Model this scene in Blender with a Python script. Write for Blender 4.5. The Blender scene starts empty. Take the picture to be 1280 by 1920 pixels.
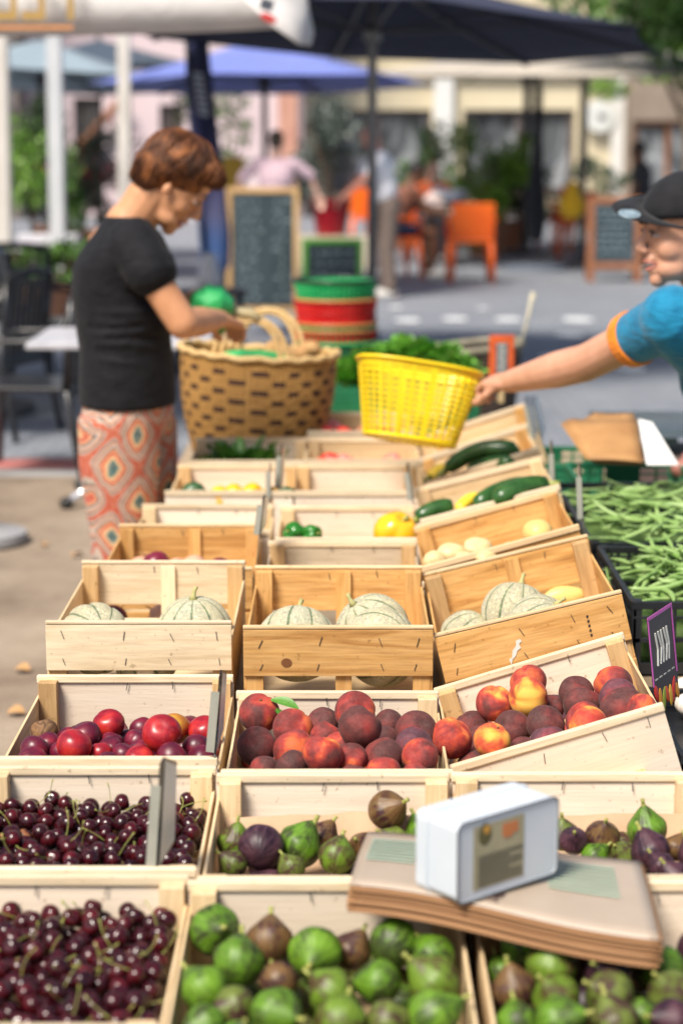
import bpy, bmesh, math, random
import numpy as np
from mathutils import Vector, Matrix, Euler, noise
R = math.radians
PI = math.pi
rnd = random.Random(7)
sc = bpy.context.scene
C = sc.collection

# ------------------------------------------------------------------ camera, sky, sun, exposure
F = 3733.0; TH = math.atan(715/F); CT, ST = math.cos(TH), math.sin(TH); CZ = 1.6
cam_d = bpy.data.cameras.new('camera'); cam = bpy.data.objects.new('camera', cam_d); C.objects.link(cam)
cam.location = (0, 0, CZ); cam.rotation_euler = (PI/2-TH, 0, 0)
cam_d.sensor_fit = 'HORIZONTAL'; cam_d.sensor_width = 24; cam_d.lens = 24*F/1280
cam_d.clip_start = .1; cam_d.clip_end = 500
cam_d.dof.use_dof = True; cam_d.dof.focus_distance = 3.42; cam_d.dof.aperture_fstop = 2.8; cam_d.dof.aperture_blades = 9
sc.camera = cam
w = bpy.data.worlds.new('World'); sc.world = w; w.use_nodes = True
nt = w.node_tree; nt.nodes.clear()
sky = nt.nodes.new('ShaderNodeTexSky'); sky.sky_type = 'NISHITA'; sky.sun_disc = False
SUN_EL, SUN_AZ = 53, -146      # azimuth: degrees clockwise from +Y seen from above, negative = from the left
sky.sun_elevation = R(SUN_EL); sky.sun_rotation = R(SUN_AZ); sky.air_density = 1.0; sky.dust_density = 3.0
bgn = nt.nodes.new('ShaderNodeBackground'); bgn.inputs[1].default_value = .085
wo = nt.nodes.new('ShaderNodeOutputWorld')
nt.links.new(sky.outputs[0], bgn.inputs[0]); nt.links.new(bgn.outputs[0], wo.inputs[0])
sl = bpy.data.lights.new('sun', 'SUN'); sl.energy = 4.2; sl.angle = R(20); sl.color = (1, .93, .82)
so = bpy.data.objects.new('sun', sl); C.objects.link(so); so.location = (-5, 5, 12)
sd = Vector((math.sin(R(SUN_AZ))*math.cos(R(SUN_EL)), math.cos(R(SUN_AZ))*math.cos(R(SUN_EL)), math.sin(R(SUN_EL))))
so.rotation_euler = sd.to_track_quat('Z', 'Y').to_euler()
sc.view_settings.view_transform = 'Standard'; sc.view_settings.look = 'None'
sc.view_settings.exposure = .56; sc.view_settings.gamma = 1
sc.cycles.use_denoising = True
sc.cycles.max_bounces = 6; sc.cycles.diffuse_bounces = 3; sc.cycles.glossy_bounces = 3
sc.cycles.transmission_bounces = 4; sc.cycles.transparent_max_bounces = 8
sc.cycles.caustics_reflective = False; sc.cycles.caustics_refractive = False
sc.cycles.sample_clamp_indirect = 6

# ------------------------------------------------------------------ pixel -> point helpers
def ray(px, py):
    a = (px-640)/F; b = (960-py)/F
    return Vector((a, CT+ST*b, -ST+CT*b))
def at_d(px, py, D): return Vector((0, 0, CZ)) + ray(px, py)*D
def at_z(px, py, z):
    r = ray(px, py); return Vector((0, 0, CZ)) + r*((z-CZ)/r.z)
def at_y(px, py, Y):
    r = ray(px, py); return Vector((0, 0, CZ)) + r*(Y/r.y)

# ------------------------------------------------------------------ object helpers
def tag(o, label=None, cat=None, group=None, kind=None):
    if label: o['label'] = label
    if cat: o['category'] = cat
    if group: o['group'] = group
    if kind: o['kind'] = kind
    return o
def thing(name, label, cat, loc=(0, 0, 0), rot=(0, 0, 0), group=None):
    o = bpy.data.objects.new(name, None); C.objects.link(o); o.empty_display_size = .05
    o.location = loc; o.rotation_euler = rot
    return tag(o, label, cat, group)
class MB:
    def __init__(s): s.v = []; s.f = []; s.uv = None
    def add(s, vs, fs, M=None):
        n = len(s.v)
        s.v += [tuple(M @ Vector(v)) if M is not None else tuple(v) for v in vs]
        s.f += [tuple(i+n for i in f) for f in fs]
        return s
    def box(s, c, d, rot=None, M=None):
        hx, hy, hz = d[0]/2, d[1]/2, d[2]/2
        vs = [Vector((x, y, z)) for z in (-hz, hz) for y in (-hy, hy) for x in (-hx, hx)]
        if rot is not None:
            e = Euler(rot).to_matrix(); vs = [e @ v for v in vs]
        vs = [v+Vector(c) for v in vs]
        return s.add(vs, [(0, 2, 3, 1), (4, 5, 7, 6), (0, 1, 5, 4), (2, 6, 7, 3), (0, 4, 6, 2), (1, 3, 7, 5)], M)
    def tube(s, pts, rs, n=8, caps=True, closed=False, flat=1.0):
        pts = [Vector(p) for p in pts]
        if not hasattr(rs, '__len__'): rs = [rs]*len(pts)
        vs = []; fs = []; up = None
        m = len(pts)
        for i, p in enumerate(pts):
            if closed: t = pts[(i+1) % m]-pts[i-1]
            else: t = pts[min(i+1, m-1)]-pts[max(i-1, 0)]
            if t.length < 1e-9: t = Vector((0, 0, 1))
            t.normalize()
            if up is None:
                up = Vector((0, 0, 1)) if abs(t.z) < .9 else Vector((1, 0, 0))
            a = t.cross(up)
            if a.length < 1e-6: a = t.cross(Vector((0, 1, 0)))
            a.normalize(); b = a.cross(t).normalized(); up = b
            for k in range(n):
                q = 2*PI*k/n
                vs.append(p + a*math.cos(q)*rs[i] + b*math.sin(q)*rs[i]*flat)
        for i in range(m if closed else m-1):
            j = (i+1) % m
            for k in range(n):
                k2 = (k+1) % n
                fs.append((i*n+k, i*n+k2, j*n+k2, j*n+k))
        if caps and not closed:
            fs.append(tuple(range(n))[::-1]); fs.append(tuple((m-1)*n+k for k in range(n)))
        return s.add(vs, fs)
    def ell(s, c, r, rot=None, nu=16, nv=10):
        e = Euler(rot).to_matrix() if rot is not None else None
        if not hasattr(r, '__len__'): r = (r, r, r)
        vs = [Vector((0, 0, -r[2]))]
        for j in range(1, nv):
            a = -PI/2+PI*j/nv
            for i in range(nu):
                b = 2*PI*i/nu
                vs.append(Vector((math.cos(a)*math.cos(b)*r[0], math.cos(a)*math.sin(b)*r[1], math.sin(a)*r[2])))
        vs.append(Vector((0, 0, r[2]))); L = len(vs)-1
        if e is not None: vs = [e @ v for v in vs]
        vs = [v+Vector(c) for v in vs]; fs = []
        for i in range(nu): fs.append((0, 1+(i+1) % nu, 1+i))
        for j in range(nv-2):
            for i in range(nu):
                a0 = 1+j*nu+i; a1 = 1+j*nu+(i+1) % nu
                fs.append((a0, a1, a1+nu, a0+nu))
        o = 1+(nv-2)*nu
        for i in range(nu): fs.append((o+i, o+(i+1) % nu, L))
        return s.add(vs, fs)
    def cap(s, p, q, r0, r1, n=14):      # tapered capsule
        p = Vector(p); q = Vector(q); d = q-p; L = d.length; pts = []; rs = []
        t = d.normalized() if L > 1e-6 else Vector((0, 0, 1))
        for a in (-80, -55, -30): pts.append(p+t*math.sin(R(a))*r0); rs.append(r0*math.cos(R(a)))
        pts += [p, q]; rs += [r0, r1]
        for a in (30, 55, 80): pts.append(q+t*math.sin(R(a))*r1); rs.append(r1*math.cos(R(a)))
        return s.tube(pts, rs, n)
    def lathe(s, prof, n=24, M=None, cap0=False, cap1=False):
        vs = []; fs = []
        for (r, z) in prof:
            for k in range(n):
                a = 2*PI*k/n; vs.append((r*math.cos(a), r*math.sin(a), z))
        for i in range(len(prof)-1):
            for k in range(n):
                k2 = (k+1) % n; fs.append((i*n+k, i*n+k2, (i+1)*n+k2, (i+1)*n+k))
        if cap0: fs.append(tuple(range(n))[::-1])
        if cap1: fs.append(tuple((len(prof)-1)*n+k for k in range(n)))
        return s.add(vs, fs, M)
    def build(s, name, mat, parent=None, smooth=False, bevel=0, remesh=0, sm_it=0, solid=0):
        me = bpy.data.meshes.new(name); me.from_pydata(s.v, [], s.f); me.update()
        if smooth: me.polygons.foreach_set('use_smooth', [True]*len(me.polygons))
        me.materials.append(mat)
        o = bpy.data.objects.new(name, me); C.objects.link(o)
        if parent is not None: o.parent = parent
        if bevel:
            b = o.modifiers.new('bevel', 'BEVEL'); b.width = bevel; b.segments = 2; b.limit_method = 'ANGLE'
        if solid:
            b = o.modifiers.new('solid', 'SOLIDIFY'); b.thickness = solid; b.offset = 0
        if remesh:
            m = o.modifiers.new('remesh', 'REMESH'); m.mode = 'VOXEL'; m.voxel_size = remesh; m.use_smooth_shade = True
            if sm_it:
                m = o.modifiers.new('smooth', 'SMOOTH'); m.factor = .5; m.iterations = sm_it
        return o
def mesh_obj(name, me, parent=None):
    o = bpy.data.objects.new(name, me); C.objects.link(o)
    if parent is not None: o.parent = parent
    return o
def copy_tree(o, parent=None):
    c = o.copy(); C.objects.link(c); c.parent = parent
    for ch in list(o.children): copy_tree(ch, c)
    return c
def text_obj(txt, size, mat, parent, loc, rot, name='lettering', sx=1.0, bold=0.0, align='CENTER'):
    cu = bpy.data.curves.new('t', 'FONT'); cu.body = txt; cu.size = size; cu.extrude = .0006; cu.offset = bold
    cu.align_x = align; cu.align_y = 'CENTER'
    t = bpy.data.objects.new('t', cu); C.objects.link(t)
    dg = bpy.context.evaluated_depsgraph_get()
    me = bpy.data.meshes.new_from_object(t.evaluated_get(dg)); bpy.data.objects.remove(t); bpy.data.curves.remove(cu)
    me.name = name; me.materials.clear(); me.materials.append(mat)
    o = mesh_obj(name, me, parent); o.location = loc; o.rotation_euler = rot; o.scale = (sx, 1, 1)
    return o

# ------------------------------------------------------------------ materials
class N:
    def __init__(s, name):
        s.m = bpy.data.materials.new(name); s.m.use_nodes = True; s.t = s.m.node_tree
        s.b = s.t.nodes['Principled BSDF']
    def n(s, typ, **kw):
        x = s.t.nodes.new(typ)
        for k, v in kw.items(): setattr(x, k, v)
        return x
    def l(s, a, b): s.t.links.new(a, b)
    def obj(s, scale=(1, 1, 1), rand=True):
        tc = s.n('ShaderNodeTexCoord'); mp = s.n('ShaderNodeMapping'); s.l(tc.outputs['Object'], mp.inputs[0])
        mp.inputs['Scale'].default_value = scale
        if rand:
            oi = s.n('ShaderNodeObjectInfo'); ml = s.n('ShaderNodeMath', operation='MULTIPLY'); ml.inputs[1].default_value = 37.0
            s.l(oi.outputs['Random'], ml.inputs[0]); cb = s.n('ShaderNodeCombineXYZ')
            for i in range(3): s.l(ml.outputs[0], cb.inputs[i])
            s.l(cb.outputs[0], mp.inputs['Location'])
        return mp.outputs[0]
    def noise(s, vec, scale, detail=3, rough=.55, dist=0):
        x = s.n('ShaderNodeTexNoise'); x.inputs['Scale'].default_value = scale; x.inputs['Detail'].default_value = detail
        x.inputs['Roughness'].default_value = rough; x.inputs['Distortion'].default_value = dist
        if vec is not None: s.l(vec, x.inputs['Vector'])
        return x.outputs['Fac']
    def ramp(s, fac, stops, interp='LINEAR'):
        x = s.n('ShaderNodeValToRGB'); x.color_ramp.interpolation = interp
        e = x.color_ramp.elements
        while len(e) > 1: e.remove(e[-1])
        e[0].position = stops[0][0]; e[0].color = (*stops[0][1], 1)
        for p, c in stops[1:]:
            q = e.new(p); q.color = (*c, 1)
        s.l(fac, x.inputs[0]); return x.outputs[0]
    def mix(s, fac, a, b, mode='MIX'):
        x = s.n('ShaderNodeMix', data_type='RGBA', blend_type=mode)
        if isinstance(fac, (int, float)): x.inputs[0].default_value = fac
        else: s.l(fac, x.inputs[0])
        for i, v in ((6, a), (7, b)):
            if isinstance(v, tuple): x.inputs[i].default_value = (*v, 1)
            else: s.l(v, x.inputs[i])
        return x.outputs[2]
    def math(s, op, a, b=None, c=None):
        x = s.n('ShaderNodeMath', operation=op)
        for i, v in enumerate((a, b, c)):
            if v is None: continue
            if isinstance(v, (int, float)): x.inputs[i].default_value = v
            else: s.l(v, x.inputs[i])
        return x.outputs[0]
    def bump(s, h, strength=.3, dist=.002):
        x = s.n('ShaderNodeBump'); x.inputs['Strength'].default_value = strength; x.inputs['Distance'].default_value = dist
        s.l(h, x.inputs['Height']); s.l(x.outputs[0], s.b.inputs['Normal'])
    def col(s, c):
        if isinstance(c, tuple): s.b.inputs['Base Color'].default_value = (*c, 1)
        else: s.l(c, s.b.inputs['Base Color'])
    def set(s, rough=None, spec=None, metal=None, sheen=None, coat=None, sss=None, trans=None):
        b = s.b.inputs
        if rough is not None: b['Roughness'].default_value = rough
        if spec is not None: b['Specular IOR Level'].default_value = spec
        if metal is not None: b['Metallic'].default_value = metal
        if sheen is not None: b['Sheen Weight'].default_value = sheen; b['Sheen Roughness'].default_value = .45
        if coat is not None: b['Coat Weight'].default_value = coat; b['Coat Roughness'].default_value = .15
        if sss is not None: b['Subsurface Weight'].default_value = sss; b['Subsurface Radius'].default_value = (1, .35, .2); b['Subsurface Scale'].default_value = .008
        return s
_mc = {}
def mottled(name, c1, c2, scale=8, rough=.6, bump=.15, bd=.002, metal=0, spec=.5, sheen=0, rand=True):
    if name in _mc: return _mc[name]
    k = N(name); v = k.obj(rand=rand); f = k.noise(v, scale, 4)
    k.col(k.ramp(f, [(.3, c1), (.7, c2)])); k.set(rough=rough, metal=metal, spec=spec)
    if sheen: k.set(sheen=sheen)
    if bump:
        k.bump(k.noise(v, scale*6, 3), bump, bd)
    _mc[name] = k.m; return k.m
def wood(axis, tone):
    key = 'wood_%s_%s' % (axis, tone)
    if key in _mc: return _mc[key]
    k = N(key)
    # stretched along the grain
    s = {'x': (1, 14, 14), 'y': (14, 1, 14), 'z': (14, 14, 1)}[axis]
    v = k.obj(s); f1 = k.noise(v, 2.2, 5, .6, .8); f2 = k.noise(v, 14, 3, .6)
    pal = {'cream': [(.25, (.60, .46, .29)), (.45, (.74, .60, .41)), (.62, (.80, .67, .48)), (.8, (.70, .55, .36))],
           'veneer': [(.25, (.68, .55, .43)), (.45, (.76, .64, .51)), (.62, (.80, .69, .56)), (.8, (.73, .60, .47))],
           'pale': [(.25, (.56, .39, .20)), (.45, (.70, .51, .29)), (.6, (.77, .59, .36)), (.8, (.60, .42, .22))],
           'honey': [(.24, (.26, .11, .03)), (.38, (.54, .28, .085)), (.52, (.68, .40, .15)), (.64, (.60, .33, .105)), (.80, (.34, .16, .045))],
           'tan': [(.22, (.32, .18, .075)), (.42, (.52, .33, .15)), (.6, (.62, .41, .20)), (.8, (.42, .25, .11))],
           'grey': [(.25, (.42, .33, .23)), (.45, (.53, .44, .32)), (.6, (.60, .50, .38)), (.8, (.46, .37, .27))]}[tone]
    c = k.ramp(f1, pal)
    c = k.mix(.12 if tone == 'veneer' else .6 if tone == 'honey' else .42, c, k.ramp(f2, [(.3, (.55, .5, .45)), (.65, (1, 1, 1))]), 'MULTIPLY')
    # knots
    vo = k.n('ShaderNodeTexVoronoi'); vo.inputs['Scale'].default_value = 9 if tone in ('honey', 'tan') else 5
    v2 = k.obj({'x': (.45, 1, 1), 'y': (1, .45, 1), 'z': (1, 1, .45)}[axis]); k.l(v2, vo.inputs['Vector'])
    vo.inputs['Randomness'].default_value = 1
    kn = k.ramp(vo.outputs['Distance'], [(.03, (.16, .06, .02)), (.075, (.45, .22, .08)), (.10, (1, 1, 1))])
    c = k.mix(.8 if tone in ('honey', 'tan') else .22, c, kn, 'MULTIPLY')
    # per-board value change
    oi = k.n('ShaderNodeObjectInfo'); hs = k.n('ShaderNodeHueSaturation'); k.l(c, hs.inputs['Color'])
    k.l(k.math('MULTIPLY_ADD', oi.outputs['Random'], .28, .84), hs.inputs['Value'])
    # grime specks
    g = k.noise(k.obj(), 90, 2, .6); c = k.mix(.5, hs.outputs[0], k.ramp(g, [(.27, (.35, .28, .2)), (.34, (1, 1, 1))]), 'MULTIPLY')
    k.col(c); k.set(rough=.62, spec=.35); k.bump(k.math('ADD', f2, f1), .35, .0012)
    _mc[key] = k.m; return k.m
def plain(name, c, rough=.5, metal=0, spec=.5, coat=None, emit=None):
    if name in _mc: return _mc[name]
    k = N(name); v = k.obj(); f = k.noise(v, 25, 3)
    k.col(k.mix(f, tuple(x*.8 for x in c), tuple(min(1, x*1.15) for x in c))); k.set(rough=rough, metal=metal, spec=spec, coat=coat)
    k.bump(k.noise(v, 120, 2), .08, .001)
    _mc[name] = k.m; return k.m
def facing_bloom(k, c, bloom, amount):
    lw = k.n('ShaderNodeLayerWeight'); lw.inputs[0].default_value = .35
    return k.mix(k.math('MULTIPLY', lw.outputs['Facing'], amount), c, bloom)
def peach_mat(name, stops, bloom=(.36, .20, .17), fuzz=.07):
    k = N(name); v = k.obj(); f = k.noise(v, 1.0, 2, .45, .4)
    tc = k.n('ShaderNodeTexCoord'); sx = k.n('ShaderNodeSeparateXYZ'); k.l(tc.outputs['Object'], sx.inputs[0])
    f = k.math('MULTIPLY_ADD', sx.outputs[0], .13, k.math('MULTIPLY_ADD', sx.outputs[1], -.09, f)); f2 = k.noise(v, 7, 3, .7)
    f3 = k.noise(v, 2.6, 5, .65)
    c = k.ramp(k.math('ADD', f, k.math('MULTIPLY', k.math('SUBTRACT', f3, .5), .34)), stops)
    c = k.mix(k.math('MULTIPLY', k.math('MULTIPLY', f2, f3), .55), c, bloom)
    k.col(c); k.set(rough=.72, spec=.25, sheen=fuzz); k.b.inputs['Sheen Tint'].default_value = (1, .8, .72, 1)
    sp = k.noise(v, 26, 2, .8); k.bump(k.math('ADD', sp, f3), .10, .0008); return k.m
D_, R_, O_, Y_ = (.045, .008, .014), (.28, .012, .014), (.72, .16, .03), (.86, .42, .05)
PEACH = {'dark': peach_mat('peach_dark', [(.25, (.032, .008, .010)), (.48, (.065, .010, .012)), (.66, (.14, .012, .013)), (.85, (.24, .012, .012))]),
         'red': peach_mat('peach_red', [(.25, (.065, .008, .010)), (.42, (.18, .011, .012)), (.57, (.34, .020, .015)), (.72, (.58, .10, .02))]),
         'orange': peach_mat('peach_orange', [(.22, (.09, .010, .010)), (.38, (.28, .014, .012)), (.49, (.52, .05, .014)), (.60, O_), (.74, Y_)]),
         'yellow': peach_mat('peach_yellow', [(.28, (.38, .022, .012)), (.42, (.60, .08, .02)), (.54, (.78, .27, .03)), (.70, (.84, .44, .06))]),
         'violet': peach_mat('peach_violet', [(.25, (.035, .010, .016)), (.5, (.075, .014, .024)), (.68, (.15, .018, .026)), (.85, R_)], (.30, .22, .25))}
def nect_mat(name, stops, rough=.24):
    k = N(name); v = k.obj(); f = k.noise(v, .9, 3, .5, .5); f3 = k.noise(v, 16, 2, .6)
    c = k.ramp(f, stops); c = k.mix(k.ramp(f3, [(.66, (0, 0, 0)), (.72, (.45, .45, .45))]), c, (.6, .25, .10))
    k.col(c); k.l(k.math('MULTIPLY_ADD', k.noise(v, 3, 3), .22, rough-.06), k.b.inputs['Roughness']); k.set(spec=.5)
    k.bump(k.noise(v, 4, 3), .06, .001); return k.m
NECT = {'dark': nect_mat('nectarine_dark', [(.3, (.045, .006, .018)), (.55, (.12, .008, .025)), (.75, (.26, .014, .03))], .32),
        'red': nect_mat('nectarine_red', [(.3, (.14, .006, .015)), (.5, (.32, .012, .02)), (.7, (.5, .03, .02)), (.82, (.75, .22, .04))], .26),
        'yellow': nect_mat('nectarine_yellow', [(.3, (.30, .03, .015)), (.45, (.42, .16, .02)), (.62, (.50, .32, .04)), (.8, (.3, .28, .04))], .3),
        'rotten': nect_mat('nectarine_rotten', [(.3, (.05, .02, .012)), (.45, (.22, .11, .04)), (.55, (.07, .03, .015)), (.8, (.35, .2, .08))], .7)}
CHERRY = [nect_mat('cherry_dark', [(.3, (.012, .002, .004)), (.55, (.032, .002, .006)), (.8, (.075, .004, .009))], .13),
          nect_mat('cherry_wine', [(.3, (.022, .002, .004)), (.55, (.055, .003, .007)), (.8, (.13, .006, .010))], .13),
          nect_mat('cherry_red', [(.3, (.22, .008, .014)), (.55, (.42, .02, .02)), (.8, (.6, .06, .04))], .2)]
def fig_mat(name, base, dark, stripe, mixc=.5):
    k = N(name); tc = k.n('ShaderNodeTexCoord'); sx = k.n('ShaderNodeSeparateXYZ'); k.l(tc.outputs['Object'], sx.inputs[0])
    v = k.obj(); f = k.noise(v, 1.3, 3, .55, .5)
    a = k.math('ARCTAN2', sx.outputs[1], sx.outputs[0]); nz = k.noise(v, 2, 3)
    st = k.math('SINE', k.math('MULTIPLY_ADD', a, 16, k.math('MULTIPLY', nz, 9)))
    st = k.math('MULTIPLY', st, k.noise(v, 4, 3))
    c = k.ramp(f, [(.40, dark), (.54 if mixc == .5 else mixc, base), (.72, tuple(min(1, q*1.3) for q in base))])
    c = k.mix(k.ramp(st, [(.28, (0, 0, 0)), (.65, (.38, .38, .38))]), c, stripe)
    # neck stays paler
    k.col(c); k.set(rough=.46, spec=.4); k.bump(k.math('ADD', st, k.noise(v, 6, 3)), .25, .001); return k.m
FIG = {'green': fig_mat('fig_green', (.080, .170, .010), (.030, .042, .010), (.22, .34, .06)),
       'lime': fig_mat('fig_lime', (.105, .21, .013), (.045, .085, .012), (.26, .38, .07)),
       'dusk': fig_mat('fig_dusk', (.10, .13, .022), (.05, .018, .018), (.22, .26, .07)),
       'brown': fig_mat('fig_brown', (.12, .06, .022), (.045, .013, .014), (.20, .19, .05)),
       'purple': fig_mat('fig_purple', (.060, .022, .032), (.022, .008, .016), (.13, .07, .09)),
       'olive': fig_mat('fig_olive', (.10, .17, .014), (.06, .035, .014), (.24, .30, .06))}
FIGTIP = plain('fig_tip', (.55, .40, .16), .6)
STEM = mottled('stem_green', (.20, .24, .04), (.38, .36, .10), 60, .5)
LEAFM = mottled('leaf_green', (.045, .15, .015), (.12, .30, .04), 30, .4)
def melon_mat():
    k = N('melon_skin'); tc = k.n('ShaderNodeTexCoord'); sx = k.n('ShaderNodeSeparateXYZ'); k.l(tc.outputs['Object'], sx.inputs[0])
    v = k.obj(); n1 = k.noise(v, 3, 3)
    a = k.math('ARCTAN2', sx.outputs[1], sx.outputs[0])
    aw = k.math('ADD', a, k.math('MULTIPLY', k.math('SUBTRACT', n1, .5), .10))
    st = k.math('ABSOLUTE', k.math('SINE', k.math('MULTIPLY', aw, 5)))     # 0 on a groove
    nt2 = k.n('ShaderNodeTexNoise'); nt2.noise_dimensions = '3D'; k.l(k.obj((1, 1, 1.6)), nt2.inputs['Vector'])
    nt2.inputs['Scale'].default_value = 9; nt2.inputs['Detail'].default_value = 3; nt2.inputs['Distortion'].default_value = 2.6
    ridge = k.math('ABSOLUTE', k.math('SUBTRACT', nt2.outputs['Fac'], .5))   # net lines where near 0
    net = k.ramp(ridge, [(.0, (1, 1, 1)), (.03, (.6, .6, .6)), (.075, (0, 0, 0))])
    base = k.ramp(k.noise(v, 1.4, 3), [(.3, (.66, .58, .33)), (.55, (.70, .65, .42)), (.75, (.60, .62, .42))])
    c = k.mix(net, base, (.88, .83, .66))
    gm = k.ramp(k.math('ADD', st, k.math('MULTIPLY', k.math('SUBTRACT', n1, .5), .35)), [(.10, (1, 1, 1)), (.26, (0, 0, 0))])
    c = k.mix(k.math('MULTIPLY', gm, .85), c, (.13, .21, .10))
    k.col(c); k.set(rough=.6, spec=.35); k.bump(net, .9, .0022); return k.m
MELON = melon_mat()
# ------------------------------------------------------------------ fruit meshes
def sphere_mesh(name, mat, fn, nu=40, nv=26):
    b = MB(); b.ell((0, 0, 0), 1, None, nu, nv)
    me = bpy.data.meshes.new(name); me.from_pydata([fn(Vector(v)) for v in b.v], [], b.f)
    me.polygons.foreach_set('use_smooth', [True]*len(me.polygons)); me.materials.append(mat); return me
def peach_fn(r, seed, crease=.10, dimple=.22):
    q = random.Random(seed); sx, sy, sz = q.uniform(.97, 1.05), q.uniform(.97, 1.05), q.uniform(.90, .98); off = Vector((q.random()*9, q.random()*9, 0))
    def fn(v):
        rr = 1+.035*noise.noise(v*1.3+off)
        ang = math.atan2(v.y, v.x)
        top = max(0, v.z)
        # dimple at the stem and a seam on one side
        d = math.exp(-((1-top)*9)) if v.z > 0 else 0
        rr -= dimple*d
        if v.x > 0: rr -= crease*math.exp(-(v.y/.13)**2)*(.35+.65*max(0, v.z*.8+.2))*max(0, 1-abs(v.z)**6)
        rr += .03*math.exp(-((1+v.z)*14))
        return tuple(Vector((v.x*sx, v.y*sy, v.z*sz))*rr*r)
    return fn
def tuber_fn(r, seed, sx, sy, sz, amp=.12, f=1.2):
    q = random.Random(seed); off = Vector((q.random()*9, q.random()*9, 3))
    def fn(v):
        rr = 1+amp*noise.noise(v*f+off)
        return (v.x*sx*rr*r, v.y*sy*rr*r, v.z*sz*rr*r)
    return fn
def fig_fn(r, seed):
    q = random.Random(seed); off = Vector((q.random()*9, 2, 3)); neck = q.uniform(.40, .75); bend = q.uniform(-.3, .3)
    def fn(v):
        z = v.z; rad = math.sqrt(max(0, 1-z*z)); la = math.asin(max(-1, min(1, z)))
        if la > .3:
            t = (la-.3)/(PI/2-.3)
            rad = .955*math.cos(t*PI/2)**.95*(1-.20*math.sin(PI*t)); zz = .295+.62*math.sin(t*PI/2)+neck*.55*t**3
        else: zz = z
        a = math.atan2(v.y, v.x); k = 1+.010*math.sin(a*7+seed)+.03*noise.noise(v*1.2+off)
        return (math.cos(a)*rad*k*r+bend*max(0, zz)*r*.4, math.sin(a)*rad*k*r, (zz-.08)*r)
    return fn
def ribbed_fn(r, seed, n, depth, sz, topdip=.18):
    q = random.Random(seed); off = Vector((q.random()*9, 2, 3))
    def fn(v):
        a = math.atan2(v.y, v.x); rad = math.sqrt(max(0, 1-v.z*v.z))
        k = 1-depth*(1-abs(math.sin(a*n/2)))**2*rad + .02*noise.noise(v*2+off)
        dip = topdip*math.exp(-(rad/.30)**2)
        z = v.z*sz*(1-dip)
        return (v.x*k*r, v.y*k*r, z*r)
    return fn
def variants(name, mat, fnmaker, n=3, **kw): return [sphere_mesh(name, mat, fnmaker(i), **kw) for i in range(n)]
PR = .0365
PEACH_M = {k: variants('peach', m, lambda i: peach_fn(1, i+11), 3) for k, m in PEACH.items()}
NECT_M = {k: variants('nectarine', m, lambda i: peach_fn(1, i+31, .06, .16), 2) for k, m in NECT.items()}
CH_M = [variants('cherry', m, lambda i: peach_fn(1, i+3, .07, .25), 1, nu=16, nv=11)[0] for m in CHERRY]
FIG_M = {k: variants('fig', m, lambda i: fig_fn(1, i+5), 2, nu=36, nv=26) for k, m in FIG.items()}
b = MB(); b.tube([(0, 0, .68*1), (0.02, 0, .9)], [.32*0+.13, .10], 8); FIGSTEM = [bpy.data.meshes.new('stem')]
def small_mesh(name, mb, mat):
    me = bpy.data.meshes.new(name); me.from_pydata(mb.v, [], mb.f); me.polygons.foreach_set('use_smooth', [True]*len(me.polygons)); me.materials.append(mat); return me
q = MB(); q.tube([(0, 0, .86), (.01, 0, 1.12), (.02, 0, 1.34), (.05, .02, 1.46)], [.22, .12, .09, .12], 8); FIGSTEM = small_mesh('stem', q, STEM)
q = MB(); q.lathe([(.0, -.99), (.07, -1.03), (.11, -1.0), (.10, -.97)], 10); FIGEYE = small_mesh('eye', q, FIGTIP)
def leaf_mb(L, Wd, curl=.3, n=6):
    m = MB(); vs = []; fs = []
    for i in range(n+1):
        t = i/n; wv = Wd*math.sin(PI*min(1, t*.93+.05))**.8; z = curl*L*math.sin(t*2.2)*.5; x = L*t
        vs += [(x, -wv/2, z+wv*.25), (x, 0, z), (x, wv/2, z+wv*.25)]
    for i in range(n):
        for j in (0, 1): a = i*3+j; fs.append((a, a+1, a+4, a+3))
    return m.add(vs, fs)
LEAF_ME = small_mesh('leaf', leaf_mb(1, .42), LEAFM)
PEACHSTEM = small_mesh('stem', MB().tube([(0, 0, .70), (.03, 0, .86)], [.07, .05], 6), plain('peach_stem', (.12, .07, .03), .8))
def cherry_stem(seed):
    q = random.Random(seed); pts = []; d = Vector((q.uniform(-.5, .5), q.uniform(-.5, .5), 1)).normalized(); p = Vector((0, 0, .75)); bend = Vector((q.uniform(-1, 1), q.uniform(-1, 1), -.3))*.16
    for i in range(8):
        pts.append(p.copy()); p += d*.42; d = (d+bend).normalized()
    return small_mesh('stem', MB().tube(pts, [.075, .05, .045, .045, .045, .05, .06, .11], 6), STEM)
CSTEM = [cherry_stem(i) for i in range(7)]

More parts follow.
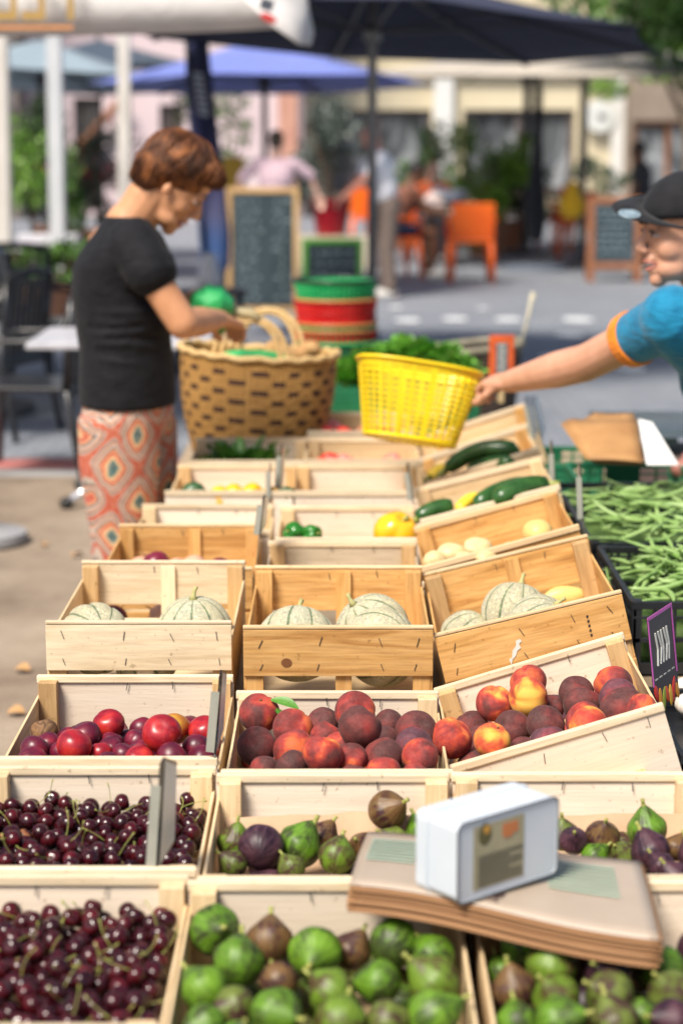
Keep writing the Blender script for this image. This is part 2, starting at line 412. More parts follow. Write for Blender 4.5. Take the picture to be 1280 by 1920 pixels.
# ------------------------------------------------------------------ crates
STAPLE = plain('staple_steel', (.10, .10, .11), .45, .8)
CR = {}
CORN = {}
def crate(key, label, xc, yb, zrim, L=.43, W=.348, H=.135, style='panel', tone='cream', post='pale', rot=(0, 0, 0), centre=None, detail=True, group='wooden fruit crates on the stall'):
    """xc,yb,zrim: middle of the back rim. Local frame: origin bottom centre, x across, y to the back."""
    M = Euler(rot).to_matrix().to_4x4()
    back = Vector((xc, yb, zrim))
    org = back - (M @ Vector((0, L/2, H)))
    t = thing('fruit_crate', label, 'crate', org, rot, group)
    CR[key] = (Matrix.Translation(org) @ M, W, L, H, t)
    q = random.Random(hash(key) % 1000 if False else sum(map(ord, key)))
    ps = .026
    tone2 = 'veneer' if (tone == 'cream' and style == 'panel') else tone
    for sx in (-1, 1):
        for sy in (-1, 1):
            m = MB(); cx, cy = sx*(W/2-.004-ps*.62), sy*(L/2-.0065-ps/2)
            m.box((cx, cy, H/2-.001), (ps*1.25, ps, H-.008)); m.build('corner_post', wood('z', post), t, bevel=.0012 if detail else 0)
    th = .0042
    for sy in (-1, 1):
        if style == 'slat':
            for (z0, z1) in ((H-.092, H-.004), (.004, .036)):
                MB().box((0, sy*(L/2-.004), (z0+z1)/2), (W, .008, z1-z0)).build('end_slat', wood('x', tone), t, bevel=.001 if detail else 0)
            MB().box((0.01, sy*(L/2-.0125), H/2-.002), (.030, .0085, H-.012)).build('centre_batten', wood('z', tone), t)
        else:
            MB().box((0, sy*(L/2-.0042), H/2-.003), (W, th, H-.01)).build('end_panel', wood('x', tone2), t)
    # rim laths: outside and inside face of each end
    for sy in (-1, 1):
        lt = 'cream' if tone in ('cream', 'grey', 'pale') else 'pale'
        if style == 'slat':
            MB().box((0, sy*(L/2-.0045), H+.0005), (W+.001, .0105, .006), (0, 0, q.uniform(-.002, .002))).build('rim_lath', wood('x', lt), t, bevel=.0015 if detail else 0)
        else:
            w2 = W+q.uniform(.001, .004)
            MB().box((q.uniform(-.001, .001), sy*(L/2-.0042), H-.0045), (w2, .0125, .0135), (0, 0, q.uniform(-.003, .003))).build('rim_lath', wood('x', lt), t, bevel=.002 if detail else 0)
    for sx in (-1, 1):
        h2 = H*.78
        MB().box((sx*(W/2-.0022), 0, h2/2), (.0044, L-.018, h2)).build('side_board', wood('y', tone if tone != 'cream' else 'pale'), t, bevel=.001 if detail else 0)
    MB().box((0, 0, .002), (W-.012, L-.02, .004)).build('bottom_board', wood('x', 'pale'), t)
    if detail:
        for sy in (-1, 1):
            xs = [-W*.41, -W*.08+q.uniform(-.01, .01), W*.2+q.uniform(-.01, .01), W*.42]
            for x in xs:
                zz = H-.022-q.uniform(0, .01); sl_ = q.uniform(-.5, .5)
                MB().box((x, sy*(L/2)+sy*.0012 if style == 'slat' else sy*(L/2-.0015), zz), (.0011, .0012, .017), (0, sl_, 0)).build('staple', STAPLE, t)
                if sy > 0:
                    MB().box((x+.004, L/2-.0108 if style != 'slat' else L/2-.0095, H-.013-q.uniform(0, .006)), (.0012, .0012, .014), (0, sl_*.5, 0)).build('staple', STAPLE, t)
                if style == 'slat':
                    MB().box((x+q.uniform(-.006, .006), sy*(L/2+.0006), H-.075), (.0012, .0014, .013), (0, sl_, 0)).build('staple', STAPLE, t)
    return t
def crate_px(key, label, a, b, roll=None, W=.348, D=None, yaw=0, pitch=0, **kw):
    """a, b: pixels of the left and right end of the back rim (used for rolled crates)"""
    ln = math.hypot(b[0]-a[0], b[1]-a[1]); D = D or W*F/ln
    c = at_d((a[0]+b[0])/2, (a[1]+b[1])/2, D)
    if roll is None: roll = math.atan2(a[1]-b[1], b[0]-a[0])
    return crate(key, label, c.x, c.y, c.z, W=W, rot=(pitch, -roll, yaw), **kw)

crate('M1', 'cream wooden crate of large green figs nearest the camera, left of the brown paper bags', -.022, 2.43, .65, L=.45)
crate('M2', 'cream crate of a few green and purple figs, just left of the tin', -.012, 2.865, .65, L=.43)
crate('M3', 'cream crate heaped with dark red peaches in the middle column', -.006, 3.32, .648, L=.44)
crate('M4', 'honey brown slatted crate of melons with a round knot on its front board', -.006, 4.06, .706, L=.52, H=.165, style='slat', tone='honey', post='honey')
crate('M5', 'greyish empty looking crate behind the knotted melon crate', .003, 4.60, .648, L=.44, tone='grey', post='tan')
crate('M6', 'pale crate holding a green bell pepper and a yellow bell pepper', .016, 5.05, .648, L=.42, tone='cream')
crate('M7', 'pale crate with only its tall back board showing behind the bell peppers', .043, 5.70, .648, L=.44, tone='cream', post='tan', detail=False)
crate('M8', 'pale crate of red tomatoes directly below the yellow basket', .066, 6.22, .648, L=.44, tone='pale', detail=False)
crate('M9', 'farthest pale crate of tomatoes beside the woven shopping basket', .066, 6.78, .648, L=.44, tone='pale', post='tan', detail=False)
crate('L1', 'cream crate of cherries in the lower left corner', -.372, 2.45, .65, L=.45)
crate('L2', 'cream crate of cherries second from the bottom in the left column', -.365, 2.90, .65, L=.43)
crate('L3', 'cream crate of dark red nectarines in the left column', -.366, 3.43, .646, L=.48, H=.145, post='tan')
crate('L4', 'pale slatted crate of melons behind the nectarines', -.380, 4.16, .695, L=.54, H=.16, style='slat', tone='cream', post='tan')
crate('L5', 'wavy grained honey coloured crate holding onions in the left column', -.371, 4.80, .648, L=.50, style='slat', tone='honey', post='honey')
crate('L6', 'cream crate rim showing just above the onion crate', -.352, 5.18, .628, L=.36, tone='cream')
crate('L7', 'cream crate of yellow peppers and small green squash', -.300, 5.70, .648, L=.44, tone='cream', post='tan', detail=False)
crate('L8', 'pale crate of dark greens in front of the woven shopping basket', -.284, 6.20, .648, L=.44, tone='cream', post='pale', detail=False)
crate('R1', 'cream crate of green and brown figs in the lower right corner', .342, 2.43, .65, L=.45, post='tan')
crate('R2', 'cream crate of purple and green figs on brown paper at the right edge', .352, 2.87, .65, W=.37, L=.43)
crate_px('R3', 'tilted cream crate of orange and red peaches in the right column', (815, 1294), (1165, 1185), L=.46, W=.355, H=.14, post='tan')
crate_px('R4', 'tilted honey brown slatted crate of melons with a torn white sticker', (797, 1077), (1095, 1004), L=.52, H=.165, style='slat', tone='honey', post='tan', W=.352, D=4.16)
crate_px('R5', 'tilted tan crate of yellow squash and potatoes', (778, 990), (1040, 917), L=.44, tone='honey', post='honey', D=4.70)
crate_px('R6', 'tilted pale crate of zucchini with its right end highest', (778, 917), (1012, 856), L=.44, tone='pale', D=5.30, detail=False)
crate_px('R7', 'tilted pale crate of zucchini and a yellow squash below the outstretched hand', (796, 858), (975, 800), L=.42, tone='pale', W=.33, D=5.95, post='honey', detail=False)
crate_px('R8', 'tilted pale crate of red tomatoes under the hand with the yellow basket', (815, 812), (972, 760), L=.40, tone='pale', W=.32, D=6.5, post='honey', detail=False)
# round knot on the front of the melon crate
kt = CR['M4'][4]
m = MB(); 
for i, rr in enumerate((.0085,)):
    vs = [(-.095+rr*1.15*math.cos(a), -.2612, .165-.066+rr*math.sin(a)) for a in [2*PI*j/20 for j in range(20)]]
    m.add(vs, [tuple(range(20))])
k = N('knot_wood'); tc = k.n('ShaderNodeTexCoord'); wv = k.n('ShaderNodeTexWave', wave_type='RINGS', rings_direction='Y'); mp = k.n('ShaderNodeMapping'); k.l(tc.outputs['Object'], mp.inputs[0])
mp.inputs['Location'].default_value = (.095, 0, -.099); k.l(mp.outputs[0], wv.inputs['Vector']); wv.inputs['Scale'].default_value = 130; wv.inputs['Distortion'].default_value = 1.5
k.col(k.ramp(wv.outputs['Fac'], [(.2, (.06, .02, .008)), (.8, (.26, .10, .03))])); k.set(rough=.6)
m.build('wood_knot', k.m, kt)
# torn sticker and ink stamp on the tilted honey crate
st_ = CR['R4'][4]; Hh = .165
m = MB(); yy = -.2612
outline = [(-.030, .070), (-.024, .072), (-.020, .085), (-.012, .092), (-.010, .102), (-.002, .103), (0, .098), (-.006, .094), (-.004, .086), (-.012, .082), (-.016, .074), (-.024, .068), (-.028, .058)]
m.add([(x-.022, yy, z+.02) for x, z in outline], [tuple(range(len(outline)))]); stk = m.build('torn_sticker', plain('sticker_paper', (.72, .68, .62), .6), st_)
m = MB()
for i in range(5): m.box((.105, -.2606, Hh-.03-i*.009), (.0035, .0014, .0045), (0, .3, 0))
m.build('ink_stamp', plain('ink', (.03, .02, .02), .7), st_)

# ------------------------------------------------------------------ placing fruit
def ray_local(key, px, py, z):
    M = CR[key][0]; I = M.inverted(); o = I @ Vector((0, 0, CZ)); d = (I.to_3x3() @ ray(px, py))
    t = (z-o.z)/d.z; return o+d*t
def relax(ps, key, it=40, free=()):
    _, W, L, H, _ = CR[key]; anc = [p[0].copy() for p in ps]
    for _ in range(it):
        for i in range(len(ps)):
            for j in range(i+1, len(ps)):
                d = ps[j][0]-ps[i][0]; l = d.length; mn = (ps[i][1]+ps[j][1])*.955
                if l < mn and l > 1e-6:
                    c = d*((mn-l)/l*.5)
                    ps[i][0] -= c; ps[j][0] += c
        for i, p in enumerate(ps):
            p[0] += (anc[i]-p[0])*.06
            if i in free: continue
            r = p[1]; lx = W/2-.006-r; ly = L/2-.009-r
            p[0].x = max(-lx, min(lx, p[0].x)); p[0].y = max(-ly, min(ly, p[0].y)); p[0].z = max(r+.004, p[0].z)
def deposit(key, rf, n, zfloor, ztop, seed=0, pre=(), K=50, margin=.008, xl=None):
    """drop balls one at a time on the lowest spot of the heap"""
    _, W, L, H, _ = CR[key]; q = np.random.default_rng(seed); P = [tuple(p[0])+(p[1],) for p in pre]; out = []
    for _ in range(n):
        r = rf(q); x = q.uniform(-W/2+margin+r, W/2-margin-r, K); y = q.uniform(-L/2+margin+r, L/2-margin-r, K)
        if xl is not None: x = q.uniform(xl[0], xl[1], K)
        z = np.full(K, zfloor+r)
        if P:
            A = np.array(P); d2 = (x[:, None]-A[None, :, 0])**2+(y[:, None]-A[None, :, 1])**2; rr = (r+A[None, :, 3])*.97
            h = np.where(d2 < rr**2, A[None, :, 2]+np.sqrt(np.maximum(rr**2-d2, 0)), -9); z = np.maximum(z, h.max(1))
        i = int(np.argmin(z))
        if z[i]+r > ztop: continue
        P.append((x[i], y[i], z[i], r)); out.append([Vector((x[i], y[i], z[i])), r])
    return out
def place(name, me, key, p, r, rot, label, cat, group=None, stem=None, sy=1):
    M = CR[key][0]; o = mesh_obj(name, me)
    e = Euler(rot).to_matrix().to_4x4()
    mw = Matrix.Translation(M @ p) @ M.to_3x3().to_4x4() @ e @ Matrix.Diagonal((r, r, r*sy, 1))
    o.matrix_world = mw; tag(o, label, cat, group)
    if stem is not None:
        s_ = mesh_obj('stem', stem, o)
    return o
ORD = ['first', 'second', 'third', 'fourth', 'fifth', 'sixth', 'seventh', 'eighth', 'ninth', 'tenth', 'eleventh', 'twelfth']
def rowlabels(items, desc, where, noun):
    """items: list of (px,py,look). label = look + place in its row, rows read front to back"""
    idx = sorted(range(len(items)), key=lambda i: -items[i][1]); n = len(idx)
    nr = max(1, round(n/6)); rows = [idx[i*n//nr:(i+1)*n//nr] for i in range(nr)]
    names = {1: ['only'], 2: ['front', 'back'], 3: ['front', 'middle', 'back'], 4: ['front', 'second', 'third', 'back']}.get(nr, ['front']+[ORD[i] for i in range(1, nr-1)]+['back'])
    out = {}
    for r_, row in enumerate(rows):
        row = sorted(row, key=lambda i: items[i][0])
        for c_, i in enumerate(row):
            pos = 'leftmost' if c_ == 0 else ('rightmost' if c_ == len(row)-1 else ORD[c_]+' from left')
            out[i] = '%s %s, %s in the %s row, %s' % (desc[items[i][3]], noun, pos, names[r_], where)
    return out
def hero(key, items, kindmap, noun, name, cat, where, group, z0=.02, desc=None, fill=None, special=None, rotf=None, free=(), stems=None, rscale=1.0):
    H = CR[key][3]; ps = []
    for (px, py, rp, kd, lift) in items:
        r = rp*rscale
        p = ray_local(key, px, py, H-z0+lift)
        # real radius from the pixel radius at that distance
        D = (CR[key][0] @ p - Vector((0, 0, CZ))).dot(Vector((0, CT, -ST)))
        ps.append([p, rp*D/F*rscale])
    relax(ps, key, 40, free)
    lab = rowlabels(items, desc, where, noun); q = random.Random(len(items)); outs = []
    for i, (px, py, rp, kd, lift) in enumerate(items):
        ms = kindmap[kd]; rot = rotf(q, i) if rotf else (q.uniform(-.8, .8), q.uniform(-.8, .8), q.uniform(0, 6.28))
        l = lab[i]
        if special and i in special: l = special[i][0]
        o = place(name, ms[i % len(ms)], key, ps[i][0], ps[i][1], rot, l, cat, group)
        outs.append(o)
        if stems: stems(o, i, q)
    if fill:
        n, rr, zt, kinds = fill
        fl = deposit(key, lambda q_: q_.uniform(rr*.92, rr*1.05), n, .004, zt, 5)
        for p, r in fl:
            if all((p-a[0]).length > (r+a[1])*.84 for a in ps):
                kd = q.choice(kinds); ms = kindmap[kd]
                place(name, q.choice(ms), key, p, r, (q.uniform(-2, 2), q.uniform(-2, 2), q.uniform(0, 6)), '%s lying under the top layer of %s' % (noun, where), cat, '%s under the top layer of %s' % (noun, where))
    return outs, ps
PD = {'dark': 'dark maroon', 'red': 'crimson red', 'orange': 'orange and red', 'yellow': 'golden orange', 'violet': 'violet bloomed dark', }
M3 = [(486, 1337, 38, 'red', .004), (482, 1400, 37, 'dark', 0), (549, 1366, 38, 'red', 0), (550, 1405, 39, 'red', 0), (552, 1432, 30, 'dark', 0), (606, 1418, 38, 'orange', .012), (608, 1356, 31, 'dark', -.01),
      (666, 1337, 39, 'red', .01), (678, 1366, 42, 'dark', .035), (613, 1384, 31, 'red', -.005), (635, 1404, 34, 'red', -.01), (653, 1429, 31, 'red', 0), (712, 1420, 37, 'dark', 0), (726, 1388, 32, 'dark', -.012),
      (724, 1358, 30, 'dark', -.008), (771, 1375, 40, 'dark', 0), (778, 1403, 38, 'violet', 0), (784, 1430, 35, 'red', -.004), (719, 1443, 33, 'red', -.008), (783, 1444, 29, 'red', -.01), (662, 1447, 25, 'dark', -.01), (498, 1440, 26, 'dark', -.01)]
sp3 = {8: ('large dusty dark peach perched on top of the heap, middle crate',), 0: ('red peach with a green leaf, back left corner of the middle crate',), 5: ('bright orange red peach at the front, left of centre, middle crate',)}
def leafstem(which, lo):
    def f(o, i, q):
        if i in which:
            l = mesh_obj('leaf', LEAF_ME, o); l.location = lo[0]; l.rotation_euler = lo[1]; l.scale = (lo[2],)*3
    return f
def peach_stems(which):
    def f(o, i, q):
        if i in which:
            mesh_obj('stem', PEACHSTEM, o); bpy.context.view_layer.update()
            for (lc, rt, s_) in which[i]:
                l = mesh_obj('leaf', LEAF_ME, o); mw = o.matrix_world.copy()
                l.matrix_basis = mw.inverted() @ Matrix.Translation(mw.translation+Vector(lc)) @ Euler(rt).to_matrix().to_4x4() @ Matrix.Diagonal((s_, s_, s_, 1))
    return f
def prot(spec):
    def f(q, i):
        if i in spec: return spec[i]
        return (q.uniform(-.9, .9), q.uniform(-.9, .9), q.uniform(0, 6.28))
    return f
hero('M3', M3, PEACH_M, 'peach', 'peach', 'peach', 'middle peach crate', 'peaches in the middle crate', desc=PD, fill=(45, .035, .10, ['dark', 'red', 'violet']), special=sp3,
     stems=peach_stems({0: [((.020, -.012, .026), (.5, .35, -.2), .050), ((.026, -.014, .012), (.4, 1.0, -.3), .042)]}), rotf=prot({8: (-.55, .45, -.6), 0: (.3, -.3, 1), 5: (.4, .2, 2)}))
R3 = [(851, 1391, 40, 'orange', .03), (920, 1326, 35, 'orange', .01), (990, 1280, 35, 'red', .0), (989, 1307, 38, 'yellow', .03), (890, 1357, 32, 'dark', -.01), (899, 1383, 25, 'dark', -.01), (959, 1368, 37, 'dark', 0),
      (1029, 1364, 37, 'dark', 0), (1036, 1325, 25, 'dark', -.01), (1076, 1302, 34, 'dark', 0), (1091, 1320, 36, 'dark', 0), (1149, 1284, 37, 'red', 0), (1158, 1308, 37, 'violet', 0), (1165, 1330, 43, 'dark', 0), (1094, 1360, 36, 'red', 0),
      (1119, 1382, 37, 'yellow', .004), (1184, 1348, 33, 'red', 0), (1199, 1361, 30, 'red', 0), (929, 1411, 35, 'yellow', .014), (982, 1404, 26, 'dark', -.01), (1029, 1405, 36, 'violet', 0), (882, 1430, 31, 'dark', -.01), (938, 1440, 28, 'orange', 0),
      (894, 1404, 20, 'dark', -.014), (985, 1428, 24, 'violet', -.015), (1060, 1384, 22, 'dark', -.02)]
spr = {0: ('orange red peach resting on the left edge of the tilted crate',), 3: ('golden orange peach on top of the heap near the back board, tilted crate',), 18: ('yellow and red peach with a small leaf at its stem, tilted crate',), 15: ('yellow orange peach against the front rim, tilted crate',)}
hero('R3', R3, PEACH_M, 'peach', 'peach', 'peach', 'tilted right crate', 'peaches in the tilted crate', desc=PD, fill=(45, .035, .10, ['dark', 'red', 'violet']), special=spr, free=(0,),
     stems=peach_stems({18: [((.008, -.012, .020), (.2, 1.35, -1.9), .030)]}), rotf=prot({0: (.9, -.5, 1.6), 3: (1.3, .1, -1.2), 18: (.45, .5, .5)}))
L3 = [(91, 1376, 27, 'rotten', 0), (89, 1394, 25, 'dark', -.006), (69, 1409, 29, 'dark', 0), (69, 1426, 29, 'dark', -.004), (120, 1383, 24, 'dark', -.006), (162, 1381, 31, 'dark', .01), (208, 1362, 31, 'red', .01), (144, 1409, 34, 'red', .012),
      (112, 1411, 25, 'dark', -.004), (211, 1394, 25, 'dark', -.004), (206, 1404, 24, 'dark', 0), (192, 1418, 23, 'red', 0), (225, 1417, 24, 'dark', .002), (205, 1434, 27, 'dark', -.004), (260, 1370, 24, 'dark', 0), (254, 1390, 25, 'dark', 0),
      (261, 1411, 25, 'dark', -.004), (261, 1425, 29, 'red', .002), (306, 1381, 38, 'red', .03), (344, 1368, 33, 'yellow', .01), (327, 1419, 32, 'dark', .004), (371, 1403, 28, 'dark', 0), (380, 1424, 29, 'dark', 0), (401, 1375, 31, 'red', .006),
      (412, 1403, 22, 'red', -.01), (300, 1432, 22, 'red', -.008), (164, 1432, 24, 'dark', -.008), (235, 1380, 22, 'dark', -.01), (100, 1436, 22, 'dark', -.01)]
ND = {'dark': 'dark glossy', 'red': 'bright red glossy', 'yellow': 'greenish yellow', 'rotten': 'shrivelled brown'}
spl = {18: ('largest bright red nectarine standing on top of the left heap',), 19: ('greenish yellow nectarine behind the largest red one',), 0: ('shrivelled brown nectarine in the back left corner',), 6: ('bright red nectarine against the white back board',)}
hero('L3', L3, NECT_M, 'nectarine', 'nectarine', 'nectarine', 'left crate', 'nectarines in the left crate', desc=ND, fill=(60, .027, .095, ['dark']), special=spl)
# figs
FD = {'green': 'bright green', 'lime': 'yellow green', 'dusk': 'dull green', 'brown': 'brownish', 'purple': 'dark purple', 'olive': 'olive striped'}
def fig_stems(o, i, q):
    mesh_obj('stem', FIGSTEM, o); mesh_obj('eye', FIGEYE, o)
M1 = [(388, 1745, 50, 'green', 0), (505, 1762, 46, 'brown', 0), (448, 1800, 50, 'green', .008), (590, 1790, 52, 'lime', 0), (522, 1838, 38, 'brown', 0), (362, 1852, 46, 'lime', 0), (435, 1890, 42, 'dusk', 0), (522, 1903, 52, 'green', .005), (618, 1858, 46, 'olive', 0),
      (640, 1912, 50, 'olive', .004), (380, 1925, 42, 'green', 0), (662, 1780, 38, 'brown', -.01), (740, 1767, 48, 'green', 0), (810, 1790, 42, 'green', 0), (705, 1842, 44, 'green', 0), (810, 1838, 52, 'olive', .006), (815, 1903, 52, 'lime', .006), (733, 1915, 42, 'dusk', 0), (450, 1950, 40, 'green', 0), (570, 1965, 42, 'dusk', 0), (720, 1975, 42, 'green', 0)]
hero('M1', M1, FIG_M, 'fig', 'fig', 'fig', 'front middle crate', 'figs in the front middle crate', desc=FD, z0=.035, fill=(30, .030, .085, ['green', 'dusk']), stems=fig_stems, rscale=.98, rotf=lambda q, i: (q.uniform(-1.5, 1.5), q.uniform(-1.5, 1.5), q.uniform(0, 6)))
R1 = [(960, 1785, 42, 'green', 0), (1035, 1805, 50, 'olive', .005), (945, 1852, 44, 'brown', 0), (1135, 1825, 44, 'purple', 0), (1040, 1868, 46, 'olive', 0), (1145, 1868, 48, 'dusk', .005), (1240, 1815, 44, 'green', 0), (1255, 1860, 45, 'dusk', 0), (950, 1915, 42, 'green', 0), (1045, 1915, 50, 'green', .005), (1150, 1912, 48, 'dusk', 0),
      (1255, 1915, 44, 'purple', 0), (1185, 1780, 38, 'green', 0), (1110, 1765, 38, 'brown', 0), (905, 1800, 34, 'green', -.01), (1200, 1900, 35, 'green', -.01), (1330, 1850, 44, 'green', 0), (1350, 1930, 44, 'dusk', 0), (1310, 1780, 40, 'purple', 0)]
hero('R1', R1, FIG_M, 'fig', 'fig', 'fig', 'front right crate', 'figs in the front right crate', desc=FD, z0=.035, fill=(30, .030, .085, ['brown', 'dusk', 'purple']), stems=fig_stems, rscale=.98, rotf=lambda q, i: (q.uniform(-1.2, 1.2), q.uniform(-1.2, 1.2), q.uniform(0, 6)) if i != 1 else (.1, .1, 0))
M2 = [(435, 1577, 33, 'olive', 0), (495, 1588, 43, 'purple', .004), (556, 1583, 42, 'green', 0), (605, 1568, 30, 'brown', -.004), (632, 1603, 34, 'olive', 0), (437, 1618, 27, 'dusk', -.008), (545, 1626, 26, 'dusk', -.01), (730, 1527, 37, 'brown', .02), (735, 1568, 28, 'dusk', -.006), (680, 1590, 30, 'brown', -.01), (790, 1560, 32, 'green', -.01)]
hero('M2', M2, FIG_M, 'fig', 'fig', 'fig', 'middle crate behind the bags', 'figs in the middle crate behind the paper bags', desc=FD, z0=.058, fill=(8, .028, .062, ['purple']), stems=fig_stems, rscale=1.02, rotf=lambda q, i: (1.5, q.uniform(-.4, .4), q.uniform(0, 6)) if i == 1 else (q.uniform(-.9, .9), q.uniform(-.9, .9), q.uniform(0, 6)))
R2 = [(1060, 1566, 32, 'dusk', 0), (1078, 1578, 28, 'purple', 0), (1132, 1570, 35, 'brown', 0), (1212, 1552, 40, 'green', .006), (1217, 1592, 40, 'purple', .004), (1238, 1622, 27, 'purple', 0), (1262, 1642, 31, 'violetfig', 0), (1268, 1588, 26, 'brown', -.01), (1165, 1600, 28, 'dusk', -.014), (1110, 1600, 28, 'green', -.012), (1300, 1600, 34, 'purple', 0), (1000, 1575, 30, 'green', -.01)]
FIG_M['violetfig'] = FIG_M['purple']; FD['violetfig'] = 'violet grey'
hero('R2', R2, FIG_M, 'fig', 'fig', 'fig', 'right crate behind the bags', 'figs in the right crate behind the paper bags', desc=FD, z0=.050, fill=(14, .028, .064, ['purple', 'dusk']), stems=fig_stems, rscale=.95, rotf=lambda q, i: (q.uniform(-.7, .7), q.uniform(-.7, .7), q.uniform(0, 6)))
# brown paper liners of the two fig crates
KRAFT = mottled('kraft_paper', (.40, .26, .15), (.50, .34, .21), 12, .75, .3, .002)
for kk, lb in (('M2', 'brown paper lining the middle fig crate behind the tin box'), ('R2', 'brown paper lining the right fig crate behind the tin box')):
    Mx, W_, L_, H_, t_ = CR[kk]; m = MB(); n = 30; vs = []; fs = []
    for i in range(n+1):
        x = (-W_/2+.012)+(W_-.024)*i/n; top = .082+.010*noise.noise(Vector((x*14, 3.3, ord(kk[0]))))
        for (y, z) in ((L_/2-.034-.004*noise.noise(Vector((x*20, 1, 1))), top), (L_/2-.036, .03), (L_/2-.06, .012), (-L_/2+.05, .012), (-L_/2+.034, .05)): vs.append((x, y, z))
    for i in range(n):
        for j in range(4): a = i*5+j; fs.append((a, a+1, a+6, a+5))
    m.add(vs, fs); o = m.build('paper_liner', KRAFT, None, smooth=True, solid=.0006); o.matrix_world = Mx; tag(o, lb, 'paper liner')
# cherries
def cherries(key, seed, where, top_n):
    H = CR[key][3]; allc = deposit(key, lambda q_: q_.uniform(.0122, .0138), 620, .055 if key == 'L1' else .045, H-.020 if key == 'L1' else H-.030, seed, K=40)
    pts = [(p, r) for p, r in allc]
    M = CR[key][0]; q = random.Random(seed)
    dc = (M.inverted() @ Vector((0, 0, CZ)))
    vis = []
    A = np.array([tuple(p) for p, r in pts]); c = np.array(tuple(dc))
    for i, (p, r) in enumerate(pts):
        d = (dc-p).normalized(); d = np.array(tuple(d)); rel = A-A[i]; t = rel@d; perp = np.linalg.norm(rel-np.outer(t, d), axis=1)
        block = np.sum(np.clip((r*1.5-perp)/r, 0, 1)[(t > r*.5)])
        w_ = M @ p; D = (w_-Vector((0, 0, CZ))).dot(Vector((0, CT, -ST))); px = 640+F*w_.x/D
        if px < -25: block += 50
        vis.append((block, i))
    vis.sort(); top = set(i for b_, i in vis[:top_n])
    rest = MB(); nstem = 0
    for i, (p, r) in enumerate(pts):
        if i in top:
            k_ = 0 if q.random() < .68 else 1
            if q.random() < .005: k_ = 2
            lab = {0: 'dark glossy cherry', 1: 'wine red cherry', 2: 'bright red cherry'}[k_]
            st = q.choice(CSTEM) if q.random() < .34 else None
            place('cherry', CH_M[k_], key, p, r, (q.uniform(-1.2, 1.2), q.uniform(-1.2, 1.2), q.uniform(0, 6)), '%s %s in the heap of %s' % (lab, 'with a thin green stem' if st else 'without a stem', where), 'cherry', '%ss %s in %s' % (lab.replace('cherry', 'cherrie'), 'with stems' if st else 'without stems', where), st)
        else: rest.ell(M @ p, r, None, 10, 7)
    tag(rest.build('cherries', CHERRY[0], None, smooth=True), 'dark cherries underneath and beyond the edge in %s' % where, 'cherries', kind='stuff')
cherries('L1', 3, 'the nearest left crate', 150)
cherries('L2', 9, 'the second left crate', 150)
# melons
MEL = [sphere_mesh('melon', MELON, ribbed_fn(1, i, 10, .055, .93, .05), 60, 34) for i in range(3)]
q = MB(); q.tube([(0, 0, .86), (.01, .01, .98), (.05, .02, 1.10), (.10, .03, 1.20)], [.14, .06, .05, .065], 10); MSTEM = small_mesh('stem', q, mottled('melon_stem', (.28, .28, .10), (.5, .45, .2), 60, .7))
def melons(key, items, grp):
    H = CR[key][3]
    for (px, py, rp, lift, rot, lb) in items:
        p = ray_local(key, px, py, H-.075+lift); D = (CR[key][0] @ p - Vector((0, 0, CZ))).dot(Vector((0, CT, -ST))); r = rp*D/F
        Wd, Ld = CR[key][1], CR[key][2]; p.y = max(-Ld/2+r+.012, min(Ld/2-r-.02, p.y)); p.x = max(-Wd/2+r+.004, min(Wd/2-r-.004, p.x))
        place('melon', MEL[px % 3], key, p, r, rot, lb, 'melon', grp, MSTEM)
def melons_at(key, items, grp):
    for n_, (x, y, z, r, rot, lb) in enumerate(items): place('melon', MEL[n_ % 3], key, Vector((x, y, z)), r, rot, lb, 'melon', grp, MSTEM)
melons_at('L4', [(-.095, -.165, .102, .071, (.9, -.9, 1), 'netted pale melon at the left end of the left melon crate'), (.006, -.19, .072, .064, (-.5, -.3, 2), 'low melon between two others in the left melon crate'), (.098, -.170, .120, .073, (.08, -.05, .3), 'tall melon standing stem up in the left melon crate')], 'melons in the left crate')
melons_at('M4', [(-.078, -.172, .112, .077, (-.5, .45, .6), 'pale green striped melon at the left of the middle melon crate'), (.080, -.174, .106, .076, (.5, 1.0, 0), 'front right melon with its stem turned aside, middle melon crate'), (.066, -.025, .102, .074, (-.4, -.5, 1), 'melon at the back right of the middle melon crate')], 'melons in the middle crate')
melons('R4', [(965, 1150, 64, .018, (.25, .5, 1.1), 'pale green striped melon on top in the tilted melon crate'), (1012, 1174, 63, .0, (.3, .8, 0), 'melon against the front board of the tilted melon crate'), (876, 1196, 54, -.01, (.7, -.5, 2), 'low melon at the left end of the tilted melon crate')], 'melons in the tilted crate')
# ------------------------------------------------------------------ vegetables in the rear crates
def lone(name, me, loc, r, rot, label, cat, group=None, scl=(1, 1, 1)):
    o = mesh_obj(name, me); o.location = loc; o.rotation_euler = rot; o.scale = (r*scl[0], r*scl[1], r*scl[2]); return tag(o, label, cat, group)
def on(key, px, py, z): return CR[key][0] @ ray_local(key, px, py, z)
def glossy(name, c1, c2, rough=.22, sc_=2): return mottled(name, c1, c2, sc_, rough, .05, .001)
PGREEN = glossy('pepper_green', (.012, .10, .012), (.03, .20, .02)); PYEL = glossy('pepper_yellow', (.85, .38, .008), (.90, .50, .02))
q = MB(); q.tube([(0, 0, .55), (.02, 0, .8), (.10, 0, 1.0)], [.12, .09, .10], 8); PSTEM = small_mesh('stem', q, STEM)
pg = sphere_mesh('bell_pepper', PGREEN, ribbed_fn(1, 1, 4, .28, .95, .3), 40, 24); py_ = sphere_mesh('bell_pepper', PYEL, ribbed_fn(1, 4, 3, .18, .95, .25), 40, 24)
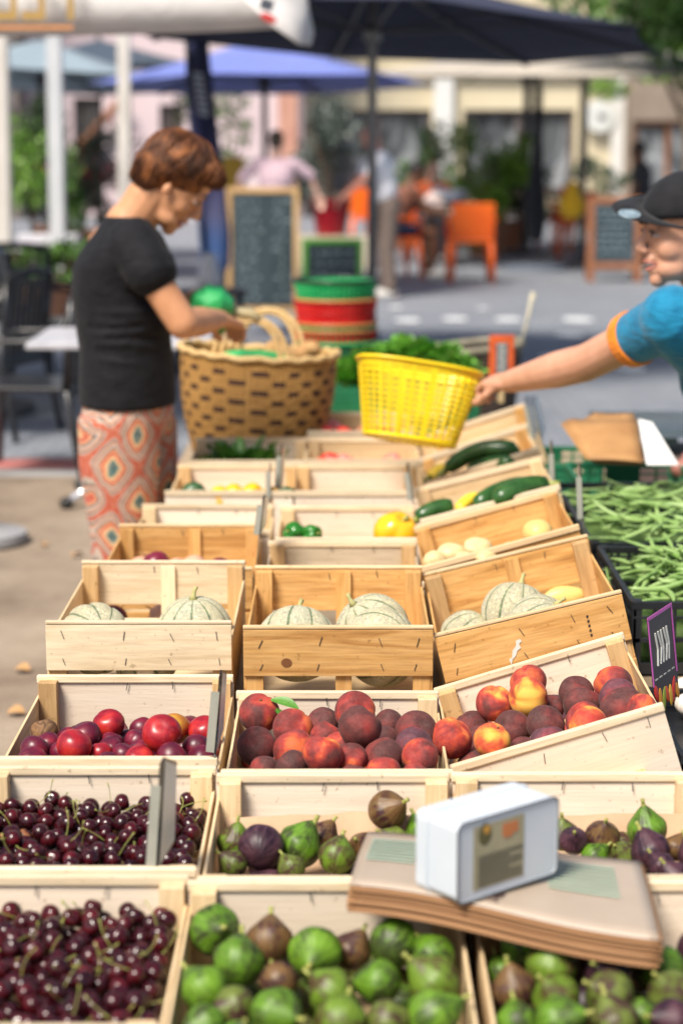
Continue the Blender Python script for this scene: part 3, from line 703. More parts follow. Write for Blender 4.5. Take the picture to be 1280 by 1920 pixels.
for (px, py, r, lab) in ((552, 1000, .030, 'left lobe shaped small green bell pepper in the bell pepper crate'), (585, 1003, .027, 'small green bell pepper lying right of another green one')):
    o = lone('bell_pepper', pg, on('M6', px, py, .115), r, (1.2, .3, px), lab, 'bell pepper', 'green bell peppers'); mesh_obj('stem', PSTEM, o)
o = lone('bell_pepper', py_, on('M6', 742, 1000, .128), .056, (.5, .3, .4), 'single large yellow bell pepper at the right end of its crate', 'bell pepper'); mesh_obj('stem', PSTEM, o)
# onions and the like
ONR = glossy('onion_red', (.10, .008, .02), (.22, .02, .045), .3, 3); ONP = glossy('onion_pale', (.55, .28, .18), (.72, .42, .28), .4, 25)
onm = sphere_mesh('onion', ONR, ribbed_fn(1, 2, 16, .01, .85, -.15)); onp = sphere_mesh('onion', ONP, ribbed_fn(1, 3, 16, .01, .85, -.15))
for (px, py, z, r, me, lab) in ((292, 1060, .075, .036, onm, 'dark red onion with a dried tip in the left onion crate'), (362, 1066, .070, .034, onp, 'pale pinkish onion right of the red onion'), (330, 1068, .062, .03, onp, 'pale onion half hidden between two onions'), (415, 1070, .066, .033, onm, 'dark onion at the right of the onion crate'),
                                (262, 1066, .062, .03, onp, 'pale onion at the left of the onion crate'),
                                (215, 1158, .045, .030, onm, 'dark onion glimpsed through the slot behind the left melons'), (305, 1158, .045, .034, onp, 'pink onion glimpsed through the slot behind the left melons')):
    o = lone('onion', me, on('L5', px, py, z), r, (.3, .9, px), lab, 'onion'); m = MB().tube([(0, 0, .75), (.02, 0, 1.05), (.08, 0, 1.3)], [.12, .06, .03], 6); m.build('onion_tip', plain('onion_tip', (.25, .10, .06), .8), o, smooth=True)
# yellow peppers and squash L7
SQG = glossy('squash_green', (.02, .06, .02), (.05, .12, .04), .35, 3); ZUC = mottled('zucchini_skin', (.012, .05, .010), (.04, .12, .025), 60, .28, .06, .001)
sq = sphere_mesh('squash', SQG, ribbed_fn(1, 5, 10, .08, .8, .1))
for i, (px, py, r, me, lab) in enumerate(((363, 925, .036, sq, 'small dark green squash at the left end of the yellow pepper crate'), (412, 930, .032, py_, 'leftmost yellow pepper beside the dark squash'), (440, 928, .034, py_, 'second yellow pepper from the dark squash'), (472, 926, .034, py_, 'third yellow pepper from the dark squash'),
                           (508, 930, .03, py_, 'yellow pepper beside the dark price card'), (538, 930, .03, sq, 'small dark squash at the right end of the yellow pepper crate'))):
    o = lone('squash' if me is sq else 'bell_pepper', me, on('L7', px, py+2, .115), r, (1.2, i, i*1.3), lab, 'squash' if me is sq else 'bell pepper'); mesh_obj('stem', PSTEM, o)
LEAFY = LEAFM
def leafy(name, label, cat, c, r, n, seed, L=.10, flat=.7, mat=None, group=None):
    q = random.Random(seed); m = MB()
    for i in range(n):
        a = q.uniform(0, 6.28); e = q.uniform(.05, 1.2); rr = r*q.uniform(.1, .8)
        p = Vector((math.cos(a)*rr, math.sin(a)*rr, q.uniform(0, r*.5*flat)))
        lm = leaf_mb(L*q.uniform(.7, 1.2), L*q.uniform(.45, .8), q.uniform(-.2, .7), 4)
        # frilly blades
        Mx = Matrix.Translation(p) @ Euler((q.uniform(-.5, .5), -e, a)).to_matrix().to_4x4()
        m.add([(x, y, z+.006*math.sin(y*400+x*90)) for x, y, z in lm.v], lm.f, Mx)
    o = m.build(name, mat or LEAFY, None, smooth=True); o.location = c; return tag(o, label, cat, group)
leafy('leafy_greens', 'dark leafy greens low in the crate before the woven basket', 'leafy greens', CR['L8'][0] @ Vector((-.02, .05, .06)), .13, 90, 3, .07, .4)
# tomatoes (big lumpy ones)
TOM = glossy('tomato_red', (.55, .03, .015), (.75, .07, .04), .25); TOMP = glossy('tomato_pink', (.62, .12, .10), (.80, .28, .22), .25)
tom = sphere_mesh('tomato', TOM, ribbed_fn(1, 7, 7, .10, .78, .2)); tomp = sphere_mesh('tomato', TOMP, ribbed_fn(1, 8, 7, .14, .78, .2))
def tomatoes(key, pts, z, where, grp):
    for i, (px, py, r, t_) in enumerate(pts):
        pos = ['leftmost', 'second', 'third', 'fourth', 'fifth', 'sixth', 'seventh', 'eighth'][i]
        o = lone('tomato', (tom, tomp)[t_], on(key, px, py, z), r, (.5*(i % 3-1), .6*(i % 2), i), '%s tomato, %s from left in %s' % (('red', 'pink streaked')[t_], pos, where), 'tomato', grp)
        MB().lathe([(.0, .62), (.10, .66), (.22, .70), (.05, .72)], 5).build('calyx', STEM, o)
tomatoes('M8', [(600, 873, .030, 0), (620, 866, .036, 0), (648, 868, .034, 1), (672, 876, .028, 1), (700, 876, .026, 0), (734, 867, .032, 1), (760, 876, .028, 0)], .10, 'the crate below the yellow basket', 'tomatoes in the nearer crate')
tomatoes('M9', [(604, 812, .040, 0), (622, 806, .044, 1), (648, 816, .036, 0), (684, 814, .036, 1), (720, 812, .036, 0)], .11, 'the farthest crate beside the woven basket', 'tomatoes in the farther crate')
tomatoes('R8', [(850, 822, .036, 0), (880, 813, .038, 0), (915, 802, .036, 0), (945, 795, .034, 0)], .085, 'the tilted crate under the hand', 'tomatoes in the tilted crate')
# zucchini
def zucchini(key, a, b, r, z, lab, mat=ZUC, bend=.03, name='zucchini', cat='zucchini'):
    pa = ray_local(key, a[0], a[1], z); pb = ray_local(key, b[0], b[1], z); pts = []; rs = []
    for i in range(13):
        t = i/12; p = pa.lerp(pb, t)+Vector((0, 0, math.sin(PI*t)*bend)); pts.append(p); e = min(1, math.sqrt(max(0, 1-((t-.5)*2)**8)))
        rs.append(r*max(.12, e)*(.86+.22*t))
    t_ = thing(name, lab, cat, CR[key][0].translation, CR[key][0].to_euler())
    MB().tube(pts, rs, 14).build('skin', mat, t_, smooth=True)
    d = (pts[0]-pts[1]).normalized()
    MB().tube([pts[0]+d*-.003, pts[0]+d*.018, pts[0]+d*.026], [r*.42, r*.3, r*.36], 7).build('stem', STEM, t_, smooth=True)
YSQ = mottled('yellow_squash_skin', (.68, .46, .12), (.80, .60, .24), 20, .45, .1, .001)
zucchini('R6', (1030, 908), (925, 945), .027, .13, 'large dark zucchini lying at the right of its tilted crate', bend=.015)
zucchini('R6', (990, 905), (890, 950), .024, .125, 'zucchini with a visible stem in the middle of its tilted crate', bend=.01)
zucchini('R6', (780, 975), (850, 952), .024, .125, 'short dark zucchini at the left end of its tilted crate', bend=.01)
zucchini('R6', (858, 958), (900, 935), .017, .125, 'slim yellow squash between the zucchini', mottled('bright_squash', (.85, .55, .03), (.9, .65, .06), 20, .35), .01, 'squash', 'squash')
zucchini('R7', (832, 884), (975, 845), .026, .13, 'long curved zucchini under the yellow basket side', bend=.03)
zucchini('R7', (875, 885), (965, 868), .022, .115, 'second zucchini lying in front of the long curved one', bend=.01)
zucchini('R7', (806, 895), (832, 880), .022, .12, 'bright yellow squash at the left end beside the long zucchini', _mc['bright_squash'], .0, 'squash', 'squash')
# potatoes and squash R5
POT = mottled('potato_skin', (.58, .43, .20), (.70, .56, .30), 3, .6, .2, .001)
for i, (px, py, r, s_, lab) in enumerate(((815, 1054, .026, (1, 1, 1), 'round pale squash at the left end of the tilted squash crate'), (848, 1040, .030, (1.2, 1, .9), 'pale squash behind the round one, tilted squash crate'), (898, 1030, .030, (1.35, 1, .9), 'knobbly pale yellow squash near the middle of the tilted crate'),
                                           (915, 1046, .024, (1.5, 1, .8), 'small flat squash against the front rim of the tilted crate'), (870, 1052, .022, (1.2, 1, 1), 'small squash between larger ones against the front rim'), (1008, 1000, .034, (1.65, 1.0, .95), 'largest smooth yellow squash at the right of the tilted crate'), (956, 1030, .02, (1.6, 1, .8), 'little flat squash left of the largest one'))):
    me = sphere_mesh('squash', YSQ if i in (5,) else POT, tuber_fn(1, i, 1, 1, 1, .22 if i in (2, 4) else .08))
    o = lone('squash', me, on('R5', px, py, .115), r, (0, 0.15, .3*i), lab, 'squash', None, s_)
# yellow things seen through the slot of the tilted melon crate
o = lone('squash', sphere_mesh('squash', YSQ, tuber_fn(1, 3, 1, 1, 1, .1)), on('R4', 1060, 1118, .05), .022, (0, 0, .2), 'yellow squash glimpsed behind the melons in the tilted crate', 'squash', None, (2.2, 1, 1))

# ------------------------------------------------------------------ black plastic crates of beans
BLK = mottled('black_plastic', (.010, .011, .013), (.022, .024, .028), 14, .32, .25, .001)
BEANM = mottled('bean_green', (.15, .28, .06), (.33, .47, .17), 25, .42, .12, .001)
def plastic_crate(name, label, x0, x1, y0, y1, z0, z1, mat, cat='crate', group=None, slots=9):
    t = thing(name, label, cat, ((x0+x1)/2, (y0+y1)/2, z0), (0, 0, 0), group); W, L, H = x1-x0, y1-y0, z1-z0
    def wall(nm, horiz, s, ln, off):
        m = MB(); th = .006
        def bx(u, z, du, dz, d=th, o2=0):
            if horiz: m.box((u, s*(off-th/2-o2), z), (du, d, dz))
            else: m.box((s*(off-th/2-o2), u, z), (d, du, dz))
        bx(0, H-.008, ln, .016, .012); bx(0, H-.034, ln-.004, .005, .009); bx(0, .012, ln-.004, .024); bx(0, H*.47, ln-.004, .010, .008)
        for i in range(slots+1):
            u = -ln/2+.006+(ln-.012)*i/slots; bx(u, H/2, .007, H-.03, .008)
        # solid middle grip plate
        bx(0, H*.72, ln*.30, H*.36, .003, .001)
        m.build(nm, mat, t, bevel=.0008)
    wall('end_wall', True, -1, W, L/2); wall('end_wall', True, 1, W, L/2); wall('side_wall', False, -1, L-.014, W/2); wall('side_wall', False, 1, L-.014, W/2)
    MB().box((0, 0, .003), (W-.016, L-.016, .005)).build('bottom', mat, t)
    for sx in (-1, 1):
        for sy in (-1, 1): MB().box((sx*(W/2-.010), sy*(L/2-.010), H/2+.002), (.022, .022, H+.003)).build('corner_post', mat, t, bevel=.003)
    return t
XB0, XB1 = .600, .985
plastic_crate('plastic_crate', 'black plastic crate of green beans, the nearer of the two at the right', XB0, XB1, 4.00, 4.56, .49, .645, BLK, group='black plastic crates of beans')
plastic_crate('plastic_crate', 'black plastic crate of green beans, the one farther back at the right', XB0-.01, XB1-.01, 4.60, 5.42, .49, .645, BLK, group='black plastic crates of beans')
def bean_mesh(seed):
    q = random.Random(seed); L = q.uniform(.11, .16); pts = []; n = 11; bx_, by_ = q.uniform(-.6, .6), q.uniform(-.35, .35)
    for i in range(n):
        t = i/(n-1)-.5; pts.append((t*L, bx_*L*(t*t)*1.0, by_*L*t*t))
    rs = [.0012]+[.0060*min(1, math.sin(PI*min(.5, (i/(n-1))*2.2)) )*(1+.10*math.sin(i*2.1+seed)) if i < n/2 else .0060*min(1, math.sin(PI*min(.5, (1-i/(n-1))*1.8)))*(1+.10*math.sin(i*2.1+seed)) for i in range(1, n-1)]+[.0008]
    return small_mesh('bean', MB().tube(pts, rs, 8, flat=.7), BEANM), L
BEANS = [bean_mesh(i) for i in range(12)]
qb = random.Random(21)
for ci, (ya, yb, nb, lb, gp) in enumerate(((4.05, 4.50, 130, 'pale green bean in the tangled heap of the nearer black crate', 'beans in the nearer black crate'), (4.64, 5.36, 116, 'pale green bean in the heap of the farther black crate', 'beans in the farther black crate'))):
    lay = 0
    for i in range(nb):
        me, L = qb.choice(BEANS); t = i/nb
        x = qb.uniform(XB0+.05, XB1-.04) if ci == 0 else qb.uniform(XB0+.04, XB1-.04); y = qb.uniform(ya+.03, yb-.03)
        cx, cy = (XB0+XB1)/2+.05, (ya+yb)/2
        mound = max(0, 1-((x-cx)/.24)**2)*max(0, 1-((y-cy)/(.6*(yb-ya)))**2)
        z = .582+.066*mound+t*.050
        o = mesh_obj('green_bean', me); o.location = (x, y, z); o.rotation_euler = (qb.uniform(-3, 3), qb.uniform(-.28, .28), qb.uniform(0, 6.28)); tag(o, lb, 'green bean', gp)
    if ci == 1:
        for i in range(46):
            me, L = qb.choice(BEANS); yb_ = qb.uniform(4.42, 4.80); o = mesh_obj('green_bean', me); o.location = (qb.uniform(XB0+.09, XB1-.02), yb_, .636+.034*math.cos((yb_-4.6)*6)+qb.uniform(-.01, .014)); o.rotation_euler = (qb.uniform(-3, 3), qb.uniform(-.2, .2), qb.uniform(.6, 2.4)); tag(o, 'pale green bean lying across the joint between the two black crates', 'green bean', 'beans bridging the two black crates')
    MB().box(((XB0+XB1)/2, (ya+yb)/2, .53), (XB1-XB0-.05, yb-ya-.05, .085)).build('bean_bed', mottled('bean_gap_shade', (.05, .10, .02), (.12, .19, .05), 25, .5), None, bevel=.02)  # block coloured darker than the beans, shade in the gaps put into it
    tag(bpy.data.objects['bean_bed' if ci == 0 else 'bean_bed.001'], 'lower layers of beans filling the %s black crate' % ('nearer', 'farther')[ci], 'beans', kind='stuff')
# one bean hanging over the edge and one fallen between
for (a, lb) in (((.630, 4.62, .652, .1, .1, .3), 'bean poking out over the left rim of the farther black crate'), ((.612, 4.35, .56, 1.3, 1.2, .5), 'bean wedged beside the left wall of the nearer black crate')):
    o = mesh_obj('green_bean', BEANS[2][0]); o.location = a[:3]; o.rotation_euler = a[3:]; tag(o, lb, 'green bean')

# ------------------------------------------------------------------ stall tables and cloth
TBL = mottled('table_board', (.30, .22, .14), (.42, .32, .21), 9, .6)
def trestle(name, label, x0, x1, y0, y1, z):
    t = thing(name, label, 'table', ((x0+x1)/2, (y0+y1)/2, 0)); W, L = x1-x0, y1-y0
    MB().box((0, 0, z-.015), (W, L, .03)).build('table_top', TBL, t, bevel=.003)
    m = plain('trestle_steel', (.25, .25, .27), .4, .6)
    for yy in (-L/2+.25, -L/6, L/6, L/2-.25):
        for sx in (-1, 1): MB().tube([(sx*(W/2-.08), yy-.18, 0), (sx*(W/2-.12), yy, z-.03)], .015, 8).build('leg', m, t, smooth=True); MB().tube([(sx*(W/2-.08), yy+.18, 0), (sx*(W/2-.12), yy, z-.03)], .015, 8).build('leg', m, t, smooth=True)
    return t
trestle('stall_table', 'long wooden trestle table under the crates', -.55, .56, 1.9, 8.1, .50)
trestle('stall_table', 'second trestle table carrying the black bean crates', .585, 1.03, 3.2, 7.0, .484)
# crates that sit low: packing under the raised ones
for (kk, lb) in (('M4', 'upturned empty crate propping up the middle melon crate'), ('L4', 'upturned empty crate propping up the left melon crate')):
    Mx, W_, L_, H_, t_ = CR[kk]; z1 = Mx.translation.z-.001; y = Mx.translation.y
    if z1 > .505: tag(MB().box((0, 0, 0), (W_-.04, L_-.06, z1-.501)).build('prop_board', wood('x', 'tan'), None, bevel=.002), lb.replace('upturned empty crate', 'wooden prop board'), 'board'); bpy.data.objects[[o.name for o in C.objects if o.name.startswith('prop_board')][-1]].location = (Mx.translation.x, y, (z1+.501)/2)
# sloping board that carries the tilted right column
m = MB(); a_ = CR['R3'][0]; 
rl = CR['R3'][0].to_euler().y
sb = thing('sloping_rack', 'sloping wooden rack under the tilted right column of crates', 'rack', (.34, 4.9, .50))
zz0 = min((CR[k_][0] @ Vector((-.17, 0, 0))).z for k_ in ('R3', 'R4', 'R5', 'R6', 'R7', 'R8'))
m.box((.0, 0, .055), (.30, 4.0, .012), (0, -R(15.5), 0)); m.build('rack_board', wood('y', 'tan'), sb)
for yy in (-1.7, -.6, .6, 1.7): MB().box((.10, yy, .040), (.02, .04, .078)).build('leg', wood('z', 'tan'), sb)
# white paper cloth on the right table behind the beans
WP = plain('white_paper', (.80, .80, .78), .7)
o = MB().box((.66, 5.75, .488), (.30, .55, .006)).build('paper_sheet', WP, None); tag(o, 'white paper sheet on the table left of the kraft bags', 'paper')
GPL = mottled('green_plastic', (.012, .12, .055), (.02, .18, .08), 10, .4, .1, .001)
plastic_crate('plastic_crate', 'small dark green plastic crate left of the kraft paper bags', .545, .80, 6.0, 6.35, .49, .60, GPL, slots=5)
plastic_crate('plastic_crate', 'green plastic crate under the kraft bags behind the beans', .66, 1.00, 5.46, 5.80, .49, .638, GPL, slots=5)
KRB = mottled('kraft_bag_paper', (.34, .17, .06), (.48, .26, .10), 8, .7, .3, .003)
kb = thing('paper_bag_pile', 'fanned pile of brown kraft bags lying on the green crate', 'paper bags', (.80, 5.55, .655), (0, 0, 0))
kb.location = at_d(1130, 868, 5.55)
bpy.context.view_layer.update()
qk = random.Random(6)
for i in range(9):
    sh_ = i*3.2; dd_ = i*.006
    cs = [at_d(1098+sh_, 862+i*.4, 5.50+dd_), at_d(1206-i*.5, 868, 5.50+dd_), at_d(1194-i*1.5, 786-i*1.6, 5.74+dd_), at_d(1050+sh_*2.4, 792-i*1.8+qk.uniform(-2, 2), 5.74+dd_)]
    m = MB(); n = 6; vs = []; fs = []
    for a in range(n+1):
        for bb in range(n+1):
            u, v_ = a/n, bb/n; p = cs[0]*(1-u)*(1-v_)+cs[1]*u*(1-v_)+cs[2]*u*v_+cs[3]*(1-u)*v_; p = p-kb.location+Vector((0, -.012*math.sin(PI*u), .006*math.sin(3*u+i))); vs.append(tuple(p))
    for a in range(n):
        for bb in range(n): k_ = a*(n+1)+bb; fs.append((k_, k_+1, k_+n+2, k_+n+1))
    m.add(vs, fs); m.build('bag', KRB, kb, smooth=True, solid=.0016)
wl_ = [at_d(1196, 786, 5.76), at_d(1222, 792, 5.74), at_d(1272, 872, 5.46), at_d(1212, 872, 5.46)]
m = MB(); m.add([tuple(p-wl_[0]) for p in wl_], [(0, 1, 2, 3)]); o = m.build('paper_sheet', WP, None, solid=.002); o.location = wl_[0]; tag(o, 'white folded paper leaning on the kraft bags', 'paper')
STL = plain('brushed_steel', (.45, .50, .53), .25, .9)
# weighing scale with a steel pan
s_ = thing('market_scale', 'market scale with a shallow steel pan at the right edge', 'scale', (1.05, 6.35, .49))
m = MB(); m.box((0, 0, .05), (.30, .32, .10)); m.build('body', plain('scale_body', (.10, .07, .065), .5), s_, bevel=.01)
m = MB(); m.box((0, 0, .165), (.46, .34, .006)); m.box((0, .17, .182), (.46, .004, .04)); m.box((-.23, 0, .182), (.004, .34, .04)); m.box((.23, 0, .182), (.004, .34, .04)); m.build('pan', STL, s_, bevel=.002)
MB().box((0, 0, .13), (.06, .06, .066)).build('pan_support', STL, s_)
for i, (x, y, z, r) in enumerate(((1.02, 5.78, .62, .034), (1.07, 5.80, .615, .032), (1.05, 5.86, .63, .034))):
    lone('sausage_onion' if False else 'shallot', sphere_mesh('shallot', glossy('shallot_skin', (.30, .10, .08), (.45, .2, .15), .4), tuber_fn(1, i, 1, 1, 1, .1)), (x, y, z), r, (0, 0, i), 'pinkish shallot, %s of three behind the beans' % ['leftmost', 'rightmost', 'farthest'][i], 'shallot', 'shallots behind the beans', (1.5, 1, 1))
plastic_crate('plastic_crate', 'green plastic crate of shallots at the right edge behind the beans', .99, 1.20, 5.60, 5.95, .49, .60, GPL, slots=4)
# garlic bulbs at the right edge near the pink sign
for i, (px, py, r) in enumerate(((1285, 1290, .024), (1290, 1322, .026), (1310, 1300, .026))):
    p = at_z(px, py, .53); lone('garlic_bulb', sphere_mesh('garlic_bulb', plain('garlic_skin', (.80, .70, .62), .5), ribbed_fn(1, i, 8, .12, .85, -.3)), p, r, (.2, .1, i), 'white garlic bulb at the right edge, %s of three' % ['upper', 'lower', 'outermost'][i], 'garlic', 'garlic bulbs')
plastic_crate('plastic_crate', 'black plastic crate of garlic bulbs at the right edge', .585, .90, 3.30, 3.72, .49, .54, BLK, slots=6)

# ------------------------------------------------------------------ kraft bag stack and tin
zb = .655; a1 = at_z(655, 1668, zb+.03); a2 = at_z(1238, 1752, zb+.03); a3 = at_z(1200, 1602, zb+.03); a4 = at_z(690, 1562, zb+.03)
bs = thing('paper_bag_stack', 'flat stack of brown kraft bags printed with green stripes, bearing the tin', 'paper bags', (0, 0, 0))
BAGM = mottled('bag_top_paper', (.35, .28, .215), (.43, .35, .28), 6, .38, .2, .002)
BAGE = mottled('bag_edge_paper', (.26, .125, .05), (.36, .19, .085), 6, .75, .2, .002)
def bil(u, v, z): 
    p = a1*(1-u)*(1-v)+a2*u*(1-v)+a3*u*v+a4*(1-u)*v
    return Vector((p.x, p.y, z+.006*math.sin(u*5.2+.6)*(1-.5*v)+.004*math.sin(v*4)-.008*u*u))
def sheet(name, z, du, dv, mat, nu=24, nv=10, u0=0, u1=1, v0=0, v1=1, parent=bs, solid=.0):
    m = MB(); vs = []; fs = []
    for i in range(nu+1):
        for j in range(nv+1):
            u = u0+(u1-u0)*i/nu; v = v0+(v1-v0)*j/nv; p = bil(u, v, z); vs.append((p.x+du, p.y+dv, p.z))
    for i in range(nu):
        for j in range(nv): k_ = i*(nv+1)+j; fs.append((k_, k_+nv+1, k_+nv+2, k_+1))
    m.add(vs, fs); return m.build(name, mat, parent, smooth=True, solid=solid)
qq = random.Random(4)
for i in range(18):
    sheet('paper_bag', zb+i*.00176, qq.uniform(-.005, .005)*(i < 17), qq.uniform(-.006, .004)*(i < 17)+ .0004*i, BAGE if i < 17 else BAGM, solid=.0011)
ztop = zb+.0325
GST = plain('green_print', (.36, .50, .38), .4)
for i in range(8):
    v0 = .40+i*.058; sheet('printed_stripe', ztop, 0, .0066, GST, 12, 2, .66, .90, v0, v0+.024)
    sheet('printed_stripe', ztop, 0, .0066, GST, 12, 2, .03, .20, v0-.02, v0+.004)
# the meandering outline printed on the bag
m = MB(); pts = []
for i in range(40):
    t = i/39; u = .30+.26*t+.012*math.sin(i*1.7); v = .14+.06*math.sin(t*5+1)+.012*math.sin(i*2.3)+(.50*max(0, t-.72)/.28*1.0)
    p = bil(u, v, ztop+.0004); pts.append((p.x, p.y+.0066, p.z))
m.tube(pts, .0016, 4); m.build('printed_outline', plain('dark_print', (.10, .06, .05), .5), bs)
# tin: computed from its corner pixels on the bag top
zt0 = ztop+.004; zt1 = zt0+.100
A = at_z(858, 1548, zt1); B_ = at_z(1046, 1492, zt1); Cc = at_z(766, 1518, zt1)
ln = (B_-A).length; wd = (Cc-A).length; yaw = math.atan2(B_.y-A.y, B_.x-A.x)
print('TIN', ln, wd, math.degrees(yaw), math.degrees(math.atan2(Cc.y-A.y, Cc.x-A.x)))
tin = thing('metal_tin', 'pale blue and white metal tin standing on edge on the paper bags', 'tin', (0, 0, 0))
ux = (B_-A).normalized(); uy = Vector((-ux.y, ux.x, 0)); tin.matrix_world = Matrix(((ux.x, uy.x, 0, A.x), (ux.y, uy.y, 0, A.y), (0, 0, 1, zt0), (0, 0, 0, 1)))
TW = mottled('tin_white', (.52, .57, .63), (.60, .64, .69), 7, .30, .06, .001); LN, HT, WD = ln, .100, max(.075, wd*.92)
m = MB()
def rrect(L0, H0, y, r=.010, n=5, grow=0):
    pts = []
    for cx, cz, a0 in ((L0-r, H0-r, 0), (r, H0-r, 90), (r, r, 180), (L0-r, r, 270)):
        for i in range(n+1):
            a = R(a0+90*i/n); pts.append((cx+(r+grow)*math.cos(a), y, cz+(r+grow)*math.sin(a)))
    return pts
def loft(rings, cap=True):
    m = MB(); n = len(rings[0]); vs = [p for r_ in rings for p in r_]; fs = []
    for i in range(len(rings)-1):
        for k_ in range(n): fs.append((i*n+k_, i*n+(k_+1) % n, (i+1)*n+(k_+1) % n, (i+1)*n+k_))
    if cap: fs.append(tuple(range(n))[::-1]); fs.append(tuple((len(rings)-1)*n+k_ for k_ in range(n)))
    return m.add(vs, fs)
loft([rrect(LN, HT, .0016, grow=-.003), rrect(LN, HT, .0015, grow=-.0005), rrect(LN, HT, 0, grow=.0), rrect(LN, HT, .003, grow=.0008), rrect(LN, HT, .005, grow=-.0005), rrect(LN, HT, WD-.022, grow=-.0005)]).build('body', TW, tin, bevel=0)
loft([rrect(LN, HT, WD-.024, grow=.0004), rrect(LN, HT, WD-.023, grow=.0025), rrect(LN, HT, WD-.020, grow=.0028), rrect(LN, HT, WD-.018, grow=.0012), rrect(LN, HT, WD-.003, grow=.0012), rrect(LN, HT, WD, grow=-.001)]).build('lid', TW, tin)
loft([rrect(LN, HT, .0001, grow=.0010), rrect(LN, HT, -.0012, grow=.0012), rrect(LN, HT, -.0012, grow=-.0002), rrect(LN, HT, .001, grow=-.0004)], False).build('seam', plain('tin_seam', (.22, .24, .26), .4, .5), tin)
lab = MB().box((LN*.41, .0010, HT*.50), (LN*.50, .0006, HT*.80)).build('paper_label', mottled('label_olive', (.30, .27, .17), (.38, .34, .22), 20, .6), tin)
m = MB()
for i in range(11):
    z = HT*.14+i*HT*.037; wv_ = LN*.44*(1 if i not in (4, 8) else .7); m.box((LN*.18+wv_/2+.004, .0002, z), (wv_, .0006, .0011))
m.build('label_text', plain('label_ink', (.10, .09, .06), .6), lab)
MB().ell((LN*.27, .0004, HT*.78), (.011, .0006, .014), None).build('label_picture', plain('label_dark', (.10, .09, .03), .6), lab)
MB().ell((LN*.285, .0001, HT*.83), (.006, .0006, .006), None).build('label_picture', plain('label_amber', (.50, .26, .04), .6), lab)
m = MB(); m.box((LN*.52, .0003, HT*.77), (.026, .0006, .014)); m.box((LN*.50, .0002, HT*.70), (.014, .0006, .008)); m.build('label_picture', plain('label_orange', (.52, .18, .06), .6), lab)
# a small white price tag stuck between the columns
o = MB().box((0, 0, 0), (.012, .003, .014)).build('price_tag', WP, None); o.location = at_y(850, 1475, 2.92); tag(o, 'tiny white tag in the gap above the tin', 'tag')

# ------------------------------------------------------------------ price cards
CARD = mottled('card_grey', (.68, .68, .60), (.78, .78, .72), 20, .35, .1, .001); SLATE = plain('slate_black', (.012, .014, .016), .3)
CHALK = plain('chalk', (.55, .55, .52), .9)
def price_card(label, px, y0, y1, D, yaw, w_=.12, face=SLATE, backm=CARD, lean=0, skew=.0, pxb=None):
    top = at_d(px, y0, D); bot = at_d(pxb or px, y1, D); h = (top-bot).length
    ax = math.atan2(top.x-bot.x, top.z-bot.z)
    t = thing('price_card', label, 'price card', bot, (0, ax, 0)); yw = R(yaw)
    T = Euler((0, 0, yw)).to_matrix().to_4x4()
    m = MB(); vs = [(-.0012, 0, .25*h), (-.0012, w_, .30*h), (-.0012, w_, h*.86), (-.0012, w_*.2, h), (-.0012, 0, h*.97)]
    n = len(vs); vs2 = [(.0012, y, z) for x, y, z in vs]
    m.add(vs+vs2, [tuple(range(n)), tuple(range(n, 2*n))[::-1]]+[(i, (i+1) % n, n+(i+1) % n, n+i) for i in range(n)], T); m.build('card', face, t)
    m = MB(); m.add([(.0022, .004, .27*h), (.0022, w_-.004, .32*h), (.0022, w_-.004, h*.84), (.0022, w_*.2, h*.975)], [(0, 1, 2, 3)], T); m.add([(-.0022, .004, .27*h), (-.0022, w_*.45, .32*h), (-.0022, w_*.4, h*.90), (-.0022, w_*.15, h*.96)], [(3, 2, 1, 0)], T); m.build('card_back', backm, t)
    m = MB(); m.box((-.0065, -.001, h*.55), (.013, .0012, h*.56), (0, .03, 0)); m.build('folded_edge', plain('card_edge', (.34, .34, .29), .5), t)
    m = MB(); m.tube([(0, .004, -.03), (0, .004, h*.5)], .0022, 6); m.tube([(0, .012, -.03), (0, .012, h*.5)], .0018, 6); m.build('holder_spike', plain('card_steel', (.35, .36, .33), .3, .8), t, smooth=True)
    return t
price_card('grey price card seen edge on between the two cherry crates and the fig crate', 305, 1415, 1700, 2.62, -10, .085, pxb=292)
price_card('grey price card seen edge on between nectarines and peaches', 414, 1256, 1465, 3.08, -3, .10, pxb=400)
price_card('narrow dark price card beside the onion crate', 494, 928, 1030, 4.55, -5, .10, pxb=484)
price_card('thin tall price card in the yellow pepper crate', 528, 832, 960, 5.4, -4, .10, pxb=522)
price_card('slim price card left of the tall one in the yellow pepper crate', 507, 868, 960, 5.35, 3, .08)
price_card('dark price card leaning between the empty crate and the zucchini', 762, 868, 962, 5.2, -4, .10, pxb=778)
price_card('thin price card standing at the black bean crate corner', 1084, 868, 1010, 4.62, -2, .10, pxb=1096)
price_card('thin price card standing at the right end of the zucchini crate', 1032, 826, 960, 5.15, -2, .10, pxb=1044)
price_card('silver price card nearest the hand above the tilted crates', 982, 742, 850, 6.0, -8, .14, plain('card_dark_silver', (.14, .15, .17), .3), plain('card_silver', (.62, .66, .68), .3), pxb=1010)
price_card('second silver price card behind the nearest one by the hand', 992, 744, 850, 6.2, -12, .14, plain('card_dark_silver', (.1, .1, .1)), plain('card_silver', (.6, .6, .6)), pxb=1022)
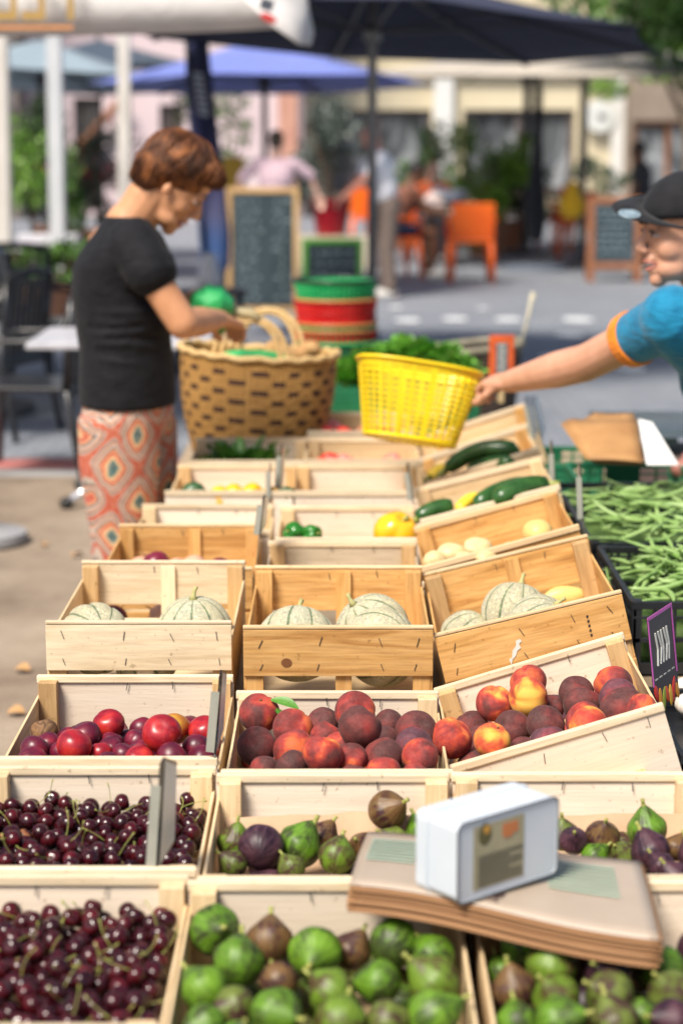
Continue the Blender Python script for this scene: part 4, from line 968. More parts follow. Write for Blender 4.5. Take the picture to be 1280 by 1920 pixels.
# pink framed sign with peppers
p0 = at_d(1228, 1168, 3.55); p1 = at_d(1262, 1362, 3.55)
sg = thing('price_sign', 'black price sign with a pink frame and printed peppers at its foot', 'price sign', (p1.x-.012, 3.47, p1.z-.0), (-.10, -.06, R(58)))
sg.location = at_d(1228, 1335, 3.45)
h = .168; wd2 = .105
MB().box((wd2/2, 0, h/2), (wd2, .0016, h)).build('sign_board', plain('sign_dark', (.035, .026, .028), .4), sg)
m = MB()
for c_, d_ in (((wd2/2, -.0012, h-.003), (wd2, .0012, .006)), ((.002, -.0012, h*.62), (.004, .0012, h*.72)), ((wd2-.002, -.0012, h*.62), (.004, .0012, h*.72))): m.box(c_, d_)
m.build('sign_frame', plain('sign_pink', (.55, .10, .42), .4), sg)
cols = [(.62, .03, .02), (.75, .30, .02), (.30, .36, .03), (.70, .08, .02), (.80, .45, .04)]
for i in range(7):
    MB().ell((.010+i*.0145, -.0014, .010+.006*(i % 2)+(.02 if i == 0 else 0)), (.008, .0012, .016+.004*(i % 3)), (0, .3*(i % 3-1), 0), 10, 7).build('pepper_print', plain('pepper_print_%d' % (i % 5), cols[i % 5], .4), sg, smooth=True)
m = MB(); q = random.Random(8)
for i in range(5): m.tube([(.025+.012*i, -.0016, h*.45), (.030+.012*i+.004*(i % 2), -.0016, h*.62), (.024+.012*i, -.0016, h*.80)], .0022, 5)
for i in range(5): m.box((.015+.018*i, -.0016, h*.32), (.010, .001, .002))
m.build('chalk_writing', CHALK, sg)
# orange framed sign by the lettuce
pc = at_d(940, 665, 7.0); sg = thing('price_sign', 'upright orange framed sign with a grey written panel behind the hand', 'price sign', (pc.x, pc.y, pc.z-.09), (0, 0, .1))
MB().box((0, 0, .08), (.088, .004, .16)).build('sign_board', mottled('sign_orange', (.45, .07, .02), (.75, .14, .03), 30, .4), sg, bevel=.004)
MB().box((0, -.004, .075), (.042, .003, .115)).build('sign_panel', plain('sign_panel', (.10, .13, .14), .5), sg)
m = MB()
for i in range(9): m.box((.002*(i % 3-1), -.0065, .125-i*.0125), (.028-.006*(i % 2), .001, .005))
m.build('chalk_writing', CHALK, sg); MB().box((0, .004, -.02), (.02, .003, .12)).build('sign_post', plain('sign_post', (.5, .38, .2), .6), sg)

# ------------------------------------------------------------------ yellow openwork basket (held)
YEL = mottled('yellow_plastic', (.78, .52, .004), (.86, .62, .008), 6, .35, .05, .001); YEL.node_tree.nodes['Principled BSDF'].inputs['Subsurface Weight'].default_value = .15
def shell(rings, n, rx, ry, z):   # helper for tapered oval tubs
    pass
def open_basket(name, label, cat, mat, rxt, ryt, rxb, ryb, H, loc, rot, ribs=36, bands=11, group=None, p=2.6):
    t = thing(name, label, cat, loc, rot, group)
    def pt(a, f, off=0):
        rx = rxb+(rxt-rxb)*f+off; ry = ryb+(ryt-ryb)*f+off; c, s = math.cos(a), math.sin(a)
        return Vector((math.copysign(abs(c)**(2/p), c)*rx, math.copysign(abs(s)**(2/p), s)*ry, H*f))
    n = 72
    def strip(f0, f1, th=.003, nm='band'):
        m = MB(); vs = []; fs = []
        for i in range(n):
            a = 2*PI*i/n
            vs += [pt(a, f0, 0), pt(a, f1, 0), pt(a, f1, -th), pt(a, f0, -th)]
        for i in range(n):
            j = (i+1) % n
            for k_ in range(4): k2 = (k_+1) % 4; fs.append((i*4+k_, j*4+k_, j*4+k2, i*4+k2))
        return m.add(vs, fs)
    w_ = MB()
    for i in range(bands):
        f = .03+.80*i/(bands-1); mb = strip(f-.013, f+.013, .003); w_.add(mb.v, mb.f)
    for i in range(ribs):
        a = 2*PI*(i+.5)/ribs; da = .022*(1 if i % 4 else 1.6); m = MB()
        vs = []
        for f in (0, .5, .97): vs += [pt(a-da, f, .0012), pt(a+da, f, .0012), pt(a+da, f, -.0022), pt(a-da, f, -.0022)]
        fs = []
        for q_ in (0, 4):
            for k_ in range(4): k2 = (k_+1) % 4; fs.append((q_+k_, q_+k2, q_+4+k2, q_+4+k_))
        w_.add(vs, fs)
    w_.build('woven_wall', mat, t)
    mb = strip(.90, 1.0, .004); mb.build('rim_band', mat, t, smooth=False)
    MB().tube([pt(2*PI*i/n, 1.0, .003) for i in range(n)], .0055, 8, closed=True).build('rim', mat, t, smooth=True)
    MB().tube([pt(2*PI*i/n, .0, .0) for i in range(n)], .004, 6, closed=True).build('base_ring', mat, t, smooth=True)
    m = MB(); 
    for i in range(-6, 7):
        x = rxb*i/6.5; hw = ryb*max(.1, (1-abs(i/6.6)**p))**(1/p); m.box((x, 0, .001), (.010, hw*2, .003))
    m.box((0, 0, .003), (rxb*1.9, .02, .003)); m.box((0, ryb*.5, .003), (rxb*1.7, .01, .003)); m.box((0, -ryb*.5, .003), (rxb*1.7, .01, .003)); m.build('base_grid', mat, t)
    return t, pt
YD = 5.45
yb_c = at_d(768, 832, YD)
ybt, ypt = open_basket('plastic_basket', 'bright yellow openwork plastic basket held out over the crates', 'basket', YEL, .172, .115, .128, .085, .205, yb_c+Vector((0, .03, .005)), (R(-13), R(9.5), R(4)), ribs=32, bands=12)

# ------------------------------------------------------------------ woven shopping basket
k = N('woven_straw'); tc = k.n('ShaderNodeTexCoord'); sx = k.n('ShaderNodeSeparateXYZ'); k.l(tc.outputs['UV'], sx.inputs[0])
U, V = sx.outputs[0], sx.outputs[1]
NU, NV = 15, 12
row = k.math('FLOOR', k.math('MULTIPLY', V, NV)); sh = k.math('MULTIPLY', k.math('MODULO', row, 2), .5)
uu = k.math('FRACT', k.math('ADD', k.math('MULTIPLY', U, NU), sh)); vv = k.math('FRACT', k.math('MULTIPLY', V, NV))
inu = k.math('MULTIPLY', k.math('GREATER_THAN', uu, .30), k.math('LESS_THAN', uu, .70)); inv = k.math('MULTIPLY', k.math('GREATER_THAN', vv, .22), k.math('LESS_THAN', vv, .80))
dark = k.math('MULTIPLY', k.math('MULTIPLY', inu, inv), k.math('LESS_THAN', V, .93))
strand = k.math('SINE', k.math('MULTIPLY', U, 6.2832*NU*8)); strand2 = k.math('SINE', k.math('MULTIPLY', V, 6.2832*NV*4))
base = k.mix(k.noise(k.obj(), 40, 3), (.36, .17, .035), (.66, .38, .11)); base = k.mix(k.math('MULTIPLY_ADD', strand, .18, .2), base, (.26, .12, .03))
base = k.mix(k.math('MULTIPLY_ADD', strand2, .15, .15), base, (.30, .15, .04))
k.col(k.mix(dark, base, (.045, .012, .010))); k.set(rough=.6, spec=.3); k.bump(k.math('ADD', strand, k.math('ADD', strand2, dark)), .6, .003)
STRAW = k.m; STRP = mottled('straw_plain', (.50, .32, .12), (.70, .48, .22), 70, .6, .3, .002)
bk_c = at_d(476, 862, 6.62); bk_c.z = .505
bk = thing('shopping_basket', 'large woven straw shopping basket with dark checks and looped handles', 'basket', bk_c, (0, R(3), R(-8)))
def bpt(a, f, off=0):
    rx = (.190+.068*f)+off; ry = (.115+.055*f)+off; c, s = math.cos(a), math.sin(a); bulge = .02*math.sin(PI*f)
    return Vector((math.copysign(abs(c)**.8, c)*(rx+bulge), math.copysign(abs(s)**.8, s)*(ry+bulge), .375*f+.016*f*c*c))
nu_, nv_ = 96, 44; vs = []; fs = []; uvs = []
for j in range(nv_+1):
    for i in range(nu_+1):
        f = j/nv_; a = 2*PI*i/nu_; off = .003*math.sin(i*2*PI*12*2/nu_)*math.cos(j*PI*NV/nv_*2)
        vs.append(tuple(bpt(a, f, off))); uvs.append((i/nu_, f))
for j in range(nv_):
    for i in range(nu_): k_ = j*(nu_+1)+i; fs.append((k_, k_+1, k_+nu_+2, k_+nu_+1))
me = bpy.data.meshes.new('woven_body'); me.from_pydata(vs, [], fs); ul = me.uv_layers.new(name='UVMap')
for lp in me.loops: ul.data[lp.index].uv = uvs[lp.vertex_index]
me.polygons.foreach_set('use_smooth', [True]*len(me.polygons)); me.materials.append(STRAW); ob = mesh_obj('woven_body', me, bk); sm = ob.modifiers.new('s', 'SOLIDIFY'); sm.thickness = .008
MB().tube([bpt(2*PI*i/80, 1.0, .002)+Vector((0, 0, .004*math.sin(i*1.57))) for i in range(80)], .011, 8, closed=True).build('rim', STRP, bk, smooth=True)
m = MB(); m.add([tuple(bpt(2*PI*i/40, .02, -.01)) for i in range(40)], [tuple(range(40))]); m.build('base', STRP, bk)
for sy, lean in ((-1, -.02), (1, .06)):
    for dx in (0, .028):
        pts = []
        for i in range(25):
            t = i/24; a = PI*t; x = -math.cos(a)*(.098+dx*.9)+.0; z = .36+math.sin(a)*(.135+dx*.4); y = sy*(.150-.03*math.sin(a))+lean*math.sin(a)
            pts.append((x, y, z))
        MB().tube(pts, .0085, 8).build('handle', STRP, bk, smooth=True)
BAGG = mottled('green_bag_film', (.02, .34, .09), (.05, .55, .16), 18, .35, .5, .01)
o = MB().ell((0, 0, 0), (.15, .05, .045), (0, .1, .1), 24, 14).build('green_cloth', BAGG, None, smooth=True, remesh=.008); o.location = bk_c+Vector((.02, -.03, .345)); tag(o, 'green bag lying inside the woven shopping basket', 'bag')
o = MB().tube([(-.09+.18*i/11+.0, .02*math.sin(i), .02*math.sin(i*.8)) for i in range(12)], [.012, .026, .03, .032, .034, .034, .034, .034, .034, .03, .025, .010], 10).build('bread_loaf', mottled('bread_crust', (.30, .15, .05), (.50, .30, .12), 30, .7), None, smooth=True); o.location = bk_c+Vector((.13, .03, .37)); tag(o, 'brown crusted loaf showing at the right side of the woven basket', 'bread')

# ------------------------------------------------------------------ stacked red and green baskets
RDP = mottled('red_plastic', (.50, .012, .015), (.62, .02, .02), 8, .35); GRP = mottled('grass_plastic', (.015, .30, .09), (.02, .40, .13), 8, .35); DGP = mottled('dark_green_plastic', (.008, .10, .04), (.012, .15, .06), 8, .4); ORP = mottled('orange_rim', (.45, .16, .05), (.6, .24, .08), 8, .4)
st_c = at_d(629, 640, 8.0)
def tub(z, h, r, mat, rimm, label, ribs=48):
    t = thing('round_basket', label, 'basket', (st_c.x, st_c.y, z), (0, 0, z*7), 'round baskets stacked behind the stall')
    prof = [(r*.80, 0), (r*.86, h*.3), (r*.93, h*.7), (r, h)]; m = MB(); vs = []; fs = []; n = ribs*2
    for (rr, zz) in prof:
        for k_ in range(n): a = 2*PI*k_/n; q_ = rr+(.004 if k_ % 2 else -.004); vs.append((q_*math.cos(a), q_*math.sin(a), zz))
    for i in range(3):
        for k_ in range(n): fs.append((i*n+k_, i*n+(k_+1) % n, (i+1)*n+(k_+1) % n, (i+1)*n+k_))
    m.add(vs, fs); m.build('wall', mat, t, solid=.003)
    MB().lathe([(0, .002), (r*.8, .002)], 32).build('base', mat, t)
    MB().tube([(r*1.01*math.cos(a), r*1.01*math.sin(a), h) for a in [2*PI*i/48 for i in range(48)]], .006, 8, closed=True).build('rim', rimm, t, smooth=True)
    for zz in (h*.45, h*.7): MB().tube([((r*.80+(r*.2)*zz/h+.002)*math.cos(a), (r*.80+(r*.2)*zz/h+.002)*math.sin(a), zz) for a in [2*PI*i/40 for i in range(40)]], .0022, 5, closed=True).build('hoop', mat, t, smooth=True)
zt = at_d(629, 522, 8.0).z
BKR = plain('black_rim', (.02, .02, .02), .4)
tub(zt-.16, .16, .163, GRP, BKR, 'topmost basket of the stack, green with a black rim')
tub(zt-.235, .16, .165, RDP, ORP, 'bright red basket under the topmost green one')
tub(zt-.325, .155, .163, GRP, ORP, 'thin showing green basket between two red ones')
tub(zt-.352, .155, .161, RDP, ORP, 'lower red basket of the stack')
tub(zt-.395, .15, .160, DGP, GRP, 'lowest dark green basket of the stack')
# stand below the stack: green crate of lettuce
plastic_crate('plastic_crate', 'dark green plastic crate filled with lettuce behind the yellow basket', -.09, .50, 7.15, 7.60, .50, .68, GPL, slots=9)
bx = MB().box((st_c.x, st_c.y, (zt-.395+.5)/2), (.36, .34, zt-.395-.5)).build('storage_box', DGP, None, bevel=.01); tag(bx, 'dark green box carrying the stacked baskets', 'box')
for i, (px, py, r, n) in enumerate(((655, 690, .07, 90), (700, 660, .06, 70), (765, 658, .10, 150), (820, 668, .09, 120), (855, 690, .07, 80))):
    leafy('lettuce', 'fresh green lettuce, %s of the five behind the yellow basket' % ['leftmost', 'second', 'middle', 'fourth', 'rightmost'][i], 'lettuce', at_d(px, py+36, 7.35), r*.85, n, i+40, .08, 1.4, mottled('lettuce_leaf', (.07, .24, .02), (.20, .46, .06), 30, .4), 'lettuces in the green crate')
# dark wicker barrow basket with a stick
DW = mottled('dark_wicker', (.035, .022, .014), (.09, .06, .04), 60, .7, .5, .003)
wc = at_d(890, 700, 7.9); wb = thing('wicker_basket', 'dark brown wicker basket behind the lettuce', 'basket', (wc.x, wc.y, wc.z-.06), (0, R(-6), .15)); wb.location.z = .50
m = MB(); 
for j in range(14): m.tube([(math.copysign(abs(math.cos(a))**.7, math.cos(a))*(.15+.004*j), math.copysign(abs(math.sin(a))**.7, math.sin(a))*(.11+.003*j), .018*j+.003*math.sin(a*24+PI*j)) for a in [2*PI*i/60 for i in range(60)]], .010, 5, closed=True)
m.build('woven_body', DW, wb, smooth=True)
MB().tube([(math.copysign(abs(math.cos(a))**.7, math.cos(a))*.212, math.copysign(abs(math.sin(a))**.7, math.sin(a))*.155, .26) for a in [2*PI*i/40 for i in range(40)]], .014, 8, closed=True).build('rim', mottled('wicker_rim', (.16, .14, .09), (.28, .25, .18), 40, .6), wb, smooth=True)
o = MB().tube([at_d(972, 665, 7.8), at_d(988, 600, 7.8), at_d(1000, 548, 7.8)], [.006, .007, .011], 8).build('marker_stick', mottled('stick_paint', (.30, .30, .26), (.6, .52, .36), 30, .6), None, smooth=True); tag(o, 'pale tipped stick rising from the dark wicker basket', 'stick')
# ------------------------------------------------------------------ people
def skin(name, c1, c2, rough=.45):
    k = N(name); v = k.obj(); k.col(k.ramp(k.noise(v, 14, 4), [(.3, c1), (.7, c2)])); k.set(rough=rough, spec=.4, sss=.12); k.bump(k.noise(v, 160, 3), .12, .001); return k.m
SKW = skin('skin_tanned', (.50, .235, .115), (.60, .30, .16)); SKV = skin('skin_olive', (.50, .25, .155), (.62, .33, .22)); SKD = skin('skin_brown', (.12, .055, .03), (.18, .085, .05)); SKP = skin('skin_pink', (.58, .34, .26), (.66, .42, .33))
LIP = plain('lips', (.46, .17, .13), .4); WHITE = plain('eye_white', (.38, .33, .31), .3); IRIS = plain('iris', (.04, .025, .02), .2); TOOTH = plain('teeth', (.80, .76, .70), .3)
def head_M(c, yaw, pitch, s, roll=0):
    return Matrix.Translation(c) @ Euler((0, 0, yaw)).to_matrix().to_4x4() @ Euler((roll, pitch, 0)).to_matrix().to_4x4() @ Matrix.Scale(s, 4)
def addM(m, sub, M): m.add(sub.v, sub.f, M)
def head_parts(m, M, ears=True, young=True, mouth_open=False):
    h = MB()
    h.ell((-.014, 0, .045), (.098, .075, .088)); h.ell((.020, 0, -.012), (.066, .060, .090)); h.ell((.030, 0, -.072), (.050, .049, .040)); h.ell((.066, 0, -.103), (.021, .022, .019))
    h.ell((.058, 0, .050), (.034, .052, .040))
    for s in (-1, 1):
        h.ell((.044, s*.034, -.034), (.032, .024, .030)); h.ell((.040, s*.026, -.080), (.036, .024, .026)); h.ell((.097, s*.0105, -.036), (.010, .0075, .0075))
        if ears: h.ell((-.008, s*.073, -.008), (.018, .008, .031), (0, .25, 0)); h.ell((-.010, s*.079, .004), (.014, .007, .018))
        h.ell((.080, s*.026, .024), (.013, .020, .008), (0, 0, -s*.35)); h.ell((.076, s*.030, .004), (.012, .016, .010))
    h.cap((.083, 0, .016), (.106, 0, -.026), .0085, .0115); h.ell((.106, 0, -.030), (.0118, .0120, .0105))
    h.ell((.082, 0, -.056), (.014, .021, .012)); h.ell((.080, 0, -.082), (.012, .018, .008)); h.cap((-.030, 0, -.045), (-.035, 0, -.09), .058, .056)
    addM(m, h, M)
def head_details(parent, M, hairmat, mouth_open=False, brow=.0022):
    def sub(name, f, mat): h = MB(); f(h); g = MB(); addM(g, h, M); return g.build(name, mat, parent, smooth=True)
    for s in (-1, 1):
        e = sub('eye', lambda h: h.ell((.0755, s*.0305, -.001), (.0128, .0135, .0050)), WHITE)
        sub('iris', lambda h: h.ell((.0838, s*.0315, .0000), (.0052, .0055, .0055)), IRIS)
        sub('eyelid', lambda h: h.tube([(.076, s*.016, .004), (.0875, s*.024, .0085), (.0880, s*.032, .0090), (.080, s*.044, .003)], [.002, .0032, .0032, .002], 6), hairmat)
        sub('eyebrow', lambda h: h.tube([(.092, s*.010, .024), (.0955, s*.020, .0285), (.089, s*.034, .030), (.074, s*.047, .024)], [brow, brow*1.6, brow*1.4, brow*.6], 6), hairmat)
    g = .004 if mouth_open else .0
    sub('upper_lip', lambda h: h.tube([(.074, -.022, -.066), (.090, -.012, -.0625+g*.4), (.0955, 0, -.0615+g*.5), (.090, .012, -.0625+g*.4), (.074, .022, -.066)], [.0015, .0036, .0040, .0036, .0015], 8), LIP)
    sub('lower_lip', lambda h: h.tube([(.074, -.022, -.068), (.086, -.012, -.073-g), (.090, 0, -.075-g), (.086, .012, -.073-g), (.074, .022, -.068)], [.0015, .0038, .0048, .0038, .0015], 8), LIP)
    if mouth_open:
        sub('teeth', lambda h: h.ell((.080, 0, -.067), (.012, .016, .005)), TOOTH)
def hand_parts(m, wrist, pdir, up, curl, r=.0085, L=.085, side=1, spread=.019, target=None):
    """palm from the wrist along pdir, four unequal bent fingers and a thumb"""
    w_ = Vector(wrist); d = Vector(pdir).normalized(); u = Vector(up).normalized(); s = d.cross(u).normalized()*side; u = s.cross(d).normalized()*side
    kn = w_+d*L
    for k_ in range(5): t = -1+k_*.5; m.cap(w_+s*t*.016, kn+s*t*.030-u*.002*abs(t), .019, .0135, 10)
    m.cap(w_-d*.03, w_+d*.02, .027, .026, 12)
    for i, ln in enumerate((.078, .088, .082, .064)):
        o_ = kn+s*(.030-.0195*i); a = 0; p = o_; dd = d
        for seg in range(3):
            a += curl[seg]; dd = (d*math.cos(a)-u*math.sin(a)); q = p+dd*ln*(.44, .31, .25)[seg]; m.cap(p, q, r*(1.12-.1*seg), r*(1.02-.1*seg), 10); p = q
    p = w_+s*.022+d*.022-u*.006
    for (dv, ln) in ((d*.65+s*.55-u*.55, .040), (d*.85+s*.05-u*.60, .034), (d*.95-s*.15-u*.35, .027)):
        q = p+dv.normalized()*ln; m.cap(p, q, .0125, .0105, 10); p = q
# ---- shopper
Yw = 5.80
def W_(px, py, dy=0): return at_y(px, py, Yw+dy)
wm = thing('person', 'woman with short auburn hair in black T-shirt and patterned trousers, bending over the basket', 'person', (W_(240, 800).x, Yw, 0)); w0 = wm.location.copy()
def rel(v): return Vector(v)-w0
hc = rel(W_(325, 344)); HM = head_M(hc, R(4), R(40), 1.05)
b = MB(); head_parts(b, HM, ears=False)
for s__ in (-1, 1): e__ = MB(); e__.ell((-.006, s__*.074, -.020), (.013, .008, .020)); addM(b, e__, HM)
nb = rel(W_(242, 425)); b.cap(HM @ Vector((-.03, 0, -.05)), nb, .062, .068)
b.cap(nb, rel(W_(225, 470)), .075, .10); b.cap(nb+Vector((0, -.04, -.05)), rel(W_(252, 476, -.16)), .045, .045); b.cap(nb+Vector((0, .04, -.05)), rel(W_(262, 476, .16)), .045, .045)
for (px, py, rx, ry, rz) in ((228, 490, .10, .165, .12), (222, 560, .11, .15, .12), (232, 640, .12, .15, .12), (238, 720, .112, .15, .10)): b.ell(rel(W_(px, py)), (rx*.96, ry*.94, rz), None, 20, 12)
# near arm
shn = rel(W_(256, 472, -.18)); eln = rel(W_(342, 606, -.20)); wrn = rel(W_(412, 598, .02))
b.cap(shn, eln, .049, .046); b.cap(eln, eln.lerp(wrn, .45), .046, .044); b.cap(eln.lerp(wrn, .45), wrn, .044, .029)
hand_parts(b, wrn, rel(W_(440, 606, .10))-wrn, (0, -.3, 1), (.35, .6, .5), L=.075, side=-1)
# far arm, its hand closing on the green bag
shf = rel(W_(262, 472, .18)); elf = rel(W_(330, 590, .30)); wrf = rel(W_(372, 556, .20))
b.cap(shf, elf, .052, .044); b.cap(elf, wrf, .043, .028); hand_parts(b, wrf, rel(W_(408, 545, .12))-wrf, (0, 0, 1), (.5, .8, .6), L=.075, side=1)
for s, (hx, kx, ax) in ((-1, (225, 222, 214)), (1, (256, 262, 268))):
    hip = rel(W_(hx, 790, s*.09)); kn = rel(W_(kx, 1010, s*.085)); an = Vector((rel(W_(ax, 1200)).x, s*.085, .09))
    b.cap(hip, kn, .085, .062); b.cap(kn, an, .058, .038); b.cap(an+Vector((-.04, 0, -.055)), an+Vector((.13, 0, -.062)), .036, .028)
b.build('body', SKW, wm, remesh=.005, sm_it=8)
HAIRW = N('auburn_hair'); v = HAIRW.obj(rand=False); f = HAIRW.noise(v, 16, 4, .6, .6); HAIRW.col(HAIRW.ramp(f, [(.32, (.024, .009, .004)), (.5, (.105, .036, .013)), (.68, (.30, .11, .034))])); HAIRW.set(rough=.55, spec=.3); HAIRW = HAIRW.m
head_details(wm, HM, HAIRW, brow=.0012)
# hair: a cap of many thick locks from the crown over a base volume
h = MB(); base = MB(); [base.ell(c_, r_, None, 28, 18) for c_, r_ in (((-.018, 0, .052), (.106, .084, .088)), ((-.052, 0, .014), (.068, .080, .078)), ((-.056, 0, -.032), (.050, .070, .048)), ((.046, 0, .078), (.054, .066, .044)))]
g = MB(); addM(g, base, HM); g.build('hair', HAIRW, wm, remesh=.007, sm_it=3)
q = random.Random(3); lk = MB()
HE = [((-.018, 0, .052), (.106, .084, .088)), ((-.052, 0, .014), (.068, .080, .078)), ((-.056, 0, -.032), (.050, .070, .048)), ((.046, 0, .078), (.054, .066, .044))]
HC = Vector((-.030, 0, .045))
def hair_r(d):       # distance from HC to the outside of the hair volume along d
    best = .02
    for c, r in HE:
        o = [(HC[k]-c[k])/r[k] for k in range(3)]; e = [d[k]/r[k] for k in range(3)]
        A_ = sum(x*x for x in e); B2 = sum(o[k]*e[k] for k in range(3)); C_ = sum(x*x for x in o)-1; D_2 = B2*B2-A_*C_
        if D_2 > 0: best = max(best, (-B2+math.sqrt(D_2))/A_)
    return best
for i in range(2100):
    az = q.uniform(-PI, PI); back = abs(az) > 1.45
    lim = (-.95 if abs(az) > 1.9 else -.55) if back else (.12 if abs(az) < .8 else -.15)
    el1 = lim+q.uniform(-.10, .35)+(q.uniform(0, .9) if i % 3 == 0 else 0); el0 = min(1.5, el1+q.uniform(.7, 1.5)); pts = []
    swirl = q.uniform(-.25, .25); lift = 1.0+q.uniform(0, .035); flick = q.uniform(.0, .11) if i % 5 == 0 else 0
    for j in range(8):
        t = j/7; e = el0+(el1-el0)*t; a = az+swirl*t+.12*math.sin(i*.9+t*3); d = Vector((math.cos(e)*math.cos(a), math.cos(e)*math.sin(a), math.sin(e)))
        pts.append(HC+d*(hair_r(d)*(lift+flick*t*t)+.0005))
    w0_ = q.uniform(.0014, .0032); lk.tube(pts, [w0_*.5, w0_, w0_*1.1, w0_*1.1, w0_, w0_*.9, w0_*.7, w0_*.2], 5)
g = MB(); addM(g, lk, HM); g.build('hair_locks', HAIRW, wm, smooth=True)
# glasses arm and earring are too small; shirt as stacked oval rings
def oval_loft(rings, n=36, capb=True, capt=True):
    m = MB(); vs = []; fs = []
    for (c, rx, ry, tx) in rings:
        for k_ in range(n):
            a = 2*PI*k_/n; x = math.cos(a)*rx; y = math.sin(a)*ry; vs.append(Vector((c[0]+x, c[1]+y, c[2]+x*tx)))
    for i in range(len(rings)-1):
        for k_ in range(n): fs.append((i*n+k_, i*n+(k_+1) % n, (i+1)*n+(k_+1) % n, (i+1)*n+k_))
    if capb: fs.append(tuple(range(n))[::-1])
    if capt: fs.append(tuple((len(rings)-1)*n+k_ for k_ in range(n)))
    return m.add(vs, fs)
def cloth_mat(name, c1, c2, rough=.85, sheen=.2, fold=.35, sc_=9):
    k = N(name); v = k.obj(rand=False); k.col(k.ramp(k.noise(v, 30, 3), [(.3, c1), (.7, c2)])); k.set(rough=rough, spec=.2, sheen=sheen)
    f1 = k.noise(k.obj((1, 1, 2.2), False), sc_, 3, .5, 1.2); f2 = k.noise(v, 700, 2); k.bump(k.math('ADD', f1, k.math('MULTIPLY', f2, .05)), fold, .02); return k.m
BLKT = cloth_mat('black_jersey', (.006, .006, .008), (.011, .011, .014), .8, .04)
rings = []
for (px, py, hw, hy, tx) in ((240, 757, .142, .185, 0), (239, 740, .142, .186, 0), (238, 700, .140, .185, 0), (236, 655, .135, .178, 0), (229, 600, .137, .175, 0), (222, 540, .137, .182, .05), (221, 490, .130, .192, .1), (226, 455, .108, .185, .1), (236, 425, .085, .14, .1), (240, 405, .070, .085, .0)):
    rings.append((rel(W_(px, py)), hw, hy, tx))
s_ = oval_loft(rings); s_.cap(rel(W_(250, 458, -.14)), rel(W_(281, 508, -.19)), .078, .074, 18); s_.cap(rel(W_(262, 460, .15)), rel(W_(290, 508, .21)), .075, .070, 18)
for i in range(9):   # soft folds round the waist and under the arm
    z = (575, 598, 622, 640, 662, 560, 690, 540, 610)[i]; c_ = rel(W_(232, z)); pts = [c_+Vector((math.cos(a)*.136, math.sin(a)*.178, .012*math.sin(a*2+i*1.3)+.02*math.cos(a+i))) for a in [R(-150+15*j+i*9) for j in range(9)]]
    s_.tube(pts, [.004]+[.009]*7+[.004], 7)
s_.build('t_shirt', BLKT, wm, remesh=.007, sm_it=6)
k = N('patterned_trousers'); tc = k.n('ShaderNodeTexCoord'); sx = k.n('ShaderNodeSeparateXYZ'); k.l(tc.outputs['Object'], sx.inputs[0])
nz = k.noise(k.obj(rand=False), 7, 2)
u = k.math('ADD', k.math('MULTIPLY', k.math('ADD', sx.outputs[0], k.math('MULTIPLY', sx.outputs[1], .55)), 5.9), k.math('MULTIPLY', nz, .5)); v_ = k.math('ADD', k.math('MULTIPLY', sx.outputs[2], 5.0), k.math('MULTIPLY', nz, .5))
def cell(off):
    vv = k.math('ADD', v_, off); uu = k.math('ADD', u, off); fx = k.math('SUBTRACT', k.math('FRACT', uu), .5); fz = k.math('SUBTRACT', k.math('FRACT', vv), .5)
    dm = k.math('ADD', k.math('ABSOLUTE', fx), k.math('ABSOLUTE', fz)); eu = k.math('SQRT', k.math('ADD', k.math('MULTIPLY', fx, fx), k.math('MULTIPLY', fz, fz)))
    return k.math('ADD', k.math('MULTIPLY', dm, .55), k.math('MULTIPLY', eu, .55))
d0, d1 = cell(0), cell(.5); dmn = k.math('MINIMUM', d0, d1)
c = k.ramp(dmn, [(0, (.03, .07, .08)), (.04, (.08, .15, .14)), (.125, (.60, .42, .22)), (.15, (.62, .33, .17)), (.195, (.44, .07, .04)), (.24, (.56, .26, .14)), (.285, (.09, .09, .10)), (.315, (.48, .40, .34)), (.345, (.55, .24, .14)), (.375, (.10, .10, .10)), (.40, (.42, .34, .28)), (.43, (.42, .09, .05))], 'CONSTANT')
c = k.mix(k.ramp(k.noise(k.obj(rand=False), 90, 3), [(.45, (0, 0, 0)), (.75, (.4, .4, .4))]), c, (.62, .42, .30))
k.col(c); k.set(rough=.8, spec=.2, sheen=.1); k.bump(k.noise(k.obj((1, 1, .5), False), 12, 3, .5, 1), .5, .02)
p_ = MB(); hipc = rel(W_(240, 770)); p_.ell(hipc, (.136, .178, .11), None, 24, 14); p_.ell(rel(W_(240, 742)), (.134, .174, .10), None, 24, 14)
for s, (hx, kx, ax) in ((-1, (222, 228, 226)), (1, (258, 262, 262))):
    hip = rel(W_(hx, 800, s*.085)); kn = rel(W_(kx, 1000, s*.085)); an = Vector((rel(W_(ax, 1200)).x, s*.085, .13))
    L1 = [(hip+Vector((0, 0, .03)), .118, .100, 0), (hip.lerp(kn, .35), .120, .098, 0), (hip.lerp(kn, .8), .102, .092, 0), (kn, .094, .088, 0), (kn.lerp(an, .5), .080, .080, 0), (an, .062, .066, 0)]
    ol = oval_loft(L1[::-1], 26); addM(p_, ol, Matrix.Identity(4))
p_.build('trousers', k.m, wm, remesh=.009, sm_it=8)
for s, ax in ((-1, 214), (1, 268)):
    c_ = Vector((rel(W_(ax, 1200)).x+.05, s*.085, .03)); MB().ell(c_, (.135, .048, .045), None, 20, 12).build('shoe', plain('sandal_brown', (.08, .04, .025), .5), wm, smooth=True)
